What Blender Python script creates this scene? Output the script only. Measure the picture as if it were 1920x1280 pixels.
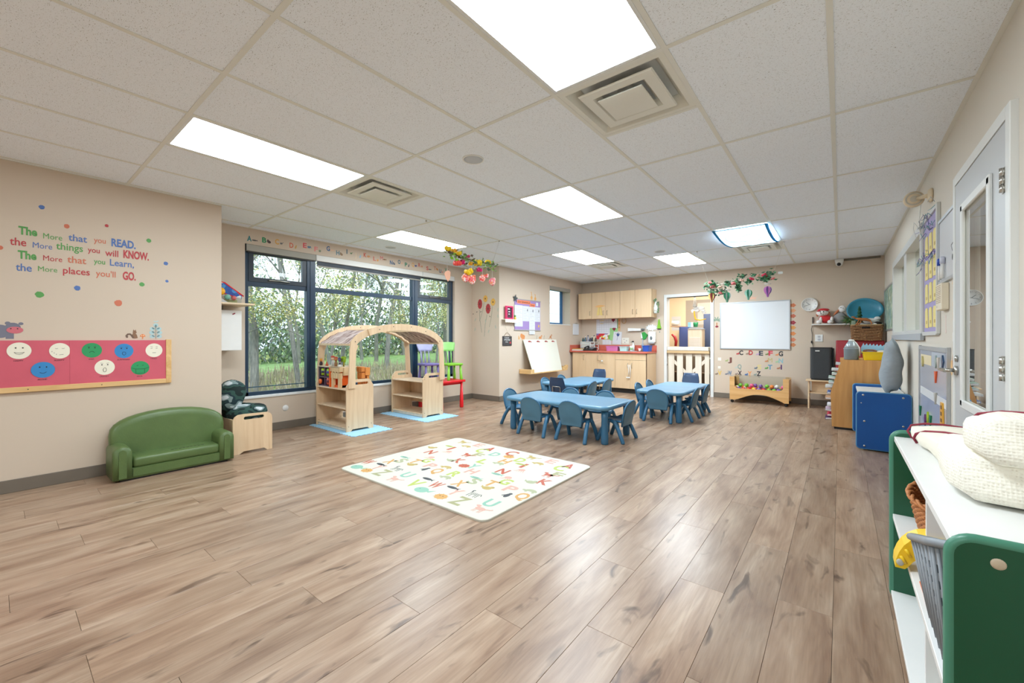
import bpy, bmesh, math, random
from mathutils import Vector, Matrix
PI = math.pi
R = math.radians
for o in list(bpy.data.objects):
    bpy.data.objects.remove(o)
COL = bpy.context.scene.collection
SC = bpy.context.scene
# ---------------------------------------------------------------- camera, world, exposure
cam_d = bpy.data.cameras.new('camera')
cam = bpy.data.objects.new('camera', cam_d)
COL.objects.link(cam)
cam.location = (0, 0, 1.18)
cam.rotation_euler = (PI / 2, 0, 0.6717)
cam_d.sensor_width = 36
cam_d.lens = 773.74 / 1920 * 36
cam_d.shift_y = -5.5 / 1920
cam_d.clip_start = 0.05
cam_d.clip_end = 300
SC.camera = cam
vs = SC.view_settings
vs.view_transform = 'Standard'
vs.look = 'None'
vs.gamma = 1
vs.use_curve_mapping = False
vs.exposure = 0.82
PANEL = 13.0          # radiance of the ceiling light diffusers
world = bpy.data.worlds.new('sky')
SC.world = world
world.use_nodes = True
wn = world.node_tree
bg = wn.nodes['Background']
tc = wn.nodes.new('ShaderNodeTexCoord')
nz = wn.nodes.new('ShaderNodeTexNoise')
nz.inputs['Scale'].default_value = 2.2
nz.inputs['Detail'].default_value = 5
cr = wn.nodes.new('ShaderNodeValToRGB')
cr.color_ramp.elements[0].color = (0.62, 0.78, 1.0, 1)
cr.color_ramp.elements[1].color = (0.92, 0.96, 1.0, 1)
cr.color_ramp.elements[0].position = 0.35
cr.color_ramp.elements[1].position = 0.62
wn.links.new(tc.outputs['Generated'], nz.inputs['Vector'])
wn.links.new(nz.outputs['Fac'], cr.inputs['Fac'])
wn.links.new(cr.outputs['Color'], bg.inputs['Color'])
bg.inputs['Strength'].default_value = 1.5
sd = bpy.data.lights.new('sun', 'SUN')
sd.energy = 2.2
sd.angle = R(25)
sd.color = (1, 0.97, 0.92)
sun = bpy.data.objects.new('sun', sd)
COL.objects.link(sun)
sun.rotation_euler = (R(48), 0, R(60))


# ---------------------------------------------------------------- materials
def s2l(c):
    c = c / 255.0
    return c / 12.92 if c <= 0.04045 else ((c + 0.055) / 1.055) ** 2.4


def rgb(r, g, b):
    return (s2l(r), s2l(g), s2l(b), 1)


MATS = {}


def mk(name):
    m = bpy.data.materials.new(name)
    m.use_nodes = True
    return m, m.node_tree, m.node_tree.nodes['Principled BSDF']


def pm(name, col, rough=0.55, metal=0.0, var=0.0, vs_=8.0, bump=0.0, bs=60.0, spec=0.5, trans=0.0, alpha=1.0, stretch=None, sheen=0):
    """plain procedural surface: colour with a little noise, roughness, optional fine bump"""
    if name in MATS:
        return MATS[name]
    m, nt, p = mk(name)
    c = rgb(*col)
    p.inputs['Base Color'].default_value = c
    p.inputs['Roughness'].default_value = rough
    p.inputs['Metallic'].default_value = metal
    p.inputs['Specular IOR Level'].default_value = spec
    p.inputs['Transmission Weight'].default_value = trans
    p.inputs['Alpha'].default_value = alpha
    if sheen:
        p.inputs['Sheen Weight'].default_value = sheen
    if var or bump:
        t = nt.nodes.new('ShaderNodeTexCoord')
        mp = nt.nodes.new('ShaderNodeMapping')
        if stretch:
            mp.inputs['Scale'].default_value = stretch
        nt.links.new(t.outputs['Object'], mp.inputs['Vector'])
    if var:
        n = nt.nodes.new('ShaderNodeTexNoise')
        n.inputs['Scale'].default_value = vs_
        n.inputs['Detail'].default_value = 4
        nt.links.new(mp.outputs['Vector'], n.inputs['Vector'])
        r = nt.nodes.new('ShaderNodeValToRGB')
        r.color_ramp.elements[0].position = 0.3
        r.color_ramp.elements[1].position = 0.7
        r.color_ramp.elements[0].color = tuple(x * (1 - var) for x in c[:3]) + (1,)
        r.color_ramp.elements[1].color = tuple(min(1, x * (1 + var)) for x in c[:3]) + (1,)
        nt.links.new(n.outputs['Fac'], r.inputs['Fac'])
        nt.links.new(r.outputs['Color'], p.inputs['Base Color'])
    if bump:
        n2 = nt.nodes.new('ShaderNodeTexNoise')
        n2.inputs['Scale'].default_value = bs
        n2.inputs['Detail'].default_value = 3
        nt.links.new(mp.outputs['Vector'], n2.inputs['Vector'])
        b = nt.nodes.new('ShaderNodeBump')
        b.inputs['Strength'].default_value = bump
        b.inputs['Distance'].default_value = 0.01
        nt.links.new(n2.outputs['Fac'], b.inputs['Height'])
        nt.links.new(b.outputs['Normal'], p.inputs['Normal'])
    MATS[name] = m
    return m


def em(name, col, strength):
    m = bpy.data.materials.new(name)
    m.use_nodes = True
    nt = m.node_tree
    nt.nodes.clear()
    e = nt.nodes.new('ShaderNodeEmission')
    o = nt.nodes.new('ShaderNodeOutputMaterial')
    e.inputs['Color'].default_value = col
    e.inputs['Strength'].default_value = strength
    nt.links.new(e.outputs[0], o.inputs[0])
    MATS[name] = m
    return m


def mat_floor():
    m, nt, p = mk('oak_laminate')
    N, L = nt.nodes.new, nt.links.new
    t = N('ShaderNodeTexCoord')
    oi = N('ShaderNodeObjectInfo')
    off = N('ShaderNodeVectorMath'); off.operation = 'ADD'
    cmb = N('ShaderNodeCombineXYZ')
    mul = N('ShaderNodeMath'); mul.operation = 'MULTIPLY'; mul.inputs[1].default_value = 97.0
    mul2 = N('ShaderNodeMath'); mul2.operation = 'MULTIPLY'; mul2.inputs[1].default_value = 31.0
    L(oi.outputs['Random'], mul.inputs[0]); L(oi.outputs['Random'], mul2.inputs[0])
    L(mul.outputs[0], cmb.inputs[0]); L(mul2.outputs[0], cmb.inputs[1])
    L(t.outputs['Object'], off.inputs[0]); L(cmb.outputs[0], off.inputs[1])
    # broad cloudy tone
    mpa = N('ShaderNodeMapping'); mpa.inputs['Scale'].default_value = (9.0, 1.5, 1)
    na = N('ShaderNodeTexNoise'); na.inputs['Scale'].default_value = 1.2; na.inputs['Detail'].default_value = 6; na.inputs['Distortion'].default_value = 0.5
    L(off.outputs[0], mpa.inputs[0]); L(mpa.outputs[0], na.inputs['Vector'])
    ra = N('ShaderNodeValToRGB')
    e = ra.color_ramp.elements
    e[0].position = 0.28; e[0].color = rgb(130, 101, 80)
    e[1].position = 0.72; e[1].color = rgb(185, 161, 139)
    x = e.new(0.44); x.color = rgb(158, 130, 107)
    x = e.new(0.58); x.color = rgb(171, 145, 122)
    L(na.outputs['Fac'], ra.inputs['Fac'])
    # fine grain lines
    mpb = N('ShaderNodeMapping'); mpb.inputs['Scale'].default_value = (110.0, 5.0, 1)
    nb = N('ShaderNodeTexNoise'); nb.inputs['Scale'].default_value = 1.0; nb.inputs['Detail'].default_value = 5; nb.inputs['Distortion'].default_value = 0.6
    L(off.outputs[0], mpb.inputs[0]); L(mpb.outputs[0], nb.inputs['Vector'])
    rb = N('ShaderNodeValToRGB')
    rb.color_ramp.elements[0].position = 0.3; rb.color_ramp.elements[0].color = (0.72, 0.70, 0.68, 1)
    rb.color_ramp.elements[1].position = 0.62; rb.color_ramp.elements[1].color = (1.04, 1.04, 1.04, 1)
    L(nb.outputs['Fac'], rb.inputs['Fac'])
    mx = N('ShaderNodeMix'); mx.data_type = 'RGBA'; mx.blend_type = 'MULTIPLY'; mx.inputs[0].default_value = 0.55
    L(ra.outputs['Color'], mx.inputs[6]); L(rb.outputs['Color'], mx.inputs[7])
    # cathedral figure
    mpw = N('ShaderNodeMapping'); mpw.inputs['Scale'].default_value = (5.0, 0.55, 1)
    nw = N('ShaderNodeTexNoise'); nw.inputs['Scale'].default_value = 1.3; nw.inputs['Detail'].default_value = 1.0
    L(off.outputs[0], mpw.inputs[0]); L(mpw.outputs[0], nw.inputs['Vector'])
    mm = N('ShaderNodeMath'); mm.operation = 'MULTIPLY'; mm.inputs[1].default_value = 16.0
    fr = N('ShaderNodeMath'); fr.operation = 'FRACT'
    L(nw.outputs['Fac'], mm.inputs[0]); L(mm.outputs[0], fr.inputs[0])
    rw = N('ShaderNodeValToRGB')
    rw.color_ramp.elements[0].position = 0.0; rw.color_ramp.elements[0].color = (0.86, 0.83, 0.80, 1)
    rw.color_ramp.elements[1].position = 0.45; rw.color_ramp.elements[1].color = (1, 1, 1, 1)
    x = rw.color_ramp.elements.new(1.0); x.color = (0.86, 0.83, 0.80, 1)
    L(fr.outputs[0], rw.inputs['Fac'])
    mxw = N('ShaderNodeMix'); mxw.data_type = 'RGBA'; mxw.blend_type = 'MULTIPLY'; mxw.inputs[0].default_value = 0.5
    L(mx.outputs[2], mxw.inputs[6]); L(rw.outputs['Color'], mxw.inputs[7])
    # knots and dark cracks
    mpc = N('ShaderNodeMapping'); mpc.inputs['Scale'].default_value = (11.0, 3.2, 1)
    nc = N('ShaderNodeTexNoise'); nc.inputs['Scale'].default_value = 1.0; nc.inputs['Detail'].default_value = 3; nc.inputs['Distortion'].default_value = 0.9
    L(off.outputs[0], mpc.inputs[0]); L(mpc.outputs[0], nc.inputs['Vector'])
    rc = N('ShaderNodeValToRGB')
    rc.color_ramp.elements[0].position = 0.615; rc.color_ramp.elements[0].color = (1, 1, 1, 1)
    rc.color_ramp.elements[1].position = 0.73; rc.color_ramp.elements[1].color = (0.30, 0.25, 0.22, 1)
    L(nc.outputs['Fac'], rc.inputs['Fac'])
    mx2 = N('ShaderNodeMix'); mx2.data_type = 'RGBA'; mx2.blend_type = 'MULTIPLY'; mx2.inputs[0].default_value = 0.9
    L(mxw.outputs[2], mx2.inputs[6]); L(rc.outputs['Color'], mx2.inputs[7])
    hv = N('ShaderNodeHueSaturation')
    mr = N('ShaderNodeMapRange'); mr.inputs['To Min'].default_value = 0.86; mr.inputs['To Max'].default_value = 1.08
    L(oi.outputs['Random'], mr.inputs['Value']); L(mr.outputs[0], hv.inputs['Value'])
    L(mx2.outputs[2], hv.inputs['Color']); L(hv.outputs[0], p.inputs['Base Color'])
    p.inputs['Roughness'].default_value = 0.31
    p.inputs['Specular IOR Level'].default_value = 0.55
    b = N('ShaderNodeBump'); b.inputs['Strength'].default_value = 0.12; b.inputs['Distance'].default_value = 0.002
    L(nb.outputs['Fac'], b.inputs['Height']); L(b.outputs[0], p.inputs['Normal'])
    MATS['floor'] = m
    return m


def mat_tile():
    m, nt, p = mk('acoustic_tile')
    N, L = nt.nodes.new, nt.links.new
    t = N('ShaderNodeTexCoord')
    mp = N('ShaderNodeMapping'); mp.inputs['Scale'].default_value = (1, 2.2, 1)
    oi = N('ShaderNodeObjectInfo')
    ad = N('ShaderNodeVectorMath'); ad.operation = 'ADD'
    sc = N('ShaderNodeVectorMath'); sc.operation = 'SCALE'; sc.inputs['Scale'].default_value = 13.0
    cb = N('ShaderNodeCombineXYZ')
    L(oi.outputs['Random'], cb.inputs[0]); L(oi.outputs['Random'], cb.inputs[1]); L(cb.outputs[0], sc.inputs[0])
    L(t.outputs['Object'], ad.inputs[0]); L(sc.outputs[0], ad.inputs[1]); L(ad.outputs[0], mp.inputs[0])
    n = N('ShaderNodeTexNoise'); n.inputs['Scale'].default_value = 150; n.inputs['Detail'].default_value = 2; n.inputs['Distortion'].default_value = 1.0
    n3 = N('ShaderNodeTexNoise'); n3.inputs['Scale'].default_value = 5
    L(mp.outputs[0], n.inputs['Vector']); L(mp.outputs[0], n3.inputs['Vector'])
    r = N('ShaderNodeValToRGB')
    r.color_ramp.elements[0].position = 0.30; r.color_ramp.elements[0].color = rgb(132, 129, 122)
    r.color_ramp.elements[1].position = 0.375; r.color_ramp.elements[1].color = rgb(242, 248, 255)
    L(n.outputs['Fac'], r.inputs['Fac']); L(r.outputs[0], p.inputs['Base Color'])
    p.inputs['Roughness'].default_value = 0.9
    p.inputs['Specular IOR Level'].default_value = 0.1
    b = N('ShaderNodeBump'); b.inputs['Strength'].default_value = 0.25; b.inputs['Distance'].default_value = 0.003
    L(n.outputs['Fac'], b.inputs['Height']); L(b.outputs[0], p.inputs['Normal'])
    MATS['tile'] = m


def mat_wood(name, c0, c1, ax='z', scale=1.0, rough=0.45):
    m, nt, p = mk(name)
    N, L = nt.nodes.new, nt.links.new
    t = N('ShaderNodeTexCoord')
    mp = N('ShaderNodeMapping')
    s = [22 * scale] * 3
    s['xyz'.index(ax)] = 1.6 * scale
    mp.inputs['Scale'].default_value = s
    n = N('ShaderNodeTexNoise'); n.inputs['Scale'].default_value = 1.0; n.inputs['Detail'].default_value = 6; n.inputs['Distortion'].default_value = 0.7
    r = N('ShaderNodeValToRGB')
    r.color_ramp.elements[0].position = 0.3; r.color_ramp.elements[0].color = rgb(*c0)
    r.color_ramp.elements[1].position = 0.68; r.color_ramp.elements[1].color = rgb(*c1)
    L(t.outputs['Object'], mp.inputs[0]); L(mp.outputs[0], n.inputs['Vector']); L(n.outputs['Fac'], r.inputs['Fac'])
    L(r.outputs[0], p.inputs['Base Color'])
    p.inputs['Roughness'].default_value = rough
    MATS[name] = m
    return m


def mat_steps(name, cols, scale, kind='noise', rough=0.7, pos=None, stretch=(1, 1, 1), detail=2.0):
    """hard-edged patches of flat colours (camouflage, prints, mulch)"""
    m, nt, p = mk(name)
    N, L = nt.nodes.new, nt.links.new
    t = N('ShaderNodeTexCoord')
    mp = N('ShaderNodeMapping'); mp.inputs['Scale'].default_value = stretch
    L(t.outputs['Object'], mp.inputs[0])
    r = N('ShaderNodeValToRGB'); r.color_ramp.interpolation = 'CONSTANT'
    if kind == 'noise':
        n = N('ShaderNodeTexNoise'); n.inputs['Scale'].default_value = scale; n.inputs['Detail'].default_value = detail
        L(mp.outputs[0], n.inputs['Vector']); L(n.outputs['Fac'], r.inputs['Fac'])
    else:
        n = N('ShaderNodeTexVoronoi'); n.inputs['Scale'].default_value = scale
        sp = N('ShaderNodeSeparateColor')
        L(mp.outputs[0], n.inputs['Vector']); L(n.outputs['Color'], sp.inputs[0]); L(sp.outputs[0], r.inputs['Fac'])
    k = len(cols)
    pos = pos or ([0.0] + [0.36 + 0.28 * i / max(1, k - 2) for i in range(k - 1)] if kind == 'noise' else [i / k for i in range(k)])
    el = r.color_ramp.elements
    el[0].position = 0; el[0].color = rgb(*cols[0])
    el[1].position = pos[1]; el[1].color = rgb(*cols[1])
    for i in range(2, k):
        q = el.new(pos[i]); q.color = rgb(*cols[i])
    L(r.outputs[0], p.inputs['Base Color'])
    p.inputs['Roughness'].default_value = rough
    MATS[name] = m
    return m


def mat_glass(name, tint=(240, 248, 250), refl=0.08, thr=1.0):
    """thin pane: mostly see-through, Fresnel reflection"""
    m = bpy.data.materials.new(name)
    m.use_nodes = True
    nt = m.node_tree
    nt.nodes.clear()
    N, L = nt.nodes.new, nt.links.new
    o = N('ShaderNodeOutputMaterial')
    tr = N('ShaderNodeBsdfTransparent'); tr.inputs[0].default_value = rgb(*tint)
    gl = N('ShaderNodeBsdfGlossy'); gl.inputs['Roughness'].default_value = 0.0
    fr = N('ShaderNodeFresnel'); fr.inputs['IOR'].default_value = 1.5
    ml = N('ShaderNodeMath'); ml.operation = 'MULTIPLY'; ml.inputs[1].default_value = refl; ml.use_clamp = True
    ge = N('ShaderNodeNewGeometry'); sb = N('ShaderNodeMath'); sb.operation = 'SUBTRACT'; sb.inputs[0].default_value = 1.0
    m0 = N('ShaderNodeMath'); m0.operation = 'MULTIPLY'
    L(ge.outputs['Backfacing'], sb.inputs[1]); L(sb.outputs[0], m0.inputs[0]); L(fr.outputs[0], m0.inputs[1]); L(m0.outputs[0], ml.inputs[0])
    mx = N('ShaderNodeMixShader')
    L(ml.outputs[0], mx.inputs[0]); L(tr.outputs[0], mx.inputs[1]); L(gl.outputs[0], mx.inputs[2]); L(mx.outputs[0], o.inputs[0])
    MATS[name] = m
    return m


mat_floor()
mat_tile()
WALL = pm('wall_paint', (210, 193, 174), 0.75, bump=0.05, bs=300, spec=0.3)
WALLR = pm('wall_paint_light', (218, 211, 199), 0.7, bump=0.05, bs=300, spec=0.3)
CREAM = pm('cream_paint', (240, 222, 190), 0.7)
BASEB = pm('vinyl_baseboard', (116, 106, 94), 0.55, var=0.04)
TBAR = pm('grid_metal', (226, 226, 218), 0.5)
WHITE = pm('white_plastic', (238, 238, 234), 0.4)
WHITEM = pm('white_melamine', (236, 236, 233), 0.35, var=0.015)
TRIM = pm('white_trim', (228, 230, 228), 0.4)
GREYDOOR = pm('grey_door_paint', (196, 199, 201), 0.4)
NAVYFR = pm('dark_blue_aluminium', (18, 48, 72), 0.35, spec=0.6)
NAVYSASH = pm('charcoal_aluminium', (30, 42, 54), 0.35, spec=0.6)
BLUEFR = pm('blue_frame', (38, 100, 150), 0.35)
BLACK = pm('black_plastic', (22, 22, 24), 0.45)
DARK = pm('dark_recess', (52, 50, 47), 0.8)
SHADE = pm('grey_roller_blind', (166, 162, 152), 0.7, bump=0.1, bs=500)
SHADEW = pm('white_blind_cassette', (226, 224, 218), 0.6)
CHROME = pm('brushed_steel', (190, 188, 182), 0.28, metal=1.0)
SILVER = pm('silver_frame', (186, 190, 194), 0.35, metal=0.6)
MAPLE = mat_wood('maple_ply', (216, 183, 146), (232, 204, 168), 'z')
MAPLEX = mat_wood('maple_ply_flat', (218, 188, 154), (236, 212, 180), 'y')
MAPLED = mat_wood('maple_ply_edge', (190, 146, 104), (206, 166, 124), 'z')
CABW = mat_wood('cabinet_laminate', (222, 190, 150), (230, 200, 162), 'z', 0.6, 0.4)
PINE = mat_wood('pine_wood', (208, 164, 104), (232, 194, 138), 'x', 1.0)
HONEY = mat_wood('honey_birch', (196, 138, 76), (220, 164, 100), 'z', 0.7, 0.4)
BIRCH = mat_wood('birch_ply', (212, 160, 98), (230, 184, 124), 'x', 0.8, 0.4)
PALEW = mat_wood('pale_painted_pine', (226, 214, 194), (238, 228, 212), 'z', 0.6, 0.5)
TBLUE = pm('table_blue', (92, 138, 166), 0.33, var=0.10, vs_=3.0, stretch=(0.4, 3.5, 1), bump=0.03, bs=200)
CBLUE = pm('chair_blue', (54, 106, 140), 0.3, var=0.04, vs_=9)
CBLUE2 = pm('chair_blue_back', (76, 120, 144), 0.42, bump=0.04, bs=300)
NAVY = pm('navy_shell', (44, 66, 96), 0.3)
GREENV = pm('green_vinyl', (88, 110, 62), 0.38, var=0.08, vs_=10, bump=0.12, bs=90, spec=0.5)
GREENL = pm('green_laminate', (18, 84, 56), 0.35, var=0.05, vs_=4)
GREENE = pm('green_edge', (70, 132, 108), 0.35)
BLUEL = pm('blue_laminate', (4, 80, 152), 0.38, var=0.05, vs_=4)
BLUEE = pm('blue_edge', (80, 136, 176), 0.4)
REDP = pm('red_plastic', (222, 28, 36), 0.3)
LILAC = pm('lilac_plastic', (120, 106, 166), 0.35)
LILACL = pm('lilac_plastic_back', (176, 176, 214), 0.35)
LIME = pm('lime_plastic', (128, 190, 48), 0.3)
LIMEL = pm('lime_plastic_back', (150, 210, 120), 0.3)
FOAM = pm('light_blue_foam', (158, 204, 232), 0.8, bump=0.2, bs=160)
CREAMF = pm('cream_quilt', (240, 234, 218), 0.9)
MAROON = pm('maroon_piping', (140, 46, 62), 0.8)
GREYF = pm('grey_cotton', (146, 154, 160), 0.9, bump=0.8, bs=9, var=0.05, stretch=(1, 1, 2.2))
INK = pm('black_ink', (40, 36, 36), 0.6)
PAPER = pm('white_paper', (218, 220, 224), 0.7)


# ---------------------------------------------------------------- mesh building
class M:
    """collects shapes into one mesh; mi is the material slot of what comes next"""

    def __init__(s, *mats):
        s.b = bmesh.new()
        s.mats = list(mats)
        s.mi = 0

    def _add(s, vs, fs, smooth=False):
        v = [s.b.verts.new(p) for p in vs]
        for f in fs:
            try:
                q = s.b.faces.new([v[i] for i in f])
                q.material_index = s.mi
                q.smooth = smooth
            except ValueError:
                pass
        return s

    def box(s, x0, x1, y0, y1, z0, z1, bev=0.0, seg=1, rot=None, smooth=False):
        t = bmesh.new()
        bmesh.ops.create_cube(t, size=1)
        if x1 < x0: x0, x1 = x1, x0
        if y1 < y0: y0, y1 = y1, y0
        if z1 < z0: z0, z1 = z1, z0
        for v in t.verts:
            v.co = Vector((v.co.x * (x1 - x0), v.co.y * (y1 - y0), v.co.z * (z1 - z0)))
        if bev:
            bmesh.ops.bevel(t, geom=list(t.edges), offset=bev, segments=seg, profile=0.5, affect='EDGES')
        c = Vector(((x0 + x1) / 2, (y0 + y1) / 2, (z0 + z1) / 2))
        for v in t.verts:
            v.co = (rot @ v.co if rot else v.co) + c
        t.verts.ensure_lookup_table(); t.verts.index_update()
        s._add([v.co.copy() for v in t.verts], [[v.index for v in f.verts] for f in t.faces], smooth or seg > 1)
        t.free()
        return s

    def tube(s, pts, r, n=8, closed=False, caps=True, flat=1.0):
        pts = [Vector(p) for p in pts]
        k = len(pts)
        rs = r if isinstance(r, (list, tuple)) else [r] * k
        vs, fs = [], []
        up = None
        for i, p in enumerate(pts):
            if closed:
                d = pts[(i + 1) % k] - pts[i - 1]
            else:
                d = pts[min(i + 1, k - 1)] - pts[max(i - 1, 0)]
            if d.length < 1e-9: d = Vector((0, 0, 1))
            d.normalize()
            if up is None:
                up = Vector((0, 0, 1)) if abs(d.z) < 0.9 else Vector((1, 0, 0))
            a = d.cross(up)
            if a.length < 1e-6:
                a = d.cross(Vector((0.3, 1, 0.2)))
            a.normalize()
            b = a.cross(d).normalized()
            up = b
            for j in range(n):
                t = 2 * PI * j / n
                vs.append(p + (a * math.cos(t) + b * math.sin(t) * flat) * rs[i])
        for i in range(k if closed else k - 1):
            for j in range(n):
                i2 = (i + 1) % k
                fs.append([i * n + j, i * n + (j + 1) % n, i2 * n + (j + 1) % n, i2 * n + j])
        if caps and not closed:
            fs.append(list(range(n))[::-1])
            fs.append([(k - 1) * n + j for j in range(n)])
        return s._add(vs, fs, True)

    def cyl(s, p0, p1, r0, r1=None, n=16):
        return s.tube([p0, p1], [r0, r0 if r1 is None else r1], n)

    def lathe(s, c, prof, n=20, axis='z', sy=1.0):
        """profile of (radius, height) pairs turned about an axis through c"""
        vs, fs = [], []
        for r, h in prof:
            for j in range(n):
                t = 2 * PI * j / n
                a, b = r * math.cos(t), r * math.sin(t) * sy
                p = {'z': (a, b, h), 'y': (a, h, b), 'x': (h, a, b)}[axis]
                vs.append((c[0] + p[0], c[1] + p[1], c[2] + p[2]))
        k = len(prof)
        for i in range(k - 1):
            for j in range(n):
                fs.append([i * n + j, i * n + (j + 1) % n, (i + 1) * n + (j + 1) % n, (i + 1) * n + j])
        if prof[0][0] > 1e-4: fs.append(list(range(n))[::-1])
        if prof[-1][0] > 1e-4: fs.append([(k - 1) * n + j for j in range(n)])
        return s._add(vs, fs, True)

    def ball(s, c, rx, ry=None, rz=None, n=12, m=8, e=1.0, wob=0.0, seed=0, rot=None):
        ry = rx if ry is None else ry
        rz = rx if rz is None else rz
        vs, fs = [], []

        def pw(x):
            return math.copysign(abs(x) ** e, x)
        for i in range(m + 1):
            ph = -PI / 2 + PI * i / m
            for j in range(n):
                t = 2 * PI * j / n
                k = 1 + wob * (math.sin(3 * t + seed) * math.cos(2 * ph + seed) + 0.5 * math.sin(7 * t + 5 * ph + seed * 2))
                v = Vector((rx * pw(math.cos(ph)) * pw(math.cos(t)) * k, ry * pw(math.cos(ph)) * pw(math.sin(t)) * k, rz * pw(math.sin(ph)) * k))
                if rot: v = rot @ v
                vs.append(v + Vector(c))
        for i in range(m):
            for j in range(n):
                fs.append([i * n + j, i * n + (j + 1) % n, (i + 1) * n + (j + 1) % n, (i + 1) * n + j])
        return s._add(vs, fs, True)

    def prism(s, pts, axis, a0, a1, holes=()):
        """polygon (other two coordinates, in xyz order) extruded along axis from a0 to a1, with holes"""
        t = bmesh.new()

        def P(p, a):
            return {'x': (a, p[0], p[1]), 'y': (p[0], a, p[1]), 'z': (p[0], p[1], a)}[axis]
        eds, loops = [], []
        for lp in [pts] + list(holes):
            vv = [t.verts.new(P(p, a0)) for p in lp]
            loops.append(vv)
            for i in range(len(vv)):
                eds.append(t.edges.new((vv[i], vv[(i + 1) % len(vv)])))
        if not holes:
            t.faces.new(loops[0])
        else:
            bmesh.ops.triangle_fill(t, use_beauty=True, use_dissolve=False, edges=eds)
        g = bmesh.ops.extrude_face_region(t, geom=list(t.faces))
        dv = Vector(P((0, 0), a1 - a0))
        for v in g['geom']:
            if isinstance(v, bmesh.types.BMVert): v.co += dv
        bmesh.ops.recalc_face_normals(t, faces=list(t.faces))
        t.verts.index_update()
        s._add([v.co.copy() for v in t.verts], [[v.index for v in f.verts] for f in t.faces])
        t.free()
        return s

    def build(s, name, parent=None, local=False, kind=None, label=None, at=None):
        if at is not None:
            s.b.transform(at)
        if parent is not None and not local:
            org = ORG.get(parent.name, Vector((0, 0, 0)))
            for v in s.b.verts: v.co -= org
        bmesh.ops.recalc_face_normals(s.b, faces=list(s.b.faces))
        me = bpy.data.meshes.new(name)
        s.b.to_mesh(me); s.b.free()
        for m in s.mats: me.materials.append(m)
        o = bpy.data.objects.new(name, me)
        COL.objects.link(o)
        if parent is not None:
            o.parent = parent
            ORG[o.name] = ORG.get(parent.name, Vector((0, 0, 0)))
        if kind: o['kind'] = kind
        if label: o['label'] = label
        return o


ORG = {}


def thing(name, label, cat, loc=(0, 0, 0), rz=0.0, group=None, rot=None):
    o = bpy.data.objects.new(name, None)
    o.empty_display_size = 0.05
    COL.objects.link(o)
    o.location = loc
    o.rotation_euler = rot if rot else (0, 0, rz)
    o['label'] = label
    o['category'] = cat
    if group: o['group'] = group
    ORG[o.name] = Vector(loc)
    return o


def tag(o, label, cat, group=None):
    o['label'] = label
    o['category'] = cat
    if group: o['group'] = group
    return o


def origin(o, c):
    """moves a lone mesh's origin to c"""
    c = Vector(c)
    o.data.transform(Matrix.Translation(-c))
    o.location = o.location + c
    return o


def clone(root, loc=None, rz=None, label=None, group=None):
    kids = {}
    for q in COL.objects:
        if q.parent: kids.setdefault(q.parent.name, []).append(q)
    r = root.copy()
    COL.objects.link(r)
    if loc is not None: r.location = loc
    if rz is not None: r.rotation_euler = (0, 0, rz)
    if label: r['label'] = label
    if group: r['group'] = group
    for ch in kids.get(root.name, []):
        c = ch.copy(); COL.objects.link(c); c.parent = r
        for g in kids.get(ch.name, []):
            d = g.copy(); COL.objects.link(d); d.parent = c
    return r


# frames for flat work: origin, right, up, out
def FR(wall, d=0.0):
    """maps 2D wall coordinates to 3D: left wall (y,z), far wall (x,z), right wall (-y,z), rug (x,y)"""
    return {
        'left': lambda u, v, w=0.0: Vector((-4.97 + d + w, u, v)),
        'left2': lambda u, v, w=0.0: Vector((-4.99 + d + w, u, v)),
        'win': lambda u, v, w=0.0: Vector((-5.70 + d + w, u, v)),
        'ret': lambda u, v, w=0.0: Vector((u, 5.89 - d - w, v)),
        'far': lambda u, v, w=0.0: Vector((u, 9.06 - d - w, v)),
        'right': lambda u, v, w=0.0: Vector((0.57 - d - w, u, v)),
        'floor': lambda u, v, w=0.0: Vector((u, v, d + w)),
    }[wall]


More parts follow.
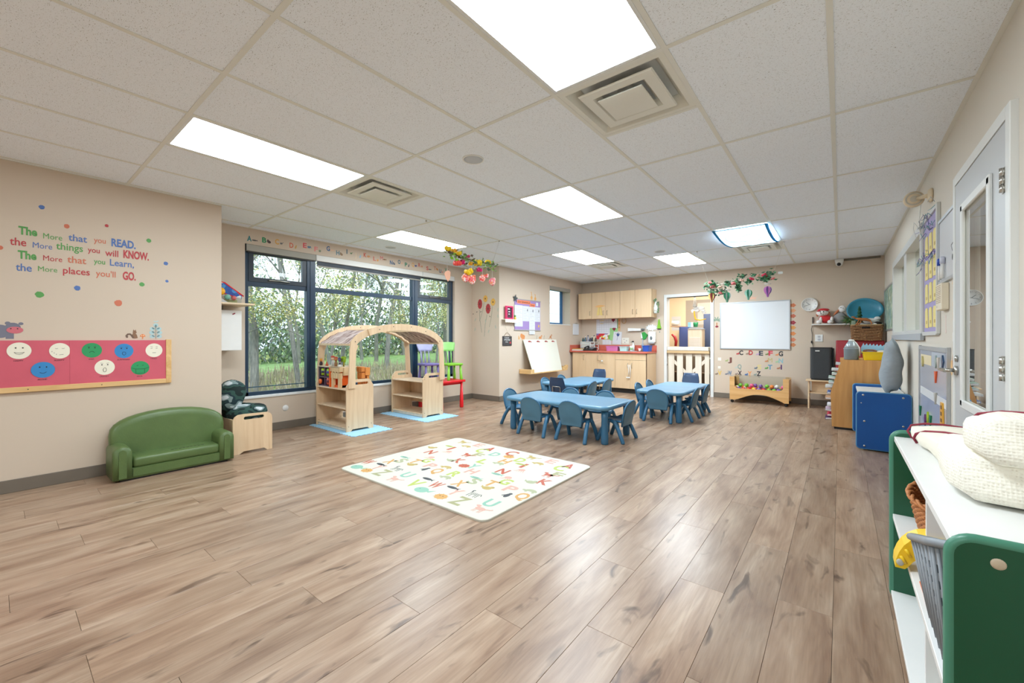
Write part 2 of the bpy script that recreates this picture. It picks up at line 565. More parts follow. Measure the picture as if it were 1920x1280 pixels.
class D(M):
    """flat cut-outs on a wall: thin pieces with real thickness"""

    def __init__(s, fr, *mats, th=0.0015):
        super().__init__(*mats)
        s.f = fr
        s.th = th
        s.w = 0.0
        s.c = 0

    def poly(s, pts, th=None, w=None):
        th = s.th if th is None else th
        w = s.w if w is None else w
        s.c += 1
        th += s.c * 2.5e-5
        n = len(pts)
        vs = [s.f(p[0], p[1], w) for p in pts] + [s.f(p[0], p[1], w + th) for p in pts]
        fs = [list(range(n)), list(range(n, 2 * n))[::-1]] + [[i, (i + 1) % n, n + (i + 1) % n, n + i] for i in range(n)]
        return s._add(vs, fs)

    def ell(s, c, rx, ry=None, n=18, rot=0.0, **k):
        ry = rx if ry is None else ry
        ca, sa = math.cos(rot), math.sin(rot)
        return s.poly([(c[0] + rx * math.cos(t) * ca - ry * math.sin(t) * sa, c[1] + rx * math.cos(t) * sa + ry * math.sin(t) * ca) for t in [2 * PI * i / n for i in range(n)]], **k)

    def rect(s, u0, u1, v0, v1, **k):
        return s.poly([(u0, v0), (u1, v0), (u1, v1), (u0, v1)], **k)

    def line(s, pts, wd, **k):
        for a, b in zip(pts[:-1], pts[1:]):
            dx, dy = b[0] - a[0], b[1] - a[1]
            l = math.hypot(dx, dy) or 1e-6
            nx, ny = -dy / l * wd / 2, dx / l * wd / 2
            s.poly([(a[0] - nx, a[1] - ny), (b[0] - nx, b[1] - ny), (b[0] + nx, b[1] + ny), (a[0] + nx, a[1] + ny)], **k)
        return s

    def text(s, string, u, v, h, width=None, sgn=1.0, w=None, th=None, rot=0.0, shear=0.0, bold=0.0, center=False):
        """built-in font lettering, cap height about h, left end at u, baseline v"""
        w = s.w if w is None else w
        th = s.th if th is None else th
        s.c += 1
        th += s.c * 2.5e-5
        if 'M' in string: bold = 0.0
        key = (string, bold)
        if key not in TXT:
            cu = bpy.data.curves.new('lettering', 'FONT')
            cu.body = string
            cu.size = 1.0
            cu.resolution_u = 3
            cu.offset = bold
            to = bpy.data.objects.new('lettering', cu)
            COL.objects.link(to)
            dg = bpy.context.evaluated_depsgraph_get()
            me = bpy.data.meshes.new_from_object(to.evaluated_get(dg))
            TXT[key] = ([tuple(q.co[:2]) for q in me.vertices], [tuple(pl.vertices) for pl in me.polygons])
            bpy.data.objects.remove(to)
            bpy.data.meshes.remove(me)
            bpy.data.curves.remove(cu)
        vs, fs = TXT[key]
        if not vs: return s
        x0 = min(q[0] for q in vs); x1 = max(q[0] for q in vs)
        sc = h / 0.69
        sx = width / (x1 - x0) if width else sc
        if center: u = u - sgn * (x1 - x0) * sx / 2
        ca, sa = math.cos(rot), math.sin(rot)
        out = []
        for a, b in vs:
            p, q = (a - x0) * sx + b * sc * shear, b * sc
            p, q = p * ca - q * sa, p * sa + q * ca
            out.append(s.f(u + sgn * p, v + q, w + th))
        return s._add(out, fs)


TXT = {}
# ================================================================ room shell
def wall(name, axis, a0, a1, u0, u1, z0, z1, holes, mat):
    """slab normal to axis (a0..a1) spanning u0..u1, z0..z1 with rectangular holes (u0,u1,z0,z1)"""
    us = sorted({u0, u1, *[h[0] for h in holes], *[h[1] for h in holes]})
    zs = sorted({z0, z1, *[h[2] for h in holes], *[h[3] for h in holes]})
    m = M(mat)
    for i in range(len(us) - 1):
        for j in range(len(zs) - 1):
            cu, cz = (us[i] + us[i + 1]) / 2, (zs[j] + zs[j + 1]) / 2
            if any(h[0] < cu < h[1] and h[2] < cz < h[3] for h in holes): continue
            if axis == 'x': m.box(a0, a1, us[i], us[i + 1], zs[j], zs[j + 1])
            else: m.box(us[i], us[i + 1], a0, a1, zs[j], zs[j + 1])
    return m.build(name, kind='structure')


CH = 2.54
wall('wall_left', 'x', -5.98, -4.97, -3.1, 1.46, 0, 2.75, [], WALL)
wall('wall_window', 'x', -5.92, -5.70, 1.46, 5.89, 0, 2.75, [(1.92, 5.43, 0.46, 2.345)], WALL)
M(WALL).box(-5.92, -5.25, 5.89, 6.12, 0, 2.75).box(-5.25, -4.99, 5.89, 6.12, 0, 2.75).build('wall_return', kind='structure')
wall('wall_side', 'x', -5.25, -4.99, 6.12, 9.06, 0, 2.75, [(7.61, 8.48, 1.505, 2.34)], WALL)
wall('wall_far', 'y', 9.06, 9.22, -5.25, 2.3, 0, 2.75, [(-2.93, -2.05, 0.0, 2.06)], WALL)
wall('wall_right', 'x', 0.57, 0.70, -3.1, 9.06, 0, 2.75, [(5.02, 7.40, 1.24, 2.12), (2.66, 3.64, 0.0, 2.11)], WALLR)
wall('wall_back', 'y', -3.25, -3.1, -5.98, 2.3, 0, 2.75, [], WALL)
# corridor and back room shells
wall('wall_corridor', 'x', 2.15, 2.3, -3.1, 9.06, 0, 2.75, [], CREAM)
M(CREAM).box(-4.3, -0.9, 11.6, 11.75, 0, 2.75).box(-4.45, -4.3, 9.22, 11.75, 0, 2.75).box(-0.9, -0.75, 9.22, 11.75, 0, 2.75).build('wall_backroom', kind='structure')
M(WHITEM).box(-4.45, -0.75, 9.22, 11.75, 2.6, 2.7).build('ceiling_backroom', kind='structure')
M(WHITEM).box(0.70, 2.15, -3.1, 9.06, 2.6, 2.7).build('ceiling_corridor', kind='structure')
fl = M(DARK).box(-5.98, 2.3, -3.25, 11.75, -0.12, -0.009).build('floor', kind='structure')
# planks: rows along y, staggered ends, 1.5 mm joints recessed between them
random.seed(4)
PW, PL = 0.198, 1.22
pm_ = {}


def plank_mesh(w, l):
    key = (round(w, 3), round(l, 2))
    if key not in pm_:
        t = M(MATS['floor']).box(-w / 2 + 0.0005, w / 2 - 0.0005, -l / 2 + 0.0005, l / 2 - 0.0005, -0.0085, 0, bev=0.0007)
        me = bpy.data.meshes.new('plank')
        bmesh.ops.recalc_face_normals(t.b, faces=list(t.b.faces))
        t.b.to_mesh(me); t.b.free()
        me.materials.append(MATS['floor'])
        pm_[key] = me
    return pm_[key]


rows = []
xr = 0.57
spare = M(MATS['floor'])
n_pl = 0
k = 0
while xr > -5.70:
    x0, x1 = max(xr - PW, -5.70), xr
    yend = 9.06 if x0 > -5.1 else 5.89
    ystart = 0.9 if x1 > -1.7 else (-0.35 if x1 > -5.05 else 1.46)
    y = -3.1 + (0.1 + (k * 0.437) % 1.0 + random.uniform(-.08, .08)) * PL - PL
    while y < yend:
        a, b = max(y, -3.1), min(y + PL, yend)
        if x1 < -4.97: a = max(a, 1.46)
        if b - a > 0.03:
            if b > ystart and a < yend:
                o = bpy.data.objects.new('plank', plank_mesh(x1 - x0, b - a))
                COL.objects.link(o); o.parent = fl
                o.location = ((x0 + x1) / 2, (a + b) / 2, 0)
                n_pl += 1
            else:
                spare.box(x0 + .001, x1 - .001, a + .001, b - .001, -0.0085, 0)
        y += PL
    xr -= PW
    k += 1
spare.build('spare_planks', parent=fl, kind='stuff')
M(MATS['floor']).box(0.70, 2.15, -3.1, 9.06, -0.008, 0).box(-4.3, -0.9, 9.22, 11.6, -0.008, 0).box(-2.93, -2.05, 9.06, 9.22, -0.008, 0).box(.57, .70, 2.66, 3.64, -0.008, 0).build('floor_extension', parent=fl, kind='stuff')

# ceiling: grid bars, tiles, light fittings
ceil = M(DARK).box(-5.92, 0.57, -3.1, 9.06, 2.62, 2.74).build('ceiling', kind='structure')
GX = [-(1.8632 + 0.6096 * i) for i in range(-4, 7)]      # 0.575 .. -5.52
GY = [0.7396 + 1.2192 * j for j in range(-4, 8)]
for gx in GX[1:]:
    ye = 9.06 if gx > -4.99 else 5.89
    ys = -3.1 if gx > -4.97 else 1.46
    M(TBAR).box(gx - 0.012, gx + 0.012, ys, ye, 2.5385, 2.5425).box(gx - 0.001, gx + 0.001, ys, ye, 2.5425, 2.58).build('grid_bar', parent=ceil)
for gy in GY:
    if gy > 9.06 or gy < -3.1: continue
    xs = -5.70 if 1.46 < gy < 5.89 else (-4.97 if gy < 1.46 else -4.99)
    M(TBAR).box(xs, 0.57, gy - 0.012, gy + 0.012, 2.5385, 2.5424).build('grid_bar', parent=ceil)
for args in ((0.548, 0.57, -3.1, 9.06), (-4.97, -4.948, -3.1, 1.46), (-5.70, -5.678, 1.46, 5.89), (-4.99, -4.968, 5.89, 9.06), (-4.99, 0.57, 9.038, 9.06), (-5.70, -4.99, 5.868, 5.89)):
    M(TBAR).box(*args, 2.5384, 2.543).build('edge_angle', parent=ceil)
XI = lambda i: -(1.8632 + 0.6096 * i)
lights = {(2, 0): 'near left', (-2, 0): 'near', (0, 2): 'mid', (4, 2): 'by window', (2, 4): 'far', (0, 5): 'last', (-2, 4): 'cloth', (2, -3): 'b', (-2, -3): 'b2'}  # panels behind the viewer are unseen, added as extra light
vents = [(2, 1), (-2, 1), (2, 5), (-2, 5)]
tile_me = {}


def tile(x0, x1, y0, y1):
    w, l = round(x1 - x0, 3), round(y1 - y0, 3)
    if w < 0.03 or l < 0.03: return
    if (w, l) not in tile_me:
        t = M(MATS['tile']).box(-w / 2, w / 2, -l / 2, l / 2, 0, 0.016, bev=0.002)
        me = bpy.data.meshes.new('ceiling_tile')
        bmesh.ops.recalc_face_normals(t.b, faces=list(t.b.faces))
        t.b.to_mesh(me); t.b.free(); me.materials.append(MATS['tile'])
        tile_me[(w, l)] = me
    o = bpy.data.objects.new('ceiling_tile', tile_me[(w, l)])
    COL.objects.link(o); o.parent = ceil
    o.location = ((x0 + x1) / 2, (y0 + y1) / 2, 2.5426)


for i in range(-5, 7):
    for j in range(-4, 7):
        x1, x0 = XI(i), XI(i + 1)
        y0, y1 = 0.7396 + 1.2192 * j, 0.7396 + 1.2192 * (j + 1)
        x1 = min(x1, 0.57)
        y0, y1 = max(y0, -3.1), min(y1, 9.06)
        if x1 <= x0 or (i, j) in lights: continue
        if x1 > 0.6: continue
        lo = -5.70
        if x0 < -4.99:
            if y1 <= 1.46 or y0 >= 5.89:
                x0 = max(x0, -4.97)
            else:
                x0 = max(x0, lo); 
                if x1 < -4.98: y0, y1 = max(y0, 1.46), min(y1, 5.89)
        if x1 <= x0 + 0.02: continue
        if (i, j) in vents: y0 += 0.6096
        tile(x0 + .001, x1 - .001, y0 + .001, y1 - .001)
LITE = em('lit_diffuser', (0.82, 0.925, 1.0, 1), PANEL)
LITE2 = em('lit_diffuser_boosted', (0.81, 0.92, 1.0, 1), PANEL * 1.75)  # far panels given extra strength to brighten that end of the room
DIM = pm('vent_enamel', (226, 225, 214), 0.45)
plab = {(2, 0): 'lit ceiling panel nearest the wall quote, left of the frame', (-2, 0): 'largest lit ceiling panel, at the top of the view', (0, 2): 'lit ceiling panel in the middle of the ceiling, right of the round speaker',
        (4, 2): 'lit ceiling panel nearest the big window', (2, 4): 'lit ceiling panel beside a vent near the small side window', (0, 5): 'farthest lit ceiling panel, before the half door wall',
        (2, -3): 'added unseen lit ceiling panel behind the viewer over the left side', (-2, -3): 'added unseen lit ceiling panel behind the viewer over the right side', (4, -2): 'added unseen lit ceiling panel behind the viewer by the left wall', (0, -3): 'added unseen lit ceiling panel in the middle behind the viewer',
        (-2, 4): 'lit ceiling panel covered by a printed cloth'}
for (i, j) in lights:
    x0, x1 = XI(i + 1), XI(i)
    y0 = 0.7396 + 1.2192 * j; y1 = y0 + 1.2192
    if j == -4: y0 = -3.1
    t = thing('ceiling_light', plab[(i, j)], 'ceiling light', ((x0 + x1) / 2, (y0 + y1) / 2, 2.543))
    g = 0.03
    M(TRIM).box(x0 + .013, x0 + g, y0 + .013, y1 - .013, 2.5395, 2.57).box(x1 - g, x1 - .013, y0 + .013, y1 - .013, 2.5395, 2.57).box(x0 + g, x1 - g, y0 + .013, y0 + g, 2.5395, 2.57).box(x0 + g, x1 - g, y1 - g, y1 - .013, 2.5395, 2.57).build('light_frame', parent=t)
    M(LITE2 if j > 3 else LITE)._add([(x0 + g, y0 + g, 2.545), (x1 - g, y0 + g, 2.545), (x1 - g, y1 - g, 2.545), (x0 + g, y1 - g, 2.545)], [[3, 2, 1, 0]]).build('diffuser', parent=t)
vlab = {(-2, 1): 'large square ceiling vent beside the largest lit panel', (2, 1): 'square ceiling vent at the end of the near left lit panel', (2, 5): 'square ceiling vent beyond the far lit panel by the side window', (-2, 5): 'square ceiling vent behind the cloth-covered light'}
for (i, j) in vents:
    x0, x1 = XI(i + 1), XI(i)
    y0 = 0.7396 + 1.2192 * j; y1 = y0 + 0.6096
    cx, cy = (x0 + x1) / 2, (y0 + y1) / 2
    M(TBAR).box(x0 + .012, x1 - .012, y1 - 0.012, y1 + 0.012, 2.5385, 2.5424).build('grid_bar', parent=ceil)
    t = thing('ceiling_vent', vlab[(i, j)], 'air vent', (cx, cy, 2.54))

    def ring(a, b, za, zb, m):
        # sloped square ring from half-size a at za to half-size b at zb
        vs = [(cx + sx * a, cy + sy * a, za) for sx, sy in ((-1, -1), (1, -1), (1, 1), (-1, 1))] + [(cx + sx * b, cy + sy * b, zb) for sx, sy in ((-1, -1), (1, -1), (1, 1), (-1, 1))]
        m._add(vs, [[q, (q + 1) % 4, 4 + (q + 1) % 4, 4 + q] for q in range(4)])
    m = M(DIM)
    ring(0.292, 0.262, 2.5395, 2.5395, m); ring(0.262, 0.25, 2.5395, 2.556, m); ring(0.25, 0.215, 2.556, 2.60, m)
    ring(0.292, 0.292, 2.5395, 2.545, m)
    m.build('vent_flange', parent=t)
    m = M(DIM)
    ring(0.205, 0.150, 2.532, 2.532, m); ring(0.205, 0.211, 2.532, 2.54, m); ring(0.150, 0.12, 2.532, 2.565, m); ring(0.211, 0.16, 2.54, 2.575, m)
    m.build('vent_cone', parent=t)
    M(DIM).box(cx - .128, cx + .128, cy - .128, cy + .128, 2.520, 2.528, bev=0.004, seg=2).build('vent_plaque', parent=t)
    M(pm('duct_grey', (226, 228, 226), 0.5)).cyl((cx, cy, 2.528), (cx, cy, 2.60), 0.06, n=16).box(cx - .25, cx + .25, cy - .25, cy + .25, 2.602, 2.612).build('duct', parent=t)
SPK = pm('speaker_grille', (196, 200, 204), 0.6, bump=0.3, bs=900)
for (sx, sy, lab) in ((-2.183, 2.272, 'round grey ceiling speaker left of the large vent'), (-2.209, 6.50, 'round ceiling speaker beside the farthest lit panel'), (-5.26, 3.70, 'round ceiling speaker above the big window')):
    t = thing('ceiling_speaker', lab, 'speaker', (sx, sy, 2.54))
    M(WHITE).lathe((sx, sy, 0), [(0.082, 2.5425), (0.082, 2.537), (0.074, 2.536), (0.072, 2.5425)], 32).build('speaker_rim', parent=t)
    M(SPK).lathe((sx, sy, 0), [(0.0, 2.5365), (0.05, 2.537), (0.073, 2.539), (0.073, 2.5425)], 32).build('speaker_grille', parent=t)
# security camera
t = thing('security_camera', 'white dome security camera at the top of the far wall', 'camera', (-0.01, 9.0, 2.54))
M(WHITE).lathe((-0.01, 9.0, 0), [(0.06, 2.5375), (0.06, 2.50), (0.05, 2.46)], 20).build('camera_base', parent=t)
M(WHITE).ball((-0.01, 8.99, 2.46), 0.05, 0.055, 0.05).build('camera_body', parent=t)
M(BLACK).ball((-0.015, 8.955, 2.445), 0.03, 0.03, 0.03).build('camera_lens', parent=t)
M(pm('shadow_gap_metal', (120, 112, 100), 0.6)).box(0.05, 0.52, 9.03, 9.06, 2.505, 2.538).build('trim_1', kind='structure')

# baseboards
def bb(name, *b):
    M(BASEB).box(*b, 0, 0.10, bev=0.003).build(name, kind='structure')
bb('baseboard_left', -4.97, -4.962, -3.1, 1.46)
bb('baseboard_window', -5.70, -5.692, 1.46, 5.89)
bb('baseboard_corner', -5.692, -4.982, 5.882, 5.89)
bb('baseboard_side', -4.99, -4.982, 5.882, 9.06)
bb('baseboard_far', -4.98, -2.985, 9.052, 9.06)
bb('baseboard_far_right', -1.995, 0.57, 9.052, 9.06)
bb('baseboard_right', 0.562, 0.57, 3.72, 9.05)

# ---------------- big window
W = M(NAVYFR)
XG0, XG1 = -5.80, -5.755       # frame depth
y0, y1, z0, z1 = 1.92, 5.43, 0.46, 2.345
w1 = M(TRIM)
# sill and jamb lining
M(TRIM).box(-5.90, -5.685, 1.90, 5.45, 0.435, 0.465, bev=0.004).build('trim_2', kind='structure')
t = bpy.data.objects.new('window_1', None); COL.objects.link(t); t['kind'] = 'structure'; t.location = (-5.78, 3.68, 0.46); ORG[t.name] = Vector(t.location)
m = M(NAVYFR)
m.box(XG0, XG1, y0, y0 + .055, z0, z1).box(XG0, XG1, y1 - .055, y1, z0, z1).box(XG0, XG1, y0, y1, z0, z0 + .05).box(XG0, XG1, y0, y1, z1 - .06, z1)
m.build('window_frame', parent=t)
for a, b in ((2.685, 2.805), (4.475, 4.59)):
    M(NAVYFR).box(-5.82, -5.735, a, b, z0 + .05, z1 - .06, bev=0.004).box(-5.735, -5.728, a + .045, a + .07, z0 + .05, z1 - .06).build('mullion', parent=t)
for a, b in ((y0 + .055, 2.685), (2.805, 4.475), (4.59, y1 - .055)):
    M(NAVYFR).box(XG0, XG1, a, b, 1.835, 1.895).build('transom', parent=t)
M(pm('grey_metal_rail', (70, 96, 112), 0.4)).box(-5.815, -5.80, y0, 2.685, 0.56, 0.572).build('rail', parent=t)
GL = mat_glass('window_glass', (238, 246, 248), 0.9)
for a, b, c, d in ((y0 + .055, 2.685, .51, 1.835), (2.805, 4.475, .51, 1.835), (4.59, y1 - .055, .51, 1.835), (2.805, 4.475, 1.895, 2.285)):
    M(GL).box(-5.783, -5.779, a, b, c, d).build('pane', parent=t)
for a, b in ((y0 + .055, 2.685), (4.59, y1 - .055)):
    s = M(NAVYSASH)
    q = 0.055
    s.box(-5.79, -5.745, a, a + q, 1.895, 2.285).box(-5.79, -5.745, b - q, b, 1.895, 2.285).box(-5.79, -5.745, a + q, b - q, 1.895, 1.895 + q).box(-5.79, -5.745, a + q, b - q, 2.285 - .045, 2.285)
    s = s.build('sash', parent=t)
    M(GL).box(-5.77, -5.767, a + q, b - q, 1.895 + q, 2.24).build('pane', parent=s)
    c = (a + b) / 2 + .0
    M(CHROME).tube([(-5.745, c - .13, 1.925), (-5.725, c - .12, 1.925), (-5.722, c, 1.93), (-5.725, c + .12, 1.925), (-5.745, c + .13, 1.925)], 0.009, 6).build('sash_handle', parent=s)
# roller blinds in the head of the reveal
for a, b, lab, mt, zt in ((1.93, 2.79, 'grey roller blind cassette over the left window bay', SHADE, 0), (2.80, 4.66, 'long white roller blind cassette over the middle window bay', SHADEW, 1), (4.67, 5.42, 'short grey-white blind cassette over the right window bay', SHADEW, 2)):
    t2 = thing('roller_blind', lab, 'blind', (-5.70, (a + b) / 2, 2.345))
    M(mt).box(-5.745, -5.69, a, b, 2.262, 2.342, bev=0.004).build('cassette', parent=t2)
    M(BLACK if zt == 0 else WHITE).box(-5.746, -5.689, a - .004, a, 2.258, 2.344).build('end_cap', parent=t2)
    if zt == 1:
        M(pm('dark_blind_cloth', (70, 76, 84), 0.7, var=0.2, vs_=6)).box(-5.73, -5.722, a + .02, b - .02, 2.205, 2.262).build('blind_cloth', parent=t2)
        M(SHADE).box(-5.734, -5.718, a + .02, b - .02, 2.185, 2.205, bev=0.004).build('hem_bar', parent=t2)
    else:
        M(pm('dark_blind_bar', (58, 58, 60), 0.5)).box(-5.734, -5.716, a + .02, b - .02, 2.248, 2.262).build('hem_bar', parent=t2)

# ---------------- small side window
t = bpy.data.objects.new('window_2', None); COL.objects.link(t); t['kind'] = 'structure'; t.location = (-5.2, 8.05, 1.51); ORG[t.name] = Vector(t.location)
m = M(BLUEFR).box(-5.25, -5.20, 7.61, 7.65, 1.505, 2.34).box(-5.25, -5.20, 8.43, 8.48, 1.505, 2.34).box(-5.25, -5.20, 7.65, 8.43, 1.505, 1.55).box(-5.25, -5.20, 7.65, 8.43, 2.29, 2.34)
m.build('window_frame', parent=t)
M(GL).box(-5.227, -5.223, 7.65, 8.43, 1.55, 2.29).build('pane', parent=t)
t2 = thing('roller_blind', 'short grey blind cassette over the small side window', 'blind', (-5.0, 8.05, 2.3))
M(SHADE).box(-5.06, -4.985, 7.60, 8.49, 2.265, 2.342, bev=0.004).build('cassette', parent=t2)
M(TRIM).box(-5.23, -4.98, 7.60, 8.49, 1.49, 1.507).build('trim_3', kind='structure')

# ---------------- interior window in the right wall
t = bpy.data.objects.new('window_3', None); COL.objects.link(t); t['kind'] = 'structure'; t.location = (.6, 6.2, 1.24); ORG[t.name] = Vector(t.location)
FRW = pm('grey_white_frame', (206, 208, 206), 0.4)
m = M(FRW)
m.box(0.545, 0.71, 4.96, 5.06, 1.18, 2.18, bev=.004).box(0.545, 0.71, 7.36, 7.46, 1.18, 2.18, bev=.004).box(0.545, 0.71, 5.06, 7.36, 2.10, 2.18).box(0.545, 0.71, 5.06, 7.36, 1.18, 1.26)
m.box(0.56, 0.70, 6.14, 6.34, 1.26, 2.10)
m.build('window_frame', parent=t)
M(pm('grey_sill', (172, 178, 184), .45)).box(0.538, 0.56, 4.95, 7.47, 1.165, 1.225).build('window_sill', parent=t)
GLI = mat_glass('interior_glass', (236, 242, 242), 1.0)
M(GLI).box(0.63, 0.636, 5.06, 6.14, 1.26, 2.10).build('pane', parent=t)
M(GLI).box(0.63, 0.636, 6.34, 7.36, 1.26, 2.10).build('pane', parent=t)

# ---------------- door in the right wall
t = bpy.data.objects.new('door_1', None); COL.objects.link(t); t['kind'] = 'structure'; t.location = (.57, 3.2, 0); ORG[t.name] = Vector(t.location)
M(TRIM).box(.545, .72, 2.60, 2.66, 0, 2.16, bev=.003).box(.545, .72, 3.64, 3.69, 0, 2.16, bev=.003).box(.545, .72, 2.66, 3.64, 2.105, 2.16).build('door_frame', parent=t)
dy0, dy1, gz0, gz1 = 2.67, 3.63, 0.80, 1.93
gy0, gy1 = 2.86, 3.42
m = M(GREYDOOR)
m.box(.548, .592, dy0, gy0, 0.01, 2.10).box(.548, .592, gy1, dy1, 0.01, 2.10).box(.548, .592, gy0, gy1, 0.01, gz0).box(.548, .592, gy0, gy1, gz1, 2.10)
leaf = m.build('door_leaf', parent=t)
m = M(TRIM)
b = .035
for x0, x1 in ((.534, .549), (.591, .606)):
    m.box(x0, x1, gy0 - .01, gy0 + b, gz0, gz1, bev=.004).box(x0, x1, gy1 - b, gy1 + .01, gz0, gz1, bev=.004).box(x0, x1, gy0 - .01, gy1 + .01, gz0 - .01, gz0 + b, bev=.004).box(x0, x1, gy0 - .01, gy1 + .01, gz1 - b, gz1 + .01, bev=.004)
m.build('glazing_bead', parent=leaf)
GLD = mat_glass('door_glass', (226, 232, 232), 2.2)
M(GLD).box(.550, .553, gy0 + .0, gy1, gz0, gz1).build('pane', parent=leaf)
for z in (0.3, 1.05, 1.85):
    m = M(CHROME)
    for k in range(3): m.cyl((.538, 2.665, z - .05 + k * .035), (.538, 2.665, z - .018 + k * .035), .009, n=10)
    m.box(.543, .549, 2.655, 2.70, z - .05, z + .055)
    m.build('hinge', parent=leaf)
h = M(CHROME).lathe((.535, 3.575, .99), [(.0, -.002), (.028, 0), (.028, .012), (.0, .013)], 18, 'x').cyl((.54, 3.575, .99), (.495, 3.575, .99), .011).box(.485, .503, 3.565, 3.70, .977, .998, bev=.005).box(.488, .548, 3.69, 3.705, .979, .996, bev=.003)
h.build('lever_handle', parent=leaf)
M(CHROME).lathe((.535, 3.575, 1.06), [(.0, 0), (.02, .002), (.02, .012), (.0, .013)], 14, 'x').build('lock_cylinder', parent=leaf)
h = M(CHROME).cyl((.60, 3.575, .99), (.645, 3.575, .99), .011).box(.64, .655, 3.45, 3.585, .977, .998, bev=.005)
h.build('lever_handle', parent=leaf)

# ---------------- half door and opening in the far wall
t = bpy.data.objects.new('door_2', None); COL.objects.link(t); t['kind'] = 'structure'; t.location = (-2.49, 9.06, 0); ORG[t.name] = Vector(t.location)
M(TRIM).box(-2.985, -2.925, 9.035, 9.23, 0, 2.125, bev=.003).box(-2.055, -1.995, 9.035, 9.23, 0, 2.125, bev=.003).box(-2.925, -2.055, 9.035, 9.23, 2.06, 2.125, bev=.003).build('door_frame', parent=t)
sh = thing('half_door', 'cream half door of vertical boards with a wooden shelf ledge, below the far opening', 'gate', (-2.49, 9.08, 0))
M(PALEW).box(-2.90, -2.08, 8.99, 9.16, .93, 1.005, bev=.004).build('ledge', parent=sh)
M(mat_wood('pale_edge', (206, 172, 124), (222, 190, 144), 'x')).box(-2.91, -2.07, 9.0, 9.18, .875, .925).build('ledge_rail', parent=sh)
xs = [-2.895, -2.775, -2.735, -2.58, -2.54, -2.40, -2.355, -2.205, -2.165, -2.085]
for a, b in ((-2.895, -2.775), (-2.718, -2.595), (-2.535, -2.410), (-2.350, -2.228), (-2.168, -2.08)):
    M(PALEW).box(a, b, 9.055, 9.075, .02, .865, bev=.003).build('board', parent=sh)
for a, b, c, d in ((-2.895, .80, -2.10, .04), (-2.08, .80, -2.88, .04)):
    v = Vector((c - a, 0, d - b)); L_ = v.length; ang = math.atan2(-v.z, v.x)
    rr = Matrix.Rotation(ang, 3, 'Y')
    mm = M(PALEW); mm.box((a + c) / 2 - L_ / 2, (a + c) / 2 + L_ / 2, 9.076, 9.09, (b + d) / 2 - .03, (b + d) / 2 + .03, rot=rr)
    mm.build('brace', parent=sh)
M(PALEW).box(-2.895, -2.08, 9.091, 9.105, .81, .86).box(-2.895, -2.08, 9.091, 9.105, .02, .12).build('cross_rail', parent=sh)
M(CHROME).cyl((-2.915, 9.05, .6), (-2.915, 9.05, .68), .008).build('hinge', parent=sh)

# pale neighbouring wing seen through the small side window
t = thing('neighbour_wall', 'pale panelled outside wall seen through the small side window', 'building', (-11, 18, 0))
NB = pm('pale_cladding', (238, 242, 246), .7)
for k in range(11):
    for q in range(4): M(NB).box(-11.15, -11, 14.6 + q * 1.9, 16.48 + q * 1.9, -.1 + k * .5, .39 + k * .5, bev=.008).build('panel', parent=t)

t = thing('slot_backdrop', 'added brown low cubby glimpsed through the slots of the half door', 'backdrop', (-2.5, 9.7, 0))  # low box added behind the half door so its slots look dark
BC_ = pm('backdrop_brown', (120, 100, 78), .7)
M(BC_).box(-3.0, -2.0, 9.75, 9.78, 0, .86).box(-3.0, -2.98, 9.45, 9.75, 0, .86).box(-2.02, -2.0, 9.45, 9.75, 0, .86).build('carcass', parent=t)
M(BC_).box(-2.98, -2.02, 9.46, 9.75, .42, .44).build('shelf_board', parent=t)

t = thing('cover_plate', 'round cream cover plate low on the wall under the left window bay', 'wall plate', (-5.70, 2.39, .27))
M(WHITEM).lathe((-5.70, 2.39, .27), [(0, .006), (.036, .005), (.040, 0)], 24, 'x').build('disc', parent=t)
# ================================================================ outside the big window
GRASS = mat_steps('autumn_grass', [(104, 136, 74), (128, 160, 86), (146, 172, 104), (170, 166, 124)], 3.0, stretch=(1, 1, 1), detail=8, rough=0.95)
LITTER = mat_steps('leaf_litter', [(112, 96, 78), (150, 132, 112), (186, 172, 150), (128, 116, 84)], 9.0, detail=8, rough=0.95)
BARK = pm('bark', (128, 124, 118), 0.9, var=0.35, vs_=6, stretch=(6, 6, 1), bump=0.6, bs=14)
TWIG = pm('grey_twig', (150, 147, 142), .9)


def terrain(x, y):
    return 0.10 - 0.01 * (-x - 6) + 0.16 * math.sin(x * .35 + 1) * math.sin(y * .22) + (0.35 if x > -6.9 else 0) * 0


m = M(GRASS)
nx, ny = 40, 60
vs = [(-6.0 - 50 * (i / nx) ** 1.6, -40 + 110 * j / ny, 0) for i in range(nx + 1) for j in range(ny + 1)]
vs = [(x, y, terrain(x, y)) for x, y, _ in vs]
m._add(vs, [[i * (ny + 1) + j, (i + 1) * (ny + 1) + j, (i + 1) * (ny + 1) + j + 1, i * (ny + 1) + j + 1] for i in range(nx) for j in range(ny)], True)
g = m.build('lawn'); g['kind'] = 'stuff'; tag(g, 'green lawn under the trees outside the big window', 'lawn')
random.seed(21)
m = M(LITTER, pm('dry_stalk', (158, 146, 124), .9), pm('yellow_leaf', (168, 160, 118), .9))
for k in range(20000):
    x, y = -7.6 - random.random() ** 1.3 * 6.0, random.uniform(0, 20)
    z = terrain(x, y)
    h = random.uniform(.06, .42) * (1 if random.random() < .6 else .4); a = random.uniform(0, 6.3); w = random.uniform(.010, .036)
    dx, dy = math.cos(a) * w, math.sin(a) * w
    m.mi = random.choice((0, 0, 1, 1, 1, 2))
    m._add([(x - dx, y - dy, z), (x + dx, y + dy, z), (x + dx * .3 + random.uniform(-.08, .08), y + random.uniform(-.08, .08), z + h)], [[0, 1, 2]])
g = m.build('undergrowth'); g['kind'] = 'stuff'; tag(g, 'dry pale grass and fallen leaves just below the window sill outside', 'undergrowth')


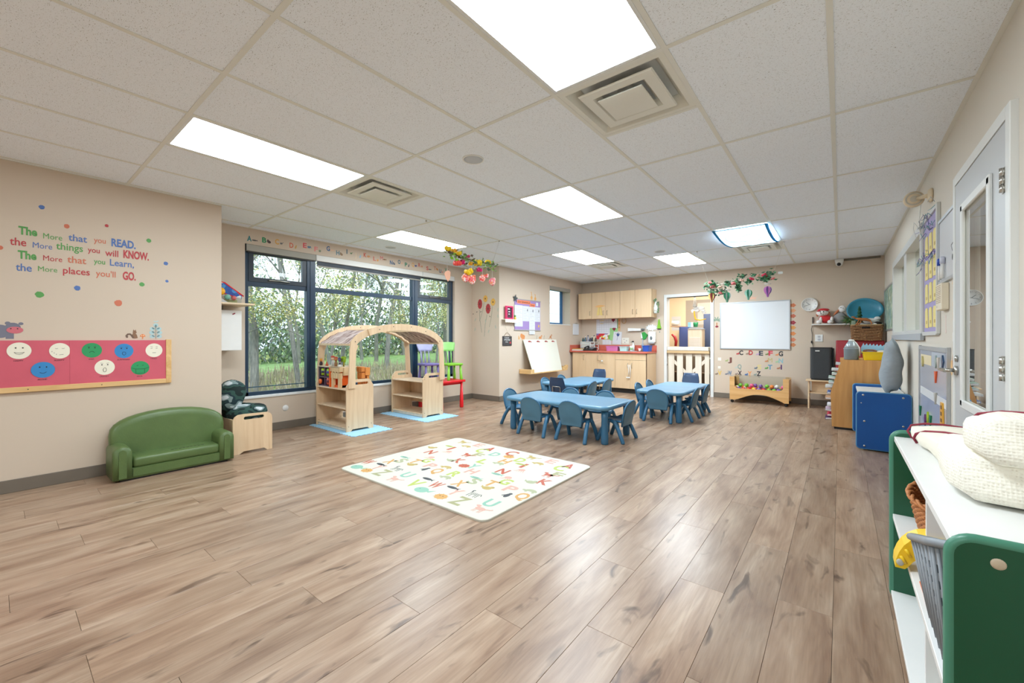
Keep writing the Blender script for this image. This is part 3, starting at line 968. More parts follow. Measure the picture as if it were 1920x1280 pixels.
def grow(m, p, d, r, l, dep, tips, rnd, bend=.25, mi=0, droop=0.0):
    """one branch with side branches; tips collects twig ends for leaves"""
    n = 4 if dep > 1 else 2
    pts, rs = [p.copy()], [r]
    q = p.copy(); dd = d.copy()
    for i in range(n):
        dd = (dd + Vector((rnd.uniform(-bend, bend), rnd.uniform(-bend, bend), rnd.uniform(-bend * .4, bend * .5) - droop))).normalized()
        q = q + dd * (l / n)
        pts.append(q.copy()); rs.append(r * (1 - .6 * (i + 1) / n))
        tips.append((q.copy(), dep))
    m.mi = mi if dep > 1 else 1
    m.tube(pts, rs, 6 if dep > 2 else 3, caps=False)
    if dep > 0:
        kk = rnd.randint(4, 6) if dep > 2 else rnd.randint(3, 5)
        for j in range(kk):
            t = rnd.uniform(.3, 1.0)
            i = min(int(t * n), n - 1)
            b = pts[i].lerp(pts[i + 1], t * n - i)
            a = Vector((rnd.uniform(-1, 1), rnd.uniform(-1, 1), rnd.uniform(0.0, .9))).normalized()
            grow(m, b, (dd * .55 + a).normalized(), rs[i] * .55, l * rnd.uniform(.45, .68), dep - 1, tips, rnd, bend * 1.15, mi, droop)


LEAFC = {'yellow': pm('yellow_green_leaf', (200, 200, 138), .8), 'green': pm('mid_green_leaf', (128, 148, 104), .8), 'dark': pm('dark_green_leaf', (98, 120, 96), .8), 'grey': pm('grey_green_leaf', (160, 174, 146), .8), 'gold': pm('golden_leaf', (222, 204, 130), .8)}


def make_tree(seed, h, r, leaves, pal, lab, grp, droop=0.0, trunk_frac=.75, dep=4, hang=False):
    rnd = random.Random(seed)
    t = thing('tree', lab, 'tree', (0, 0, 0), group=grp)
    m = M(BARK, TWIG)
    tips = []
    grow(m, Vector((0, 0, -.1)), Vector((rnd.uniform(-.08, .08), rnd.uniform(-.08, .08), 1)), r, h * trunk_frac, dep, tips, rnd, .12, 0, droop)
    m.build('trunk', parent=t, local=True)
    if leaves:
        lm = M(*[LEAFC[c] for c in pal])
        fine = [q for q in tips if q[1] <= 1]
        for k in range(leaves):
            q, dp = rnd.choice(fine)
            c = q + Vector((rnd.gauss(0, .13), rnd.gauss(0, .13), rnd.gauss(0, .13) - (rnd.random() * 1.2 if hang else 0)))
            a = rnd.uniform(0, 6.3); s = rnd.uniform(.014, .034); ti = rnd.uniform(-1, 1)
            u = Vector((math.cos(a), math.sin(a), ti)).normalized() * s
            v = u.cross(Vector((rnd.uniform(-1, 1), rnd.uniform(-1, 1), 1))).normalized() * s * (.6 if not hang else .35)
            if hang: u = Vector((u.x * .3, u.y * .3, s * 1.6))
            lm.mi = rnd.randrange(len(pal))
            lm._add([c - u, c - v, c + u, c + v], [[0, 1, 2, 3]])
        lm.build('foliage', parent=t, local=True, kind='stuff')
    return t


def put(t, x, y, rz, sc, first, lab):
    o = t if first else clone(t)
    o.location = (x, y, terrain(x, y)); o.rotation_euler = (0, 0, rz); o.scale = (sc, sc, sc)
    o['label'] = lab
    if 'group' in o: del o['group']
    return o


T1 = make_tree(3, 7.5, .085, 2600, ('yellow', 'grey'), 'x', None, dep=5)
T2 = make_tree(8, 8.5, .075, 5200, ('green', 'grey', 'yellow'), 'x', None, dep=5)
T3 = make_tree(15, 7.0, .13, 18000, ('grey', 'green', 'green'), 'x', None, droop=.05, hang=True)
T4 = make_tree(30, 4.0, .05, 5200, ('gold', 'yellow', 'green'), 'x', None, dep=4, trunk_frac=.6)
T5 = make_tree(44, 6.5, .08, 13000, ('dark', 'green', 'dark'), 'x', None, dep=4, trunk_frac=.7)
W_ = 'seen through the %s bay of the big window'
spots = {'T1': [(-9.3, 3.3, 0, 1.0, 'leaning grey tree with sparse yellow leaves, nearest trunk outside the left window bay'), (-11.5, 2.6, 2, 1.1, 'bare grey tree just behind the nearest leaning one'), (-12.5, 8.6, 4, 1.15, 'thick bare tree outside the middle of the big window'),
                (-15, 5.2, 1, 1.3, 'tall bare tree farther back outside the left window bay'), (-17.5, 11.5, 3, 1.3, 'tall bare tree far outside the middle window bay'), (-10.5, 9.9, 5, .9, 'low forked bare tree outside the right half of the middle bay'), (-13, 13.6, 2.4, 1.1, 'bare spreading tree outside the right window bay')],
         'T2': [(-10.2, 4.6, 1.0, .9, 'slim tree with green and yellow leaves right of the nearest trunk'), (-14, 4.3, 0, 1.1, 'green-leaved tree behind the left window mullion'), (-16, 8.4, 2, 1.2, 'leafy tall tree in the middle distance outside the middle bay'), (-19, 6.6, 3, 1.4, 'tall leafy tree at the back of the left bay'), (-18, 14, 1, 1.3, 'leafy tree at the back of the middle bay'), (-11.8, 6.5, 4, .9, 'slender leafy tree just right of the left mullion'), (-15.5, 18.5, 4.4, 1.2, 'leafy tree at the back of the right bay')],
         'T3': [(-15.5, 14.2, 0, 1.15, 'weeping grey-green willow outside the right part of the middle bay'), (-19, 18, 1.5, 1.3, 'larger weeping willow behind the first one')],
         'T4': [(-8.6, 4.1, 0, .8, 'golden-leaved shrub tree low in the left window bay'), (-8.9, 7.3, 2, .75, 'golden shrub below the middle of the window'), (-9.5, 9.5, 1, .8, 'yellowing shrub seen through the playhouse arch'), (-9.8, 11.6, 3, .9, 'yellowing shrub outside the right window bay'), (-11, 5.7, 4, 1.0, 'pale golden bush behind the left mullion'), (-12.5, 10.9, 5, 1.1, 'golden bush farther back in the middle bay'), (-9.2, 2.9, 3.4, .8, 'golden bush at the far left edge of the window')],
         'T5': [(-20, 9, 0, 1.2, 'dark green bushy tree in the background of the middle bay'), (-21, 4.5, 2, 1.2, 'dark green bushy tree in the background of the left bay'), (-22, 13.5, 4, 1.3, 'dark green bushy tree in the background, centre right'), (-20, 22, 1, 1.4, 'dark green bushy tree behind the right bay'), (-14.5, 11.8, 3, .9, 'dark green tree behind the playhouse arch'), (-24, 18, 5, 1.5, 'darkest bushy tree at the far back right')]}
for k, T in (('T1', T1), ('T2', T2), ('T3', T3), ('T4', T4), ('T5', T5)):
    for i, (x, y, rz, sc, lab) in enumerate(reversed(spots[k])):
        last = i == len(spots[k]) - 1
        put(T, x, y, rz, sc, last, lab)
# hedge band far behind
rnd = random.Random(9)
m = M(LEAFC['green'], LEAFC['grey'], LEAFC['dark'], LEAFC['yellow'], TWIG)
for k in range(42000):
    y = rnd.uniform(-6, 42); x = -24 - rnd.random() * 5 ; z = terrain(x, y) + abs(rnd.gauss(0, 1)) * 2.3 * (1 + .35 * math.sin(y * .9))
    s = rnd.uniform(.05, .12); a = rnd.uniform(0, 6.3)
    u = Vector((math.cos(a) * s, math.sin(a) * s, rnd.uniform(-s, s))); v = Vector((-math.sin(a) * s * .3, math.cos(a) * s * .3, s))
    m.mi = rnd.choice((0, 1, 1, 2, 2, 3, 4))
    c = Vector((x, y, z))
    m._add([c - u, c - v, c + u, c + v], [[0, 1, 2, 3]])
g = m.build('thicket'); g['kind'] = 'stuff'; tag(g, 'grey-green thicket of scrub behind all the trees', 'thicket')
# ================================================================ furniture
def rrect(x0, x1, y0, y1, r, n=5, rs=None):
    """rounded rectangle outline; rs optional radii (bl, br, tr, tl)"""
    rs = rs or (r, r, r, r)
    out = []
    for (cx, cy, a0, q) in ((x0, y0, PI, rs[0]), (x1, y0, 1.5 * PI, rs[1]), (x1, y1, 0, rs[2]), (x0, y1, .5 * PI, rs[3])):
        ox = cx + (q if cx == x0 else -q); oy = cy + (q if cy == y0 else -q)
        for i in range(n + 1):
            a = a0 + .5 * PI * i / n
            out.append((ox + q * math.cos(a), oy + q * math.sin(a)))
    return out


# ---- green toddler sofa
t = thing('toddler_sofa', 'small green vinyl sofa against the left wall', 'sofa', (-4.78, 1.03, 0))
m = M(GREENV).box(-4.93, -4.62, .64, 1.42, .012, .10, bev=.008, seg=2)
m.build('base', parent=t)
M(BLACK).box(-4.92, -4.63, .65, 1.41, 0, .012).build('glides', parent=t)
m = M(GREENV)
# seat cushion
m.box(-4.86, -4.615, .725, 1.345, .095, .185, bev=.028, seg=4)
m.build('seat', parent=t)
# curved back: outline in (y,z), thick, leaning
ol = [(.625, .02), (.625, .30)]
for i in range(17):
    a = PI - PI * i / 16
    ol.append((1.03 + .405 * math.cos(a) * (1 if abs(math.cos(a)) < .99 else 1), .33 + .19 * max(0, math.sin(a)) ** .75))
ol += [(1.435, .30), (1.435, .02)]
b = bmesh.new()
m = M(GREENV)
K = len(ol)
prof = [(-4.955, .93), (-4.95, 1.0), (-4.90, 1.03), (-4.86, 1.025), (-4.835, .985), (-4.83, .90)]
vs = []
for x, s in prof:
    for (y, z) in ol:
        dz = z - .02
        vs.append((x + (.02 - .06 * dz), 1.03 + (y - 1.03) * (s if dz > .2 else min(s, 1.0)), .02 + dz * s))
fs = []
for i in range(len(prof) - 1):
    for j in range(K - 1):
        fs.append([i * K + j, i * K + j + 1, (i + 1) * K + j + 1, (i + 1) * K + j])
fs.append(list(range(K))); fs.append([(len(prof) - 1) * K + j for j in range(K)][::-1])
m._add(vs, fs, True)
m.build('backrest', parent=t)
for s, (a, c) in ((0, (.600, .725)), (1, (1.335, 1.46))):
    m = M(GREENV)
    pts = [(a, .02), (c, .02), (c, .235)] + [((a + c) / 2 + (c - a) / 2 * math.cos(PI * i / 10), .235 + .055 * math.sin(PI * i / 10)) for i in range(1, 10)] + [(a, .235)]
    sc_ = [(-4.92, .97, .97), (-4.90, 1, 1), (-4.64, 1.0, 1.0), (-4.615, .96, .985), (-4.605, .88, .96)]
    cy = (a + c) / 2
    vs = [(x, cy + (y - cy) * q, .02 + (z - .02) * w) for x, q, w in sc_ for y, z in pts]
    K2 = len(pts)
    fs = [[i * K2 + j, i * K2 + (j + 1) % K2, (i + 1) * K2 + (j + 1) % K2, (i + 1) * K2 + j] for i in range(len(sc_) - 1) for j in range(K2)]
    fs += [list(range(K2)), [(len(sc_) - 1) * K2 + j for j in range(K2)][::-1]]
    m._add(vs, fs, True)
    arm = m.build('armrest', parent=t)
    m = M(GREENV)
    w = .024
    pp = [(cy - w, .03), (cy + w, .03), (cy + w, .235)] + [(cy + w * math.cos(PI * i / 8), .235 + .028 * math.sin(PI * i / 8)) for i in range(1, 8)] + [(cy - w, .235)]
    m.prism(pp, 'x', -4.606, -4.597)
    m.build('front_band', parent=arm)
m = M(GREENV).prism([(.728, .03), (1.342, .03), (1.342, .098), (.728, .098)], 'x', -4.622, -4.612)
m.build('apron', parent=t)
dm = M(INK)
rnd = random.Random(2)
for k in range(9):
    y = .99 + k * .028; z = .1855
    dm.tube([(-4.69 + rnd.uniform(-.01, .01), y, z), (-4.685 + rnd.uniform(-.01, .01), y + .012, z), (-4.692, y + .022, z)], .0022, 4)
dm.build('pen_marks', parent=t)

# ---- wooden chair with camouflage cushion, left of the window
t = thing('wooden_cube_chair', 'pale plywood cube chair with an oval grip hole, right of the green sofa', 'chair', (-5.1, 1.69, 0))
for y0, y1 in ((0, 0),):
    for x0 in (-4.80, -5.42):
        ol = [(1.50, .0), (1.56, .0), (1.60, .025), (1.79, .025), (1.82, .0), (1.87, .0)] + [(1.87, .33)] + [(1.81 + .06 * math.cos(a), .34 + .06 * math.sin(a)) for a in (.3, .8, 1.3)] + [(1.60, .405)] + [(1.57 + .07 * math.cos(a), .335 + .07 * math.sin(a)) for a in (1.9, 2.4, 2.9)]
        hole = rrect(1.60, 1.79, .345, .378, .0155)
        M(MAPLEX if False else MAPLE).prism(ol, 'x', x0, x0 + .018, holes=[hole]).build('side_panel', parent=t)
M(MAPLE).box(-5.402, -4.80, 1.53, 1.548, .06, .34).build('back_panel', parent=t)
M(MAPLEX).box(-5.402, -4.80, 1.548, 1.85, .20, .218).build('seat_board', parent=t)
CAMO = mat_steps('camouflage_fleece', [(18, 34, 32), (44, 74, 66), (30, 50, 56), (120, 138, 136), (196, 202, 204)], 7.5, rough=.95, pos=[0, .42, .5, .56, .62], detail=1.0, stretch=(1, .8, 1.3))
t2 = thing('camouflage_cushion', 'dark green and white camouflage cushion slumped on the plywood chair', 'cushion', (-5.1, 1.65, .22))
m = M(CAMO)
m.ball((-5.10, 1.70, .36), .27, .17, .115, 20, 12, .8, .03, 1)
m.ball((-5.20, 1.60, .55), .22, .12, .18, 20, 12, .85, .05, 2, rot=Matrix.Rotation(-.35, 3, 'X'))
m.ball((-4.98, 1.78, .40), .15, .10, .075, 16, 10, .85, .05, 4)
m.build('cover', parent=t2)

# ---- recess shelf and white cabinet
t = thing('wall_shelf', 'small pale wooden shelf high in the recess left of the window', 'shelf', (-5.45, 1.66, 1.57))
M(MAPLEX).box(-5.69, -5.22, 1.465, 1.86, 1.558, 1.576, bev=.002).build('shelf_board', parent=t)
M(pm('bracket_grey', (120, 112, 104), .5)).box(-5.69, -5.5, 1.60, 1.63, 1.50, 1.558).build('bracket', parent=t)
t = thing('white_wall_cabinet', 'plain white wall cabinet in the recess below the small shelf', 'cabinet', (-5.5, 1.6, 1.3))
M(WHITEM).box(-5.69, -5.42, 1.465, 1.77, 1.045, 1.50, bev=.003).build('body', parent=t)
M(WHITEM).box(-5.419, -5.40, 1.467, 1.785, 1.045, 1.50, bev=.003).build('door', parent=t)
M(MAROON).box(-5.399, -5.396, 1.69, 1.72, 1.455, 1.468, rot=Matrix.Rotation(.5, 3, 'X')).build('red_sticker', parent=t, label='small red sticker')
t = thing('activity_toy', 'blue and red slanted activity toy with coloured balls on the recess shelf', 'toy', (-5.4, 1.6, 1.58))
PRN = mat_steps('blue_print', [(34, 88, 160), (70, 140, 196), (40, 70, 150), (206, 60, 70), (236, 236, 230)], 26, 'voronoi', .5, pos=[0, .45, .6, .82, .92])
M(PRN).prism([(1.50, 1.80), (1.56, 1.82), (1.62, 1.81), (1.80, 1.68), (1.80, 1.64), (1.60, 1.70), (1.50, 1.76)], 'x', -5.46, -5.445).build('printed_board', parent=t)
M(REDP).tube([(-5.45, 1.50, 1.80), (-5.45, 1.56, 1.822), (-5.45, 1.63, 1.812), (-5.45, 1.82, 1.672)], .008, 6).tube([(-5.44, 1.48, 1.76), (-5.44, 1.60, 1.695), (-5.44, 1.72, 1.66)], .006, 6).build('red_edge', parent=t)
M(pm('grey_board', (196, 194, 192), .6)).prism([(1.47, 1.64), (1.47, 1.69), (1.49, 1.69), (1.66, 1.577), (1.56, 1.577)], 'x', -5.40, -5.385).build('slanted_side', parent=t)
M(pm('ball_yellow', (244, 176, 32), .35)).ball((-5.42, 1.585, 1.71), .043, n=16, m=10).build('yellow_ball', parent=t)
M(pm('ball_mint', (130, 190, 170), .4)).ball((-5.42, 1.65, 1.65), .032, n=16, m=10).build('mint_ball', parent=t)
M(pm('ball_coral', (236, 110, 104), .4)).ball((-5.43, 1.715, 1.645), .026, n=16, m=10).build('coral_ball', parent=t)
M(mat_glass('clear_plastic', (240, 246, 248), .8)).box(-5.46, -5.39, 1.47, 1.78, 1.577, 1.66).build('clear_box', parent=t)
M(pm('kraft_label', (196, 180, 120), .6)).box(-5.47, -5.463, 1.62, 1.76, 1.58, 1.625).build('label_strip', parent=t)

# ---- playhouse: two shelf units joined by arches with cloth canopies
XF, XB = -4.848, -5.61


def shelf_unit(y0, y1, lab):
    t = thing('shelf_unit', lab, 'shelf unit', ((XF + XB) / 2, (y0 + y1) / 2, .006))
    for x in (XF, XB):
        dy = y1 - y0
        ol = [(y0, .006), (y0 + .06, .006), (y0 + .085, .03), (y1 - .085, .03), (y1 - .06, .006), (y1, .006), (y1, .575)]
        ol += [(y1 - .05, .648), (y1 - .08, .658), (y0 + .09, .658), (y0 + .06, .65), (y0, .575)]
        hole = rrect(y0 + .11, y1 - .075, .59, .622, .0155)
        M(MAPLE).prism(ol, 'x', x, x + .018, holes=[hole]).build('side_panel', parent=t)
        bm_ = M(BLACK)
        for (yy, zz) in ((y0 + .03, .07), (y0 + .03, .57), (y0 + .03, .60), (y0 + .03, .63), (y1 - .03, .07)):
            bm_.lathe((x + .018, yy, zz), [(.005, 0), (.004, .0015)], 8, 'x')
        bm_.build('bolt', parent=t)
    for z in (.06, .30, .54):
        M(MAPLEX).box(XB + .018, XF, y0 + .008, y1 - .008, z - .016, z, bev=.002).build('shelf_board', parent=t)
    M(PALEW).box(XB + .018, XF, y0 + .02, y0 + .034, .01, .044).build('toe_kick', parent=t)
    # back panel only half height behind the top shelf gap
    M(MAPLE).box(XB + .018, XF, y1 - .02, y1 - .008, .15, .524).build('back_panel', parent=t)
    return t


shelf_unit(2.75, 3.13, 'plywood two-bay shelf unit on the left blue foam mat, holding toys')
shelf_unit(3.96, 4.355, 'plywood shelf unit on the right blue foam mat, with an empty top')
t = thing('playhouse_arch', 'curved plywood arch frame with striped cloth canopies over the two shelf units', 'play arch', (-5.22, 3.55, .6))


def arch_outline(w0):
    pass


def arch_pts():
    # centre line in (y,z) with half width
    pts = [(2.815, .55, .047), (2.82, .80, .043), (2.83, 1.02, .044), (2.85, 1.10, .054)]
    n = 14
    for i in range(n + 1):
        a = PI * (.93 - .86 * i / n)
        y = 3.56 + .74 * math.cos(a) * 1.0
        z = 1.055 + .285 * math.sin(a)
        pts.append((y, z, .045))
    pts += [(4.27, 1.10, .054), (4.285, 1.02, .044), (4.30, .80, .043), (4.31, .55, .047)]
    return pts


for x in (XF + .019, XB - .019):
    P_ = arch_pts()
    L1, L2 = [], []
    for i, (y, z, w) in enumerate(P_):
        a = P_[max(i - 1, 0)]; b_ = P_[min(i + 1, len(P_) - 1)]
        dy, dz = b_[0] - a[0], b_[1] - a[1]; l = math.hypot(dy, dz)
        ny_, nz_ = -dz / l, dy / l
        L1.append((y + ny_ * w, z + nz_ * w)); L2.append((y - ny_ * w, z - nz_ * w))
    mid = len(P_) // 2 - 3
    M(MAPLE).prism(L1[:mid + 1] + L2[:mid + 1][::-1], 'x', x, x + .018).build('left_rib', parent=t)
    M(MAPLE).prism(L1[mid - 1:] + L2[mid - 1:][::-1], 'x', x + (.0181 if x > -5 else -.0181), x + (.036 if x > -5 else 0)).build('right_rib', parent=t)
    bm_ = M(BLACK)
    for (yy, zz) in ((2.86, 1.14), (3.20, 1.30), (3.42, 1.345), (3.72, 1.345), (3.98, 1.285), (4.25, 1.14)):
        bm_.lathe((x + (.037 if yy > 3.1 and x > -5 else .019), yy, zz), [(.007, 0), (.006, .002)], 8, 'x')
    bm_.build('bolt', parent=t)
STR = mat_steps('striped_cloth', [(122, 98, 92), (166, 140, 132), (206, 186, 178), (140, 112, 106)], 1.0, pos=[0, .40, .52, .62], stretch=(24, 1.2, 1.2), detail=3)


def canopy(ya, za, yb, zb, sag):
    m = M(STR)
    n, k = 14, 12
    vs = []
    for i in range(n + 1):
        for j in range(k + 1):
            u, v = i / n, j / k
            y = ya + (yb - ya) * u; z = za + (zb - za) * u + .035 * math.sin(PI * u) - sag * math.sin(PI * v) * math.sin(PI * u) + .006 * math.sin(u * 22 + v * 3)
            vs.append((XB + .0 + (XF - XB) * v, y, z))
    fs = [[i * (k + 1) + j, i * (k + 1) + j + 1, (i + 1) * (k + 1) + j + 1, (i + 1) * (k + 1) + j] for i in range(n) for j in range(k)]
    n0 = len(vs)
    m._add(vs, fs, True)
    m.build('cloth_canopy', parent=t)
    M(MAPLE).box(XB, XF + .02, ya - .012, ya + .012, za - .02, za + .005).build('canopy_rail', parent=t)
    M(MAPLE).box(XB, XF + .02, yb - .012, yb + .012, zb - .02, zb + .004).build('canopy_rail', parent=t)


canopy(2.80, 1.11, 3.22, 1.30, .02)
canopy(4.32, 1.11, 3.88, 1.30, .02)

# ---- foam tiles
def foam(x0, x1, y0, y1, lab):
    m = M(FOAM)
    pts = []

    def edge(ax, ay, bx, by, n):
        dx, dy = bx - ax, by - ay; L_ = math.hypot(dx, dy); nx_, ny_ = dy / L_, -dx / L_
        for i in range(n):
            for f, o in ((.08, 0), (.0 + .18, .014), (.55, .014), (.65, 0)):
                u = (i + f) / n
                pts.append((ax + dx * u + nx_ * o, ay + dy * u + ny_ * o))
    edge(x0, y0, x1, y0, 18); edge(x1, y0, x1, y1, 8); edge(x1, y1, x0, y1, 18); edge(x0, y1, x0, y0, 8)
    m.prism(pts, 'z', .0003, .006)
    o = m.build('foam_mat'); origin(o, ((x0 + x1) / 2, (y0 + y1) / 2, 0))
    return tag(o, lab, 'mat')


foam(-5.66, -4.565, 2.69, 3.235, 'light blue toothed foam mat under the left shelf unit')
foam(-5.67, -4.56, 3.80, 4.42, 'light blue toothed foam mat under the right shelf unit')

# ---- items on the left shelf unit
ZT = .54
t = thing('toy_tower', 'dark wooden toy cabinet with orange side and green barrels on the left shelf unit', 'toy', (-5.45, 2.85, ZT))
PLUM = pm('plum_wood', (92, 66, 84), .5); ORNG = pm('orange_wood', (232, 96, 28), .45)
M(PLUM).box(-5.585, -5.285, 3.005, 3.02, ZT, .80).box(-5.585, -5.57, 2.775, 3.005, ZT, .80).box(-5.44, -5.43, 2.78, 3.005, ZT + .012, .788).box(-5.57, -5.30, 2.78, 3.005, ZT + .115, ZT + .13).box(-5.57, -5.30, 2.78, 3.005, ZT, ZT + .012).box(-5.57, -5.30, 2.78, 3.005, .788, .80).build('frame', parent=t)
M(ORNG).box(-5.30, -5.282, 2.77, 3.02, ZT, .80).build('end_panel', parent=t)
M(MAPLEX).box(-5.60, -5.05, 2.77, 3.03, .80, .812).build('top_board', parent=t)
M(ORNG).box(-5.282, -5.06, 2.80, 3.0, ZT, ZT + .03).box(-5.075, -5.06, 2.80, 3.0, ZT, .80).build('orange_tray', parent=t)
for c, (x, z, col) in enumerate(((-5.51, .73, (176, 206, 44)), (-5.365, .73, (150, 200, 60)), (-5.365, .61, (196, 84, 70)))):
    M(pm('barrel%d' % c, col, .4)).lathe((x, 2.81, z), [(.0, -.045), (.032, -.045), (.037, 0), (.032, .045), (0, .045)], 14).build('barrel', parent=t)
    M(pm('barrel_band%d' % c, ((50, 50, 70), (70, 80, 150), (100, 40, 50))[c], .4)).lathe((x, 2.81, z), [(.034, -.018), (.0385, -.012), (.0385, .012), (.034, .018)], 14).build('barrel_band', parent=t)
M(pm('orange_ball', (240, 110, 40), .4)).lathe((-5.53, 2.77, .60), [(0, -.01), (.034, -.008), (.034, .008), (0, .01)], 18, 'y').build('orange_disc', parent=t)
# two little block walls (wooden bridge blocks)
TOYW = mat_wood('toy_block_wood', (196, 110, 44), (226, 150, 76), 'z'); TOYP = mat_wood('toy_block_pale', (206, 170, 120), (232, 204, 160), 'z')
for (xa, xb, w, lab, nb) in ((-5.27, -5.02, TOYP, 'pale wooden block castle table on the left shelf unit', 4), (-4.99, -4.80 - .06, TOYW, 'orange wooden block castle table behind the left arch post', 4)):
    t = thing('toy_castle', lab, 'toy', ((xa + xb) / 2, 2.93, ZT))
    yy0, yy1 = (2.77, 2.96) if w is TOYP else (2.98, 3.10)
    for k in range(7):
        xx = xa + (xb - xa) * k / 7
        M(w).box(xx + .002, xx + (xb - xa) / 7 - .008, yy0, yy0 + .05, .735 + (.0 if k % 2 else .012), .812, bev=.002).build('block', parent=t)
        if k < 6: M(w).box(xx + .018, xx + .018 + (xb - xa) / 7 - .008, yy0 + .001, yy0 + .051, .66, .733, bev=.002).build('block', parent=t)
    for xx in (xa + .02, xb - .065):
        m = M(w).box(xx, xx + .04, yy0 + .005, yy0 + .045, ZT, .66, bev=.003); m.build('leg', parent=t)
    M(w).box(xa, xb, yy0 + .055, yy1, .70, .80).box(xa + .02, xa + .05, yy1 - .03, yy1, ZT, .70).box(xb - .05, xb - .02, yy1 - .03, yy1, ZT, .70).build('rear_wall', parent=t)
# figures standing on the toy cabinet
def figure(name, x, y, z, cols, lab, h=.1):
    t = thing(name, lab, 'toy figure', (x, y, z))
    c = [pm('fig_%d_%d_%d' % q, q, .5) for q in cols]
    M(c[0]).lathe((x, y, z), [(.0, 0), (.018, .0), (.022, h * .3), (.014, h * .6), (0, h * .62)], 10).build('body', parent=t)
    M(c[1]).ball((x, y, z + h * .78), .02 * h / .1, n=10, m=6).build('head', parent=t)
    M(c[2]).ball((x, y, z + h * .95), .022 * h / .1, .022 * h / .1, .012 * h / .1, n=10, m=6).build('hat', parent=t)
    return t


figure('toy_figure', -5.57, 2.80, .812, ((60, 40, 40), (226, 140, 60), (220, 160, 40)), 'tiny orange and black figure at the left end of the toy cabinet top', .09)
figure('toy_figure', -5.45, 2.82, .812, ((200, 96, 60), (210, 110, 70), (180, 80, 50)), 'tiny terracotta figure second from the left on the toy cabinet top', .05)
figure('toy_figure', -5.33, 2.84, .812, ((196, 196, 190), (226, 190, 160), (196, 80, 60)), 'toy figure with a red hat in the middle of the toy cabinet top', .13)
figure('toy_figure', -5.25, 2.84, .812, ((150, 110, 70), (190, 120, 70), (190, 90, 60)), 'brown toy figure right of the red-hatted one', .12)
figure('toy_figure', -5.155, 2.84, .812, ((150, 130, 140), (90, 80, 130), (80, 80, 120)), 'toy figure with a violet head beside the green toy tree', .11)
figure('toy_figure', -5.05 - .03, 2.80, .812, ((226, 226, 220), (40, 60, 40), (40, 60, 40)), 'small black and white figure at the right end of the toy cabinet top', .05)
t = thing('toy_tree', 'bright green toy palm tree on the toy cabinet top', 'toy', (-5.11, 2.87, .812))
M(pm('toy_trunk', (150, 140, 40), .5)).tube([(-5.11, 2.87, .812), (-5.105, 2.87, .86), (-5.115, 2.87, .90)], .010, 8).build('trunk', parent=t)
m = M(pm('toy_leaf', (136, 170, 20), .5))
m.ball((-5.12, 2.87, .925), .05, .03, .022, 10, 6, 1, .1).ball((-5.09, 2.87, .90), .02, .02, .04, 10, 6).ball((-5.15, 2.87, .90), .02, .02, .03, 10, 6)
m.build('leaf', parent=t)
t = thing('wire_toy', 'thin yellow wire toy rising from the left end of the toy cabinet', 'toy', (-5.55, 2.86, .812))
M(pm('yellow_wire', (226, 206, 60), .5)).tube([(-5.55, 2.86, .812), (-5.54, 2.86, .87), (-5.555, 2.86, .92), (-5.545, 2.86, .96)], .003, 5).build('wire', parent=t)

# ---- red plastic table with the two children's chairs on it
def round_leg(m, x, y, z0, z1, r0, r1, dx=0, dy=0):
    m.tube([(x + dx, y + dy, z0), (x + dx, y + dy, z0 + .015), (x + dx * .9, y + dy * .9, z0 + (z1 - z0) * .12), (x, y, z1)], [r0 * .9, r0, r0, r1], 12)
    return m


t = thing('childrens_table', 'low red plastic table right of the playhouse', 'table', (-5.36, 4.85, 0))
M(REDP).box(-5.66, -5.06, 4.50, 5.08, .435, .475, bev=.010, seg=3).build('tabletop', parent=t)
M(REDP).box(-5.60, -5.12, 4.56, 5.02, .40, .436).build('apron', parent=t)
for x, y in ((-5.63, 4.56), (-5.10, 4.56), (-5.63, 5.02), (-5.10, 5.02)):
    round_leg(M(REDP), x, y, 0, .44, .034, .020).build('leg', parent=t)


def kids_chair(x, y, rz, ms, mb, lab, z=.475):
    t = thing('childrens_chair', lab, 'chair', (x, y, z), rz)
    q = dict(local=True, parent=t)
    M(ms).box(-.15, .15, -.13, .13, .245, .285, bev=.012, seg=3).build('seat', **q)
    for sx in (-1, 1):
        for sy in (-1, 1):
            round_leg(M(ms), sx * .115, sy * .095, 0, .25, .026, .017, sx * .012, sy * .012).build('leg', **q)
    for xx in (-.075, 0, .075):
        M(mb).tube([(xx * .9, -.118, .27), (xx, -.135, .40), (xx * 1.05, -.15, .50)], [.017, .014, .013], 8, flat=.6).build('spindle', **q)
    m = M(mb)
    vs = []
    n = 10
    for i in range(n + 1):
        u = -1 + 2 * i / n
        for zz, k in ((.485, .125), (.52, .135), (.58, .152), (.625, .158), (.645, .150)):
            vs.append((u * k, -.150 - (zz - .48) * .18 + .03 * u * u, zz - .006 * u * u * (1 if zz > .6 else 0)))
    a = len(vs)
    vs2 = [(p[0], p[1] - .016, p[2]) for p in vs]
    fs = []
    for i in range(n):
        for j in range(4):
            f = [i * 5 + j, (i + 1) * 5 + j, (i + 1) * 5 + j + 1, i * 5 + j + 1]
            fs.append(f); fs.append([w_ + a for w_ in f][::-1])
    for i in range(n):
        fs.append([i * 5, (i + 1) * 5, (i + 1) * 5 + a, i * 5 + a]); fs.append([i * 5 + 4, (i + 1) * 5 + 4, (i + 1) * 5 + 4 + a, i * 5 + 4 + a])
    for j in range(4):
        fs.append([j, j + 1, j + 1 + a, j + a]); fs.append([n * 5 + j, n * 5 + j + 1, n * 5 + j + 1 + a, n * 5 + j + a])
    m._add(vs + vs2, fs, True)
    m.build('backrest', **q)
    return t


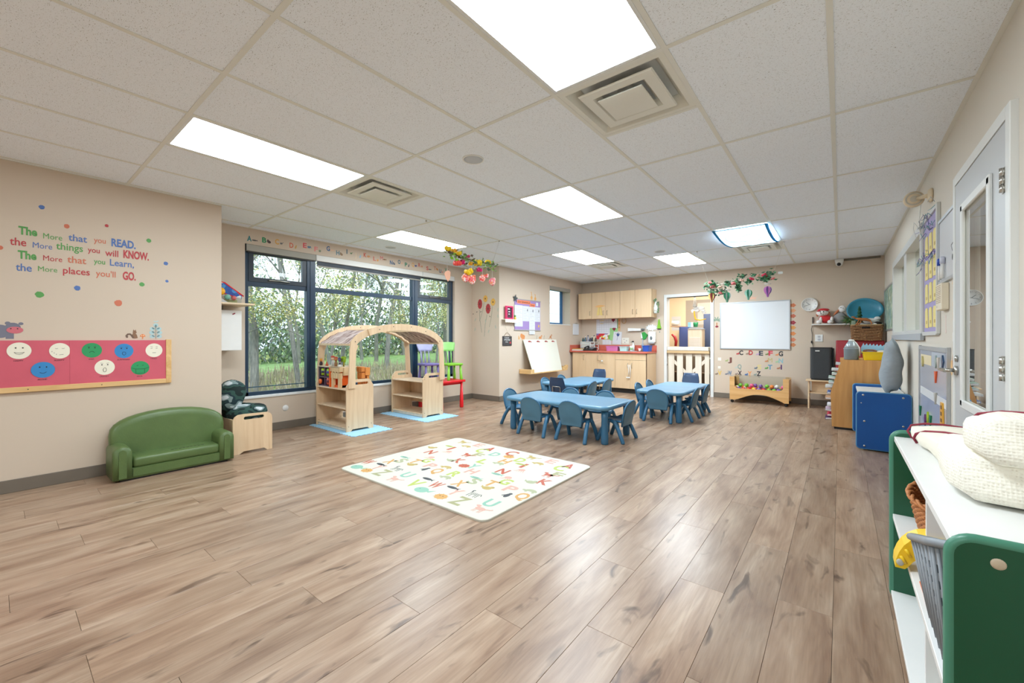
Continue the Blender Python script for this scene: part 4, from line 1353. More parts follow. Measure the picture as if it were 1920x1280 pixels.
kids_chair(-5.50, 4.64, R(-100), LILAC, LILACL, 'lilac plastic chair standing on the red table, seen through the arch')
kids_chair(-5.22, 4.90, R(-101), LIME, LIMEL, 'lime green plastic chair standing on the right of the red table')

# ---- alphabet rug
RUGF = FR('floor', .0135)
t = thing('alphabet_rug', 'cream play mat printed with letters and animals in the middle of the floor', 'rug', (-2.66, 2.67, 0))
M(pm('mat_grey_edge', (196, 192, 178), .6)).prism(rrect(-3.54, -1.775, 1.945, 3.415, .06), 'z', .0003, .012).build('mat_body', parent=t)
M(pm('mat_cream', (206, 204, 190), .5)).prism(rrect(-3.535, -1.78, 1.95, 3.41, .06), 'z', .012, .0135).build('mat_surface', parent=t)
RC = {'r': (216, 104, 76), 'y': (238, 180, 100), 'o': (190, 188, 138), 't': (160, 214, 190), 'l': (206, 222, 108), 'p': (242, 190, 172), 'g': (196, 200, 160), 'm': (214, 186, 106), 'k': (74, 78, 84)}
RCM = {k: pm('print_' + k, tuple(int(q * .84) for q in v), .55) for k, v in RC.items()}
LET = [('W', -3.49, 2.21, 'r'), ('W', -2.52, 2.2, 'r'), ('X', -3.34, 2.35, 'y'), ('X', -2.4, 2.34, 'y'), ('Z', -3.12, 2.11, 'o'), ('Z', -2.14, 2.09, 'o'), ('U', -2.9, 2.21, 't'), ('U', -1.94, 2.2, 't'), ('V', -2.68, 2.12, 'l'), ('Y', -2.29, 2.19, 'p'), ('Y', -3.28, 2.18, 'p'), ('Y', -2.62, 2.73, 't'), ('N', -3.29, 2.8, 'r'), ('N', -2.32, 2.79, 'r'), ('K', -2.85, 2.77, 'r'), ('K', -1.88, 2.79, 'r'), ('H', -2.49, 3.03, 'y'), ('H', -2.53, 2.62, 'p'), ('D', -2.4, 3.15, 'l'), ('D', -2.72, 3.15, 't'), ('E', -2.14, 3.3, 'p'), ('E', -3.09, 3.31, 'p'), ('A', -2.89, 3.27, 'r'), ('A', -1.94, 3.28, 'r'), ('C', -2.61, 3.28, 'r'), ('C', -2.92, 3.17, 'l'), ('C', -1.97, 3.18, 'l'), ('F', -2.84, 3.02, 'o'), ('F', -1.89, 3.01, 'o'), ('I', -3.23, 3.03, 'r'), ('I', -2.27, 3.03, 'r'), ('R', -2.6, 2.48, 'l'), ('Q', -2.78, 2.44, 'y'), ('Q', -1.84, 2.44, 'y'), ('P', -2.0, 2.5, 'p'), ('P', -2.94, 2.5, 'p'), ('S', -3.28, 2.43, 'g'), ('S', -2.34, 2.45, 'g'), ('T', -3.16, 2.5, 'y'), ('T', -2.2, 2.5, 'y'), ('G', -2.13, 2.6, 'l'), ('G', -3.09, 2.59, 'l'), ('L', -2.65, 2.9, 'l')]
for ch, x, y, c in LET:
    d = D(RUGF, RCM[c], th=.0004)
    h = .140 if ch in 'ZVC' else .118
    d.text(ch, x, y - h / 2, h, width=h * (.3 if ch == 'I' else .85), center=True, bold=.03)
    d.build('printed_letter', parent=t)
ANI = [('whale', -2.53, 2.06, 't'), ('whale', -3.44, 2.06, 't'), ('puff', -2.31, 2.06, 'y'), ('puff', -3.28, 2.06, 'y'), ('zebra', -2.14, 2.25, 'k'), ('zebra', -3.1, 2.26, 'k'), ('horse', -1.93, 2.08, 'p'), ('horse', -2.9, 2.08, 'p'), ('turtle', -2.59, 2.37, 'g'), ('turtle', -1.85, 2.56, 'g'), ('peng', -1.94, 2.38, 'k'), ('peng', -2.9, 2.4, 'k'), ('hen', -3.11, 2.41, 'm'), ('hen', -2.16, 2.4, 'm'), ('fish', -2.4, 2.52, 't'), ('fish', -3.36, 2.52, 't'), ('octo', -2.18, 2.68, 'p'), ('octo', -3.14, 2.67, 'p'), ('hen', -1.97, 2.72, 'g'), ('hen', -2.92, 2.73, 'g'), ('horse', -1.95, 2.96, 'r'), ('horse', -2.92, 2.96, 'r'), ('puff', -2.7, 2.69, 'r'), ('turtle', -2.2, 3.17, 'm'), ('turtle', -3.16, 3.19, 'm'), ('fish', -2.33, 3.05, 'l'), ('fish', -3.32, 3.08, 'l'), ('fish', -2.38, 2.24, 'k'), ('fish', -3.34, 2.24, 'k'), ('octo', -2.21, 2.91, 'p'), ('octo', -3.16, 2.92, 'p'), ('fish', -2.32, 2.70, 't'), ('hen', -3.42, 2.92, 'm'), ('turtle', -2.49, 2.94, 'g'), ('horse', -2.36, 3.29, 'm'), ('puff', -2.56, 3.17, 'y'), ('horse', -3.32, 3.3, 'm'), ('turtle', -2.79, 2.56, 'm'), ('fish', -2.69, 2.25, 'k')]
for kd, x, y, c in ANI:
    d = D(RUGF, RCM[c], RCM['k'], th=.0004)
    if kd == 'whale':
        d.ell((x, y), .065, .05); d.poly([(x + .05, y), (x + .11, y + .05), (x + .085, y - .01)]); d.mi = 1; d.ell((x - .03, y + .01), .004, th=.0006)
    elif kd == 'puff':
        d.ell((x, y), .055, .045)
        for k in range(10):
            a = k * .63; d.poly([(x + .05 * math.cos(a - .15), y + .04 * math.sin(a - .15)), (x + .066 * math.cos(a), y + .056 * math.sin(a)), (x + .05 * math.cos(a + .15), y + .04 * math.sin(a + .15))])
        d.mi = 1; d.ell((x - .02, y + .01), .005, th=.0006); d.ell((x + .012, y + .01), .005, th=.0006)
    elif kd == 'zebra':
        for k in range(7): d.line([(x - .05 + k * .014, y + .02), (x - .042 + k * .014, y - .018)], .005)
        d.line([(x - .05, y + .02), (x - .06, y + .05), (x - .045, y + .055)], .012)
        for k in (-.045, -.02, .02, .04): d.line([(x + k, y - .018), (x + k, y - .055)], .005)
        d.line([(x + .045, y + .02), (x + .065, y - .01)], .006)
    elif kd == 'horse':
        d.ell((x, y), .045, .024); d.ell((x - .045, y + .035), .022, .014); d.poly([(x - .05, y + .03), (x - .035, y), (x - .015, y + .01), (x - .03, y + .035)])
        for k in (-.03, -.015, .02, .034): d.line([(x + k, y - .01), (x + k - .004, y - .06)], .008)
        d.line([(x + .04, y + .01), (x + .075, y + .02), (x + .085, y + .035)], .012)
    elif kd == 'turtle':
        d.poly([(x + .055 * math.cos(a), y - .01 + .045 * math.sin(a)) for a in [PI * i / 10 for i in range(11)]]); d.ell((x - .06, y - .005), .016, .012)
        for k in (-.035, .03): d.ell((x + k, y - .02), .012, .014)
    elif kd == 'peng':
        d.ell((x, y), .02, .04); d.ell((x + .004, y + .04), .016, .015); d.line([(x - .012, y + .012), (x - .035, y - .02)], .012)
    elif kd == 'hen':
        d.ell((x, y), .042, .032); d.ell((x + .03, y + .03), .022, .02); d.poly([(x - .03, y), (x - .07, y + .03), (x - .055, y - .01)]); d.mi = 1; d.ell((x + .036, y + .035), .004, th=.0006)
    elif kd == 'fish':
        d.ell((x, y), .055, .020); d.poly([(x + .045, y), (x + .078, y + .022), (x + .07, y), (x + .078, y - .022)]); d.mi = 1
        for k in range(4): d.line([(x - .02 + k * .016, y + .014), (x - .02 + k * .016, y - .014)], .003, th=.0006)
    elif kd == 'octo':
        d.ell((x, y + .012), .034, .028)
        for k in range(5): d.line([(x - .028 + k * .014, y), (x - .05 + k * .025, y - .045)], .006)
    d.build('printed_animal', parent=t)

# ---- toddler tables
def toddler_table(x0, x1, y0, y1, legs, lab, h=.43):
    t = thing('toddler_table', lab, 'table', ((x0 + x1) / 2, (y0 + y1) / 2, 0), group='blue toddler tables')
    m = M(TBLUE)
    prof = [(-.030, h - .048), (-.008, h - .046), (0, h - .034), (0, h - .014), (-.010, h - .002), (-.03, h)]
    rings = []
    for off, z in prof:
        pts = rrect(x0 - off * 0 - 0 + (-off), x1 + off, y0 - off, y1 + off, .11 + off, 6)
        rings.append([(p[0], p[1], z) for p in pts])
    n = len(rings[0])
    vs = [p for r_ in rings for p in r_]
    fs = [[i * n + j, i * n + (j + 1) % n, (i + 1) * n + (j + 1) % n, (i + 1) * n + j] for i in range(len(rings) - 1) for j in range(n)]
    m._add(vs, fs, True)
    m._add([p for p in rings[-1]], [list(range(n))]); m._add([p for p in rings[0]], [list(range(n))[::-1]])
    m.build('tabletop', parent=t)
    for (x, y) in legs:
        M(CBLUE).tube([(x, y, 0), (x, y, .012), (x, y, .07), (x, y, h - .16), (x, y, h - .046)], [.034, .041, .042, .036, .040], 16).build('leg', parent=t)
        
    return t


toddler_table(-3.43, -1.985, 4.13, 4.93, [(x, y) for x in (-3.35, -2.055) for y in (4.245, 4.84)], 'blue toddler table nearest the rug, six small chairs round it')
toddler_table(-2.37, -1.69, 5.87, 7.40, [(x, y) for x in (-2.29, -1.765) for y in (5.97, 7.3)], 'blue toddler table in front of the half door')
toddler_table(-4.06, -3.32, 5.88, 7.32, [(x, y) for x in (-3.985, -3.395) for y in (5.98, 7.22)], 'blue toddler table by the base cabinets, behind the nearest table')


def toddler_chair():
    t = thing('toddler_chair', 'x', 'chair', (0, 0, 0))
    q = dict(parent=t, local=True)
    # front is +y
    m = M(CBLUE)
    vs = []
    n = 12
    for i in range(n + 1):
        v = i / n
        y = -.115 + .245 * v
        for j in range(n + 1):
            u = -1 + 2 * j / n
            w = .135 - .02 * max(0, v - .7) / .3
            dip = -.014 * math.cos(u * PI / 2) * math.sin(PI * min(1, v * .9 + .1))
            vs.append((u * w, y, .235 + dip + .012 * abs(u) ** 4))
    a = len(vs); vs += [(p[0], p[1], p[2] - .022) for p in vs]
    k = n + 1
    fs = []
    for i in range(n):
        for j in range(n):
            f = [i * k + j, i * k + j + 1, (i + 1) * k + j + 1, (i + 1) * k + j]
            fs.append(f); fs.append([w_ + a for w_ in f][::-1])
    for i in range(n):
        fs += [[i * k, (i + 1) * k, (i + 1) * k + a, i * k + a], [i * k + n, (i + 1) * k + n, (i + 1) * k + n + a, i * k + n + a], [i, i + 1, i + 1 + a, i + a], [n * k + i, n * k + i + 1, n * k + i + 1 + a, n * k + i + a]]
    m._add(vs, fs, True)
    m.build('seat', **q)
    # backrest: tombstone panel with raised rim
    def bp(u, z):      # lean back
        return (u, -.118 - (z - .20) * .22 - .018 * (1 - (u / .15) ** 2), z)
    ol = [(-.125, .185), (-.143, .28), (-.142, .36)] + [(.142 * math.cos(b_), .365 + .102 * math.sin(b_)) for b_ in [PI - PI * i / 12 for i in range(1, 12)]] + [(.142, .36), (.143, .28), (.125, .185)]
    m = M(CBLUE2)
    c = (0, .30)
    N_ = len(ol)
    rings = []
    for s, dy in ((1.0, 0.0), (.93, .004), (.5, -.002), (.1, -.004)):
        rings.append([(lambda p: (p[0], p[1] + dy, p[2]))(bp(c[0] + (x - c[0]) * s, c[1] + (z - c[1]) * s)) for x, z in ol])
    vs = [p for r_ in rings for p in r_]
    fs = [[i * N_ + j, i * N_ + (j + 1) % N_, (i + 1) * N_ + (j + 1) % N_, (i + 1) * N_ + j] for i in range(3) for j in range(N_)] + [[3 * N_ + j for j in range(N_)]]
    m._add(vs, fs, True)
    vs = [(p[0], p[1] - .014, p[2]) for p in vs]
    m._add(vs, [f[::-1] for f in fs], True)
    m.build('backrest', **q)
    M(CBLUE).tube([bp(x, z) for x, z in ol], .011, 8, closed=True).build('back_rim', **q)
    for sx in (-1, 1):
        top = Vector((sx * .155, .0, .262))
        M(CBLUE).tube([(sx * .19, -.165, 0), (sx * .189, -.16, .015), (sx * .178, -.105, .14), (sx * .168, -.05, .225), (sx * .163, 0, .248)], [.018, .0225, .0225, .0225, .022], 12).build('rear_leg', **q)
        M(CBLUE).tube([(sx * .19, .155, 0), (sx * .189, .15, .015), (sx * .178, .10, .14), (sx * .168, .05, .225), (sx * .163, 0, .248)], [.018, .0225, .0225, .0225, .022], 12).build('front_leg', **q)
        M(CBLUE).tube([(sx * .120, -.02, .232), (sx * .158, -.02, .242)], .017, 8).build('side_lug', **q)
    return t


proto = toddler_chair()
HALF = PI
ch = [(-2.94, 4.215, 0, 'small blue chair at the left of the near long side of the front table'),
      (-2.41, 4.25, 0, 'small blue chair at the right of the near long side of the front table'),
      (-2.055, 4.56, PI / 2, 'small blue chair tucked under the right end of the front table'),
      (-3.50, 4.56, -PI / 2, 'small blue chair at the left end of the front table'),
      (-3.02, 4.975, PI, 'small blue chair on the far side of the front table, left one'),
      (-2.49, 4.985, PI, 'small blue chair on the far side of the front table, right one'),
      (-2.015, 5.965, 0, 'small blue chair at the near end of the half door table'),
      (-1.79, 6.31, PI / 2, 'small blue chair on the right side of the half door table, nearer one'),
      (-1.79, 6.92, PI / 2, 'small blue chair on the right side of the half door table, farther one'),
      (-2.37, 6.46, -PI / 2, 'small blue chair on the left side of the half door table, nearer one'),
      (-2.40, 7.03, -PI / 2, 'small blue chair on the left side of the half door table, farther one'),
      (-4.03, 6.25, -PI / 2, 'small blue chair between the wall easel and the back table, nearer one'),
      (-4.10, 6.92, -PI / 2, 'small blue chair between the side wall and the back table, farther one'),
      (-3.395, 6.22, PI / 2, 'small blue chair on the right side of the back table, nearer one'),
      (-3.395, 6.78, PI / 2, 'small blue chair on the right side of the back table, farther one')]
for i, (x, y, rz, lab) in enumerate(ch):
    o = proto if i == len(ch) - 1 else None
for i, (x, y, rz, lab) in list(enumerate(ch))[1:]:
    clone(proto, (x, y, 0), rz, lab, 'small blue toddler chairs')
x, y, rz, lab = ch[0]
proto.location = (x, y, 0); proto.rotation_euler = (0, 0, rz); proto['label'] = lab; proto['group'] = 'small blue toddler chairs'


def navy_chair():
    t = thing('school_chair', 'x', 'chair', (0, 0, 0), group='navy school chairs')
    q = dict(parent=t, local=True)
    m = M(NAVY)
    prof = [(.17, .288), (.16, .300), (.05, .296), (-.08, .292), (-.115, .305), (-.135, .345), (-.15, .42), (-.168, .50), (-.178, .56), (-.186, .565)]
    wd = [.145, .15, .155, .15, .135, .13, .145, .135, .118, .105]
    n = 10
    vs = []
    for (y, z), w in zip(prof, wd):
        for j in range(n + 1):
            u = -1 + 2 * j / n
            vs.append((u * w, y + (.022 * u * u if z > .33 else 0), z + (.012 * u * u if z < .31 else 0)))
    k = n + 1; a = len(vs)
    vs += [(p[0], p[1] - (.009 if p[2] > .33 else 0), p[2] - (.009 if p[2] < .34 else 0)) for p in vs]
    fs = []
    for i in range(len(prof) - 1):
        for j in range(n):
            f = [i * k + j, i * k + j + 1, (i + 1) * k + j + 1, (i + 1) * k + j]
            fs.append(f); fs.append([w_ + a for w_ in f][::-1])
        fs += [[i * k, (i + 1) * k, (i + 1) * k + a, i * k + a], [i * k + n, (i + 1) * k + n, (i + 1) * k + n + a, i * k + n + a]]
    e_ = (len(prof) - 1) * k
    for j in range(n):
        fs += [[j, j + 1, j + 1 + a, j + a], [e_ + j, e_ + j + 1, e_ + j + 1 + a, e_ + j + a]]
    m._add(vs, fs, True)
    m.build('shell', **q)
    for sx in (-1, 1):
        M(CHROME).tube([(sx * .15, .155, 0), (sx * .13, .12, .27), (sx * .12, .08, .283)], .009, 8).build('front_leg', **q)
        M(CHROME).tube([(sx * .155, -.17, 0), (sx * .13, -.12, .26), (sx * .12, -.06, .283)], .009, 8).build('rear_leg', **q)
        M(BLACK).cyl((sx * .15, .155, 0), (sx * .15, .155, .015), .012).cyl((sx * .155, -.17, 0), (sx * .155, -.17, .015), .012).build('foot_cap', **q)
    M(CHROME).tube([(-.07, -.155, .31), (-.072, -.165, .40), (-.06, -.178, .42), (.06, -.178, .42), (.072, -.165, .40), (.07, -.155, .31), (.05, -.08, .285), (-.05, -.08, .285)], .007, 8, closed=True).build('back_loop', **q)
    M(CHROME).tube([(-.12, -.06, .28), (.12, -.06, .28)], .007, 6).tube([(-.12, .08, .28), (.12, .08, .28)], .007, 6).build('cross_bar', **q)
    return t


nv = navy_chair()
clone(nv, (-3.80, 7.47, 0), PI, 'navy school chair at the far end of the back table, before the cabinets', 'navy school chairs')
clone(nv, (-2.08, 7.58, 0), PI, 'navy school chair at the far end of the half door table', 'navy school chairs')
nv.location = (-3.52, 5.72, 0); nv['label'] = 'dark navy school chair with a chrome loop, between the front and back tables'
# ================================================================ left wall: quote, dots, stickers, feelings board
QC = {'g': pm('vinyl_green', (92, 158, 84), .6), 'b': pm('vinyl_blue', (84, 116, 176), .6), 'o': pm('vinyl_orange', (206, 116, 88), .6), 'r': pm('vinyl_red', (188, 62, 68), .6)}
FL = FR('left')
t = thing('wall_quote', 'four-line multicoloured reading quote lettered on the left wall', 'wall lettering', (-4.97, .48, 1.85))
Q = [('The', 0.122, 0.218, 1.989, 0.060, 'g'), ('More', 0.249, 0.352, 1.978, 0.044, 'g'), ('that', 0.386, 0.494, 1.988, 0.054, 'b'), ('you', 0.534, 0.607, 1.999, 0.044, 'o'), ('READ.', 0.642, 0.801, 1.987, 0.064, 'b'),
     ('the', 0.08, 0.162, 1.899, 0.058, 'r'), ('More', 0.195, 0.297, 1.896, 0.044, 'b'), ('things', 0.318, 0.47, 1.905, 0.056, 'g'), ('you', 0.498, 0.57, 1.910, 0.044, 'r'), ('will', 0.603, 0.686, 1.896, 0.055, 'r'), ('KNOW.', 0.719, 0.891, 1.897, 0.066, 'r'),
     ('The', 0.119, 0.214, 1.801, 0.060, 'g'), ('More', 0.249, 0.352, 1.803, 0.042, 'r'), ('that', 0.38, 0.489, 1.806, 0.054, 'o'), ('you', 0.534, 0.603, 1.819, 0.042, 'g'), ('Learn,', 0.633, 0.789, 1.816, 0.056, 'b'),
     ('the', 0.109, 0.19, 1.705, 0.056, 'b'), ('More', 0.222, 0.325, 1.715, 0.040, 'g'), ('places', 0.356, 0.51, 1.713, 0.054, 'r'), ("you'll", 0.546, 0.669, 1.714, 0.050, 'o'), ('GO.', 0.715, 0.801, 1.704, 0.068, 'r')]
for wd, a, b, z, h, c in Q:
    d = D(FL, QC[c])
    d.text(wd, a, z, h, width=b - a, bold=.035 if wd in ('The', 'READ.', 'KNOW.', 'GO.') else (0 if wd == 'More' else .012))
    d.build('word', parent=t)
dots = [(.241, 2.225, .016, 'b', 'blue', 'highest, above the first word of the quote'), (.377, 2.102, .017, 'o', 'orange', 'above the middle of the quote'), (.613, 2.157, .012, 'r', 'red', 'small, above the end of the first line'), (.891, 2.079, .017, 'g', 'pale green', 'upper right of the quote'),
        (1.013, 1.886, .017, 'b', 'pale blue', 'right of the quote near the wall end'), (1.021, 1.721, .012, 'b', 'small blue', 'lowest on the right near the wall end'), (.843, 1.672, .018, 'g', 'green', 'below right of the last word of the quote'), (.437, 1.60, .019, 'b', 'blue', 'below the middle of the quote'),
        (.23, 1.529, .024, 'g', 'green', 'large, below the left of the quote'), (.687, 1.492, .026, 'o', 'orange', 'largest, just above the squirrel sticker area'), (.03, 1.867, .018, 'o', 'orange', 'at the left edge of the view')]
rnd = random.Random(5)
for y, z, r, c, cn, where in dots:
    d = D(FL, QC[c])
    n = 22
    d.poly([(y + r * (1 + rnd.uniform(-.12, .1)) * math.cos(2 * PI * i / n), z + r * (1.05 + rnd.uniform(-.12, .1)) * math.sin(2 * PI * i / n)) for i in range(n)])
    o = d.build('paint_dot_sticker'); origin(o, (-4.97, y, z))
    tag(o, '%s paint dot sticker, %s' % (cn, where), 'wall sticker', 'paint dot stickers on the left wall')
# hippo, squirrel, mushroom, plant
t = thing('hippo_sticker', 'grey and pink hippo sticker at the left end of the feelings board', 'wall sticker', (-4.97, .07, 1.19))
HG = pm('hippo_grey', (120, 120, 134), .6); HP = pm('hippo_pink', (206, 108, 118), .6)
d = D(FL, HG); d.ell((.0, 1.235), .10, .055); d.ell((.095, 1.262), .04, .04); d.ell((.07, 1.298), .014, .012); d.ell((.135, 1.295), .013, .011); d.rect(.06, .10, 1.178, 1.22); d.build('hippo_body', parent=t)
d = D(FL, HP, INK); d.w = .0016; d.ell((.105, 1.245), .042, .026); d.mi = 1; d.ell((.085, 1.256), .004, th=.002); d.ell((.118, 1.256), .004, th=.002); d.build('hippo_snout', parent=t)
SQB = pm('squirrel_brown', (140, 104, 78), .6); SQD = pm('squirrel_tail', (112, 88, 74), .6); MOR = pm('mushroom_orange', (222, 132, 74), .6)
o = D(FL, SQB, SQD)
o.poly([(.785, 1.18), (.80, 1.18), (.815, 1.185), (.808, 1.215), (.80, 1.225), (.808, 1.232), (.804, 1.245), (.80, 1.262), (.794, 1.25), (.785, 1.262), (.782, 1.245), (.78, 1.22), (.772, 1.20)])
o.mi = 1
o.line([(.785, 1.185), (.77, 1.215), (.755, 1.222), (.742, 1.212), (.738, 1.198), (.748, 1.19)], .014)
o = o.build('squirrel_sticker'); origin(o, (-4.97, .78, 1.2)); tag(o, 'brown squirrel sticker standing on the feelings board', 'wall sticker')
o = D(FL, MOR, pm('mushroom_dot', (246, 220, 196), .6))
o.poly([(.828, 1.197), (.835, 1.215), (.848, 1.222), (.862, 1.215), (.868, 1.197)]); o.rect(.844, .852, 1.178, 1.197); o.mi = 1; o.ell((.842, 1.208), .004, th=.002); o.ell((.855, 1.209), .004, th=.002)
o = o.build('mushroom_sticker'); origin(o, (-4.97, .85, 1.2)); tag(o, 'small orange mushroom sticker between the squirrel and the plant', 'wall sticker')
t = thing('plant_sticker', 'pale blue leafy plant sticker at the right end of the feelings board', 'wall sticker', (-4.97, .93, 1.19))
PB = pm('pale_blue_print', (178, 206, 208), .6); PG = pm('slate_leaf', (112, 138, 140), .6)
d = D(FL, PB)
for y, z in ((.915, 1.20), (.965, 1.20), (.912, 1.235), (.967, 1.235), (.916, 1.27), (.962, 1.27), (.94, 1.305)): d.ell((y, z), .019, .017)
d.line([(.925, 1.34), (.94, 1.335), (.96, 1.345)], .008)
d.build('pale_leaf', parent=t, kind='stuff')
d = D(FL, PG); d.w = .0016; d.line([(.94, 1.18), (.94, 1.30)], .003)
for s in (-1, 1):
    for z in (1.20, 1.235, 1.27): d.ell((.94 + s * .018, z + .004), .012, .006, rot=s * .6)
d.ell((.94, 1.295), .007, .014)
d.build('slate_leaf', parent=t, kind='stuff')
# feelings board
t = thing('feelings_board', 'long pink board of drawn feeling faces in a pine frame on the left wall', 'notice board', (-4.96, .5, .98))
PINK = pm('pink_paper', (208, 92, 108), .6, var=.05, vs_=5)
M(PINK).box(-4.969, -4.955, -.4, .393, .80, 1.165).build('backing_paper', parent=t)
M(PINK).box(-4.969, -4.9535, .3935, 1.012, .80, 1.165).build('backing_paper', parent=t)
M(PINE).box(-4.969, -4.945, 1.010, 1.05, .765, 1.172, bev=.002).build('frame_rail', parent=t)
M(mat_wood('pine_wood_y', (208, 164, 104), (232, 194, 138), 'y')).box(-4.969, -4.945, -.4, 1.010, .765, .806, bev=.002).build('frame_rail', parent=t)
m = M(BLACK)
for y in (.17, .58): m.lathe((-4.945, y, .785), [(.004, 0), (.003, .001)], 8, 'x')
m.build('screw', parent=t, kind='stuff')
FWC = {'w': pm('face_white', (238, 232, 212), .6), 'b': pm('face_blue', (52, 134, 194), .6), 'g': pm('face_green', (42, 152, 92), .6)}
FB = FR('left', .0168)
FC = [('HAPPY', 0.126, 1.086, 0.062, 0.064, 'w'), ('SLEEPY', 0.338, 1.081, 0.059, 0.063, 'w'), ('PROUD', 0.248, 0.932, 0.064, 0.063, 'b'), ('SAD', 0.521, 1.081, 0.061, 0.062, 'g'), ('SURPRISED', 0.721, 1.071, 0.062, 0.064, 'b'), ('TIRED', 0.925, 1.072, 0.060, 0.063, 'w'), ('CRANKY', 0.599, 0.933, 0.063, 0.065, 'w'), ('SICK', 0.829, 0.915, 0.063, 0.062, 'g')]
FLB = {'w': 'white face disc', 'b': 'blue face disc', 'g': 'green face disc'}
for nm, y, z, rx, ry, c in FC:
    d = D(FB, FWC[c], th=.001)
    if nm == 'SLEEPY':
        d.poly([(min(.393, y + rx * math.cos(a)), z + ry * math.sin(a)) for a in [2 * PI * i / 28 for i in range(28)]])
    else:
        d.ell((y, z), rx, ry, 28)
    f = d.build('face', parent=t, label=FLB[c])
    d = D(FB, INK, th=.001); d.w = .001
    e_ = .018
    if nm in ('HAPPY', 'PROUD', 'SAD', 'SURPRISED', 'CRANKY'):
        for s in (-1, 1): d.ell((y + s * e_, z + .022), .0042, .005)
    if nm in ('SAD', 'SURPRISED', 'CRANKY', 'TIRED'):
        for s in (-1, 1): d.line([(y + s * (e_ - .008), z + .033), (y + s * (e_ + .008), z + (.035 if nm != 'CRANKY' else .038))], .0018)
    if nm == 'HAPPY': d.line([(y - .026, z - .012), (y - .013, z - .026), (y, z - .03), (y + .013, z - .026), (y + .026, z - .012), (y, z - .018), (y - .026, z - .012)], .002)
    if nm == 'SLEEPY':
        for s in (-1, 1): d.line([(y + s * .018 - .008, z + .02), (y + s * .018, z + .017), (y + s * .018 + .008, z + .02)], .0018)
        d.line([(y - .004, z - .033), (y + .02, z - .030)], .0022)
        for k in range(3): d.text('z', y - .046 + k * .012, z - .008 - k * .012, .010)
    if nm == 'PROUD': d.line([(y - .018, z - .02), (y - .006, z - .027), (y + .006, z - .026), (y + .018, z - .016)], .0028)
    if nm == 'SAD': d.line([(y - .016, z - .02), (y - .008, z - .010), (y, z - .008), (y + .008, z - .010), (y + .016, z - .02)], .0024)
    if nm in ('SURPRISED', 'CRANKY'):
        ra, rb_ = (.012, .014) if nm == 'SURPRISED' else (.010, .018)
        d.line([(y + ra * math.cos(2 * PI * i / 14), z - .022 + rb_ * math.sin(2 * PI * i / 14)) for i in range(15)], .0022)
    if nm == 'TIRED':
        for s in (-1, 1): d.line([(y + s * e_ - .007, z + .018), (y + s * e_ + .007, z + .020)], .0026)
        d.line([(y - .012, z - .022), (y + .012, z - .022)], .003)
    if nm == 'SICK':
        for s in (-1, 1): d.line([(y + s * e_ - .006, z + .02), (y + s * e_ + .005, z + .026)], .003)
        d.line([(y - .06, z + .004), (y - .03, z - .009), (y + .03, z - .009), (y + .06, z + .004)], .0024)
        d.line([(y - .03, z - .009), (y - .03, z - .048), (y + .03, z - .048), (y + .03, z - .009)], .0022)
    d.build('features', parent=f, kind='stuff')
    d = D(FB, INK, th=.0006)
    d.text(nm, y - .004, z - ry - .018, .0105, width=.0085 * len(nm) + .006, center=True, shear=.15)
    d.build('caption', parent=t)

# ================================================================ window wall: alphabet with animals
FWn = FR('win')
ALC = [('A', 1.964, 2.412, (44, 122, 128), (96, 92, 88)), ('B', 2.132, 2.424, (44, 140, 92), (86, 70, 70)), ('C', 2.284, 2.431, (226, 170, 82), (110, 110, 112)), ('D', 2.462, 2.415, (214, 112, 84), (206, 160, 96)), ('E', 2.637, 2.445, (222, 92, 100), (92, 124, 152)),
       ('F', 2.79, 2.421, (226, 138, 134), (128, 140, 112)), ('G', 2.965, 2.458, (50, 100, 150), (226, 190, 160)), ('H', 3.108, 2.421, (92, 134, 150), (150, 120, 92)), ('I', 3.266, 2.462, (84, 110, 120), (110, 140, 100)), ('J', 3.41, 2.435, (232, 206, 168), (156, 196, 220)),
       ('K', 3.546, 2.459, (206, 98, 76), (214, 150, 96)), ('L', 3.712, 2.427, (214, 122, 104), (226, 160, 90)), ('M', 3.837, 2.454, (216, 110, 110), (140, 104, 66)), ('N', 4.016, 2.412, (60, 100, 140), (112, 116, 130)), ('O', 4.171, 2.443, (50, 110, 130), (226, 180, 150)),
       ('P', 4.309, 2.419, (60, 140, 110), (96, 100, 100)), ('Q', 4.453, 2.439, (226, 170, 90), (90, 90, 140)), ('R', 4.59, 2.449, (206, 104, 90), (206, 140, 100)), ('S', 4.766, 2.417, (204, 90, 84), (90, 96, 90)), ('T', 4.938, 2.44, (214, 130, 104), (206, 140, 80)), ('U', 5.064, 2.408, (70, 96, 120), (214, 130, 120)), ('V', 5.20, 2.45, (90, 150, 120), (130, 110, 90))]
CNM = lambda c: 'teal' if c[2] > 115 and c[0] < 70 else ('blue' if c[2] > 118 and c[0] < 95 else ('green' if c[1] > c[0] + 30 else ('amber' if c[1] > 160 else ('dark grey' if c[0] < 95 else 'coral'))))
rnd = random.Random(12)
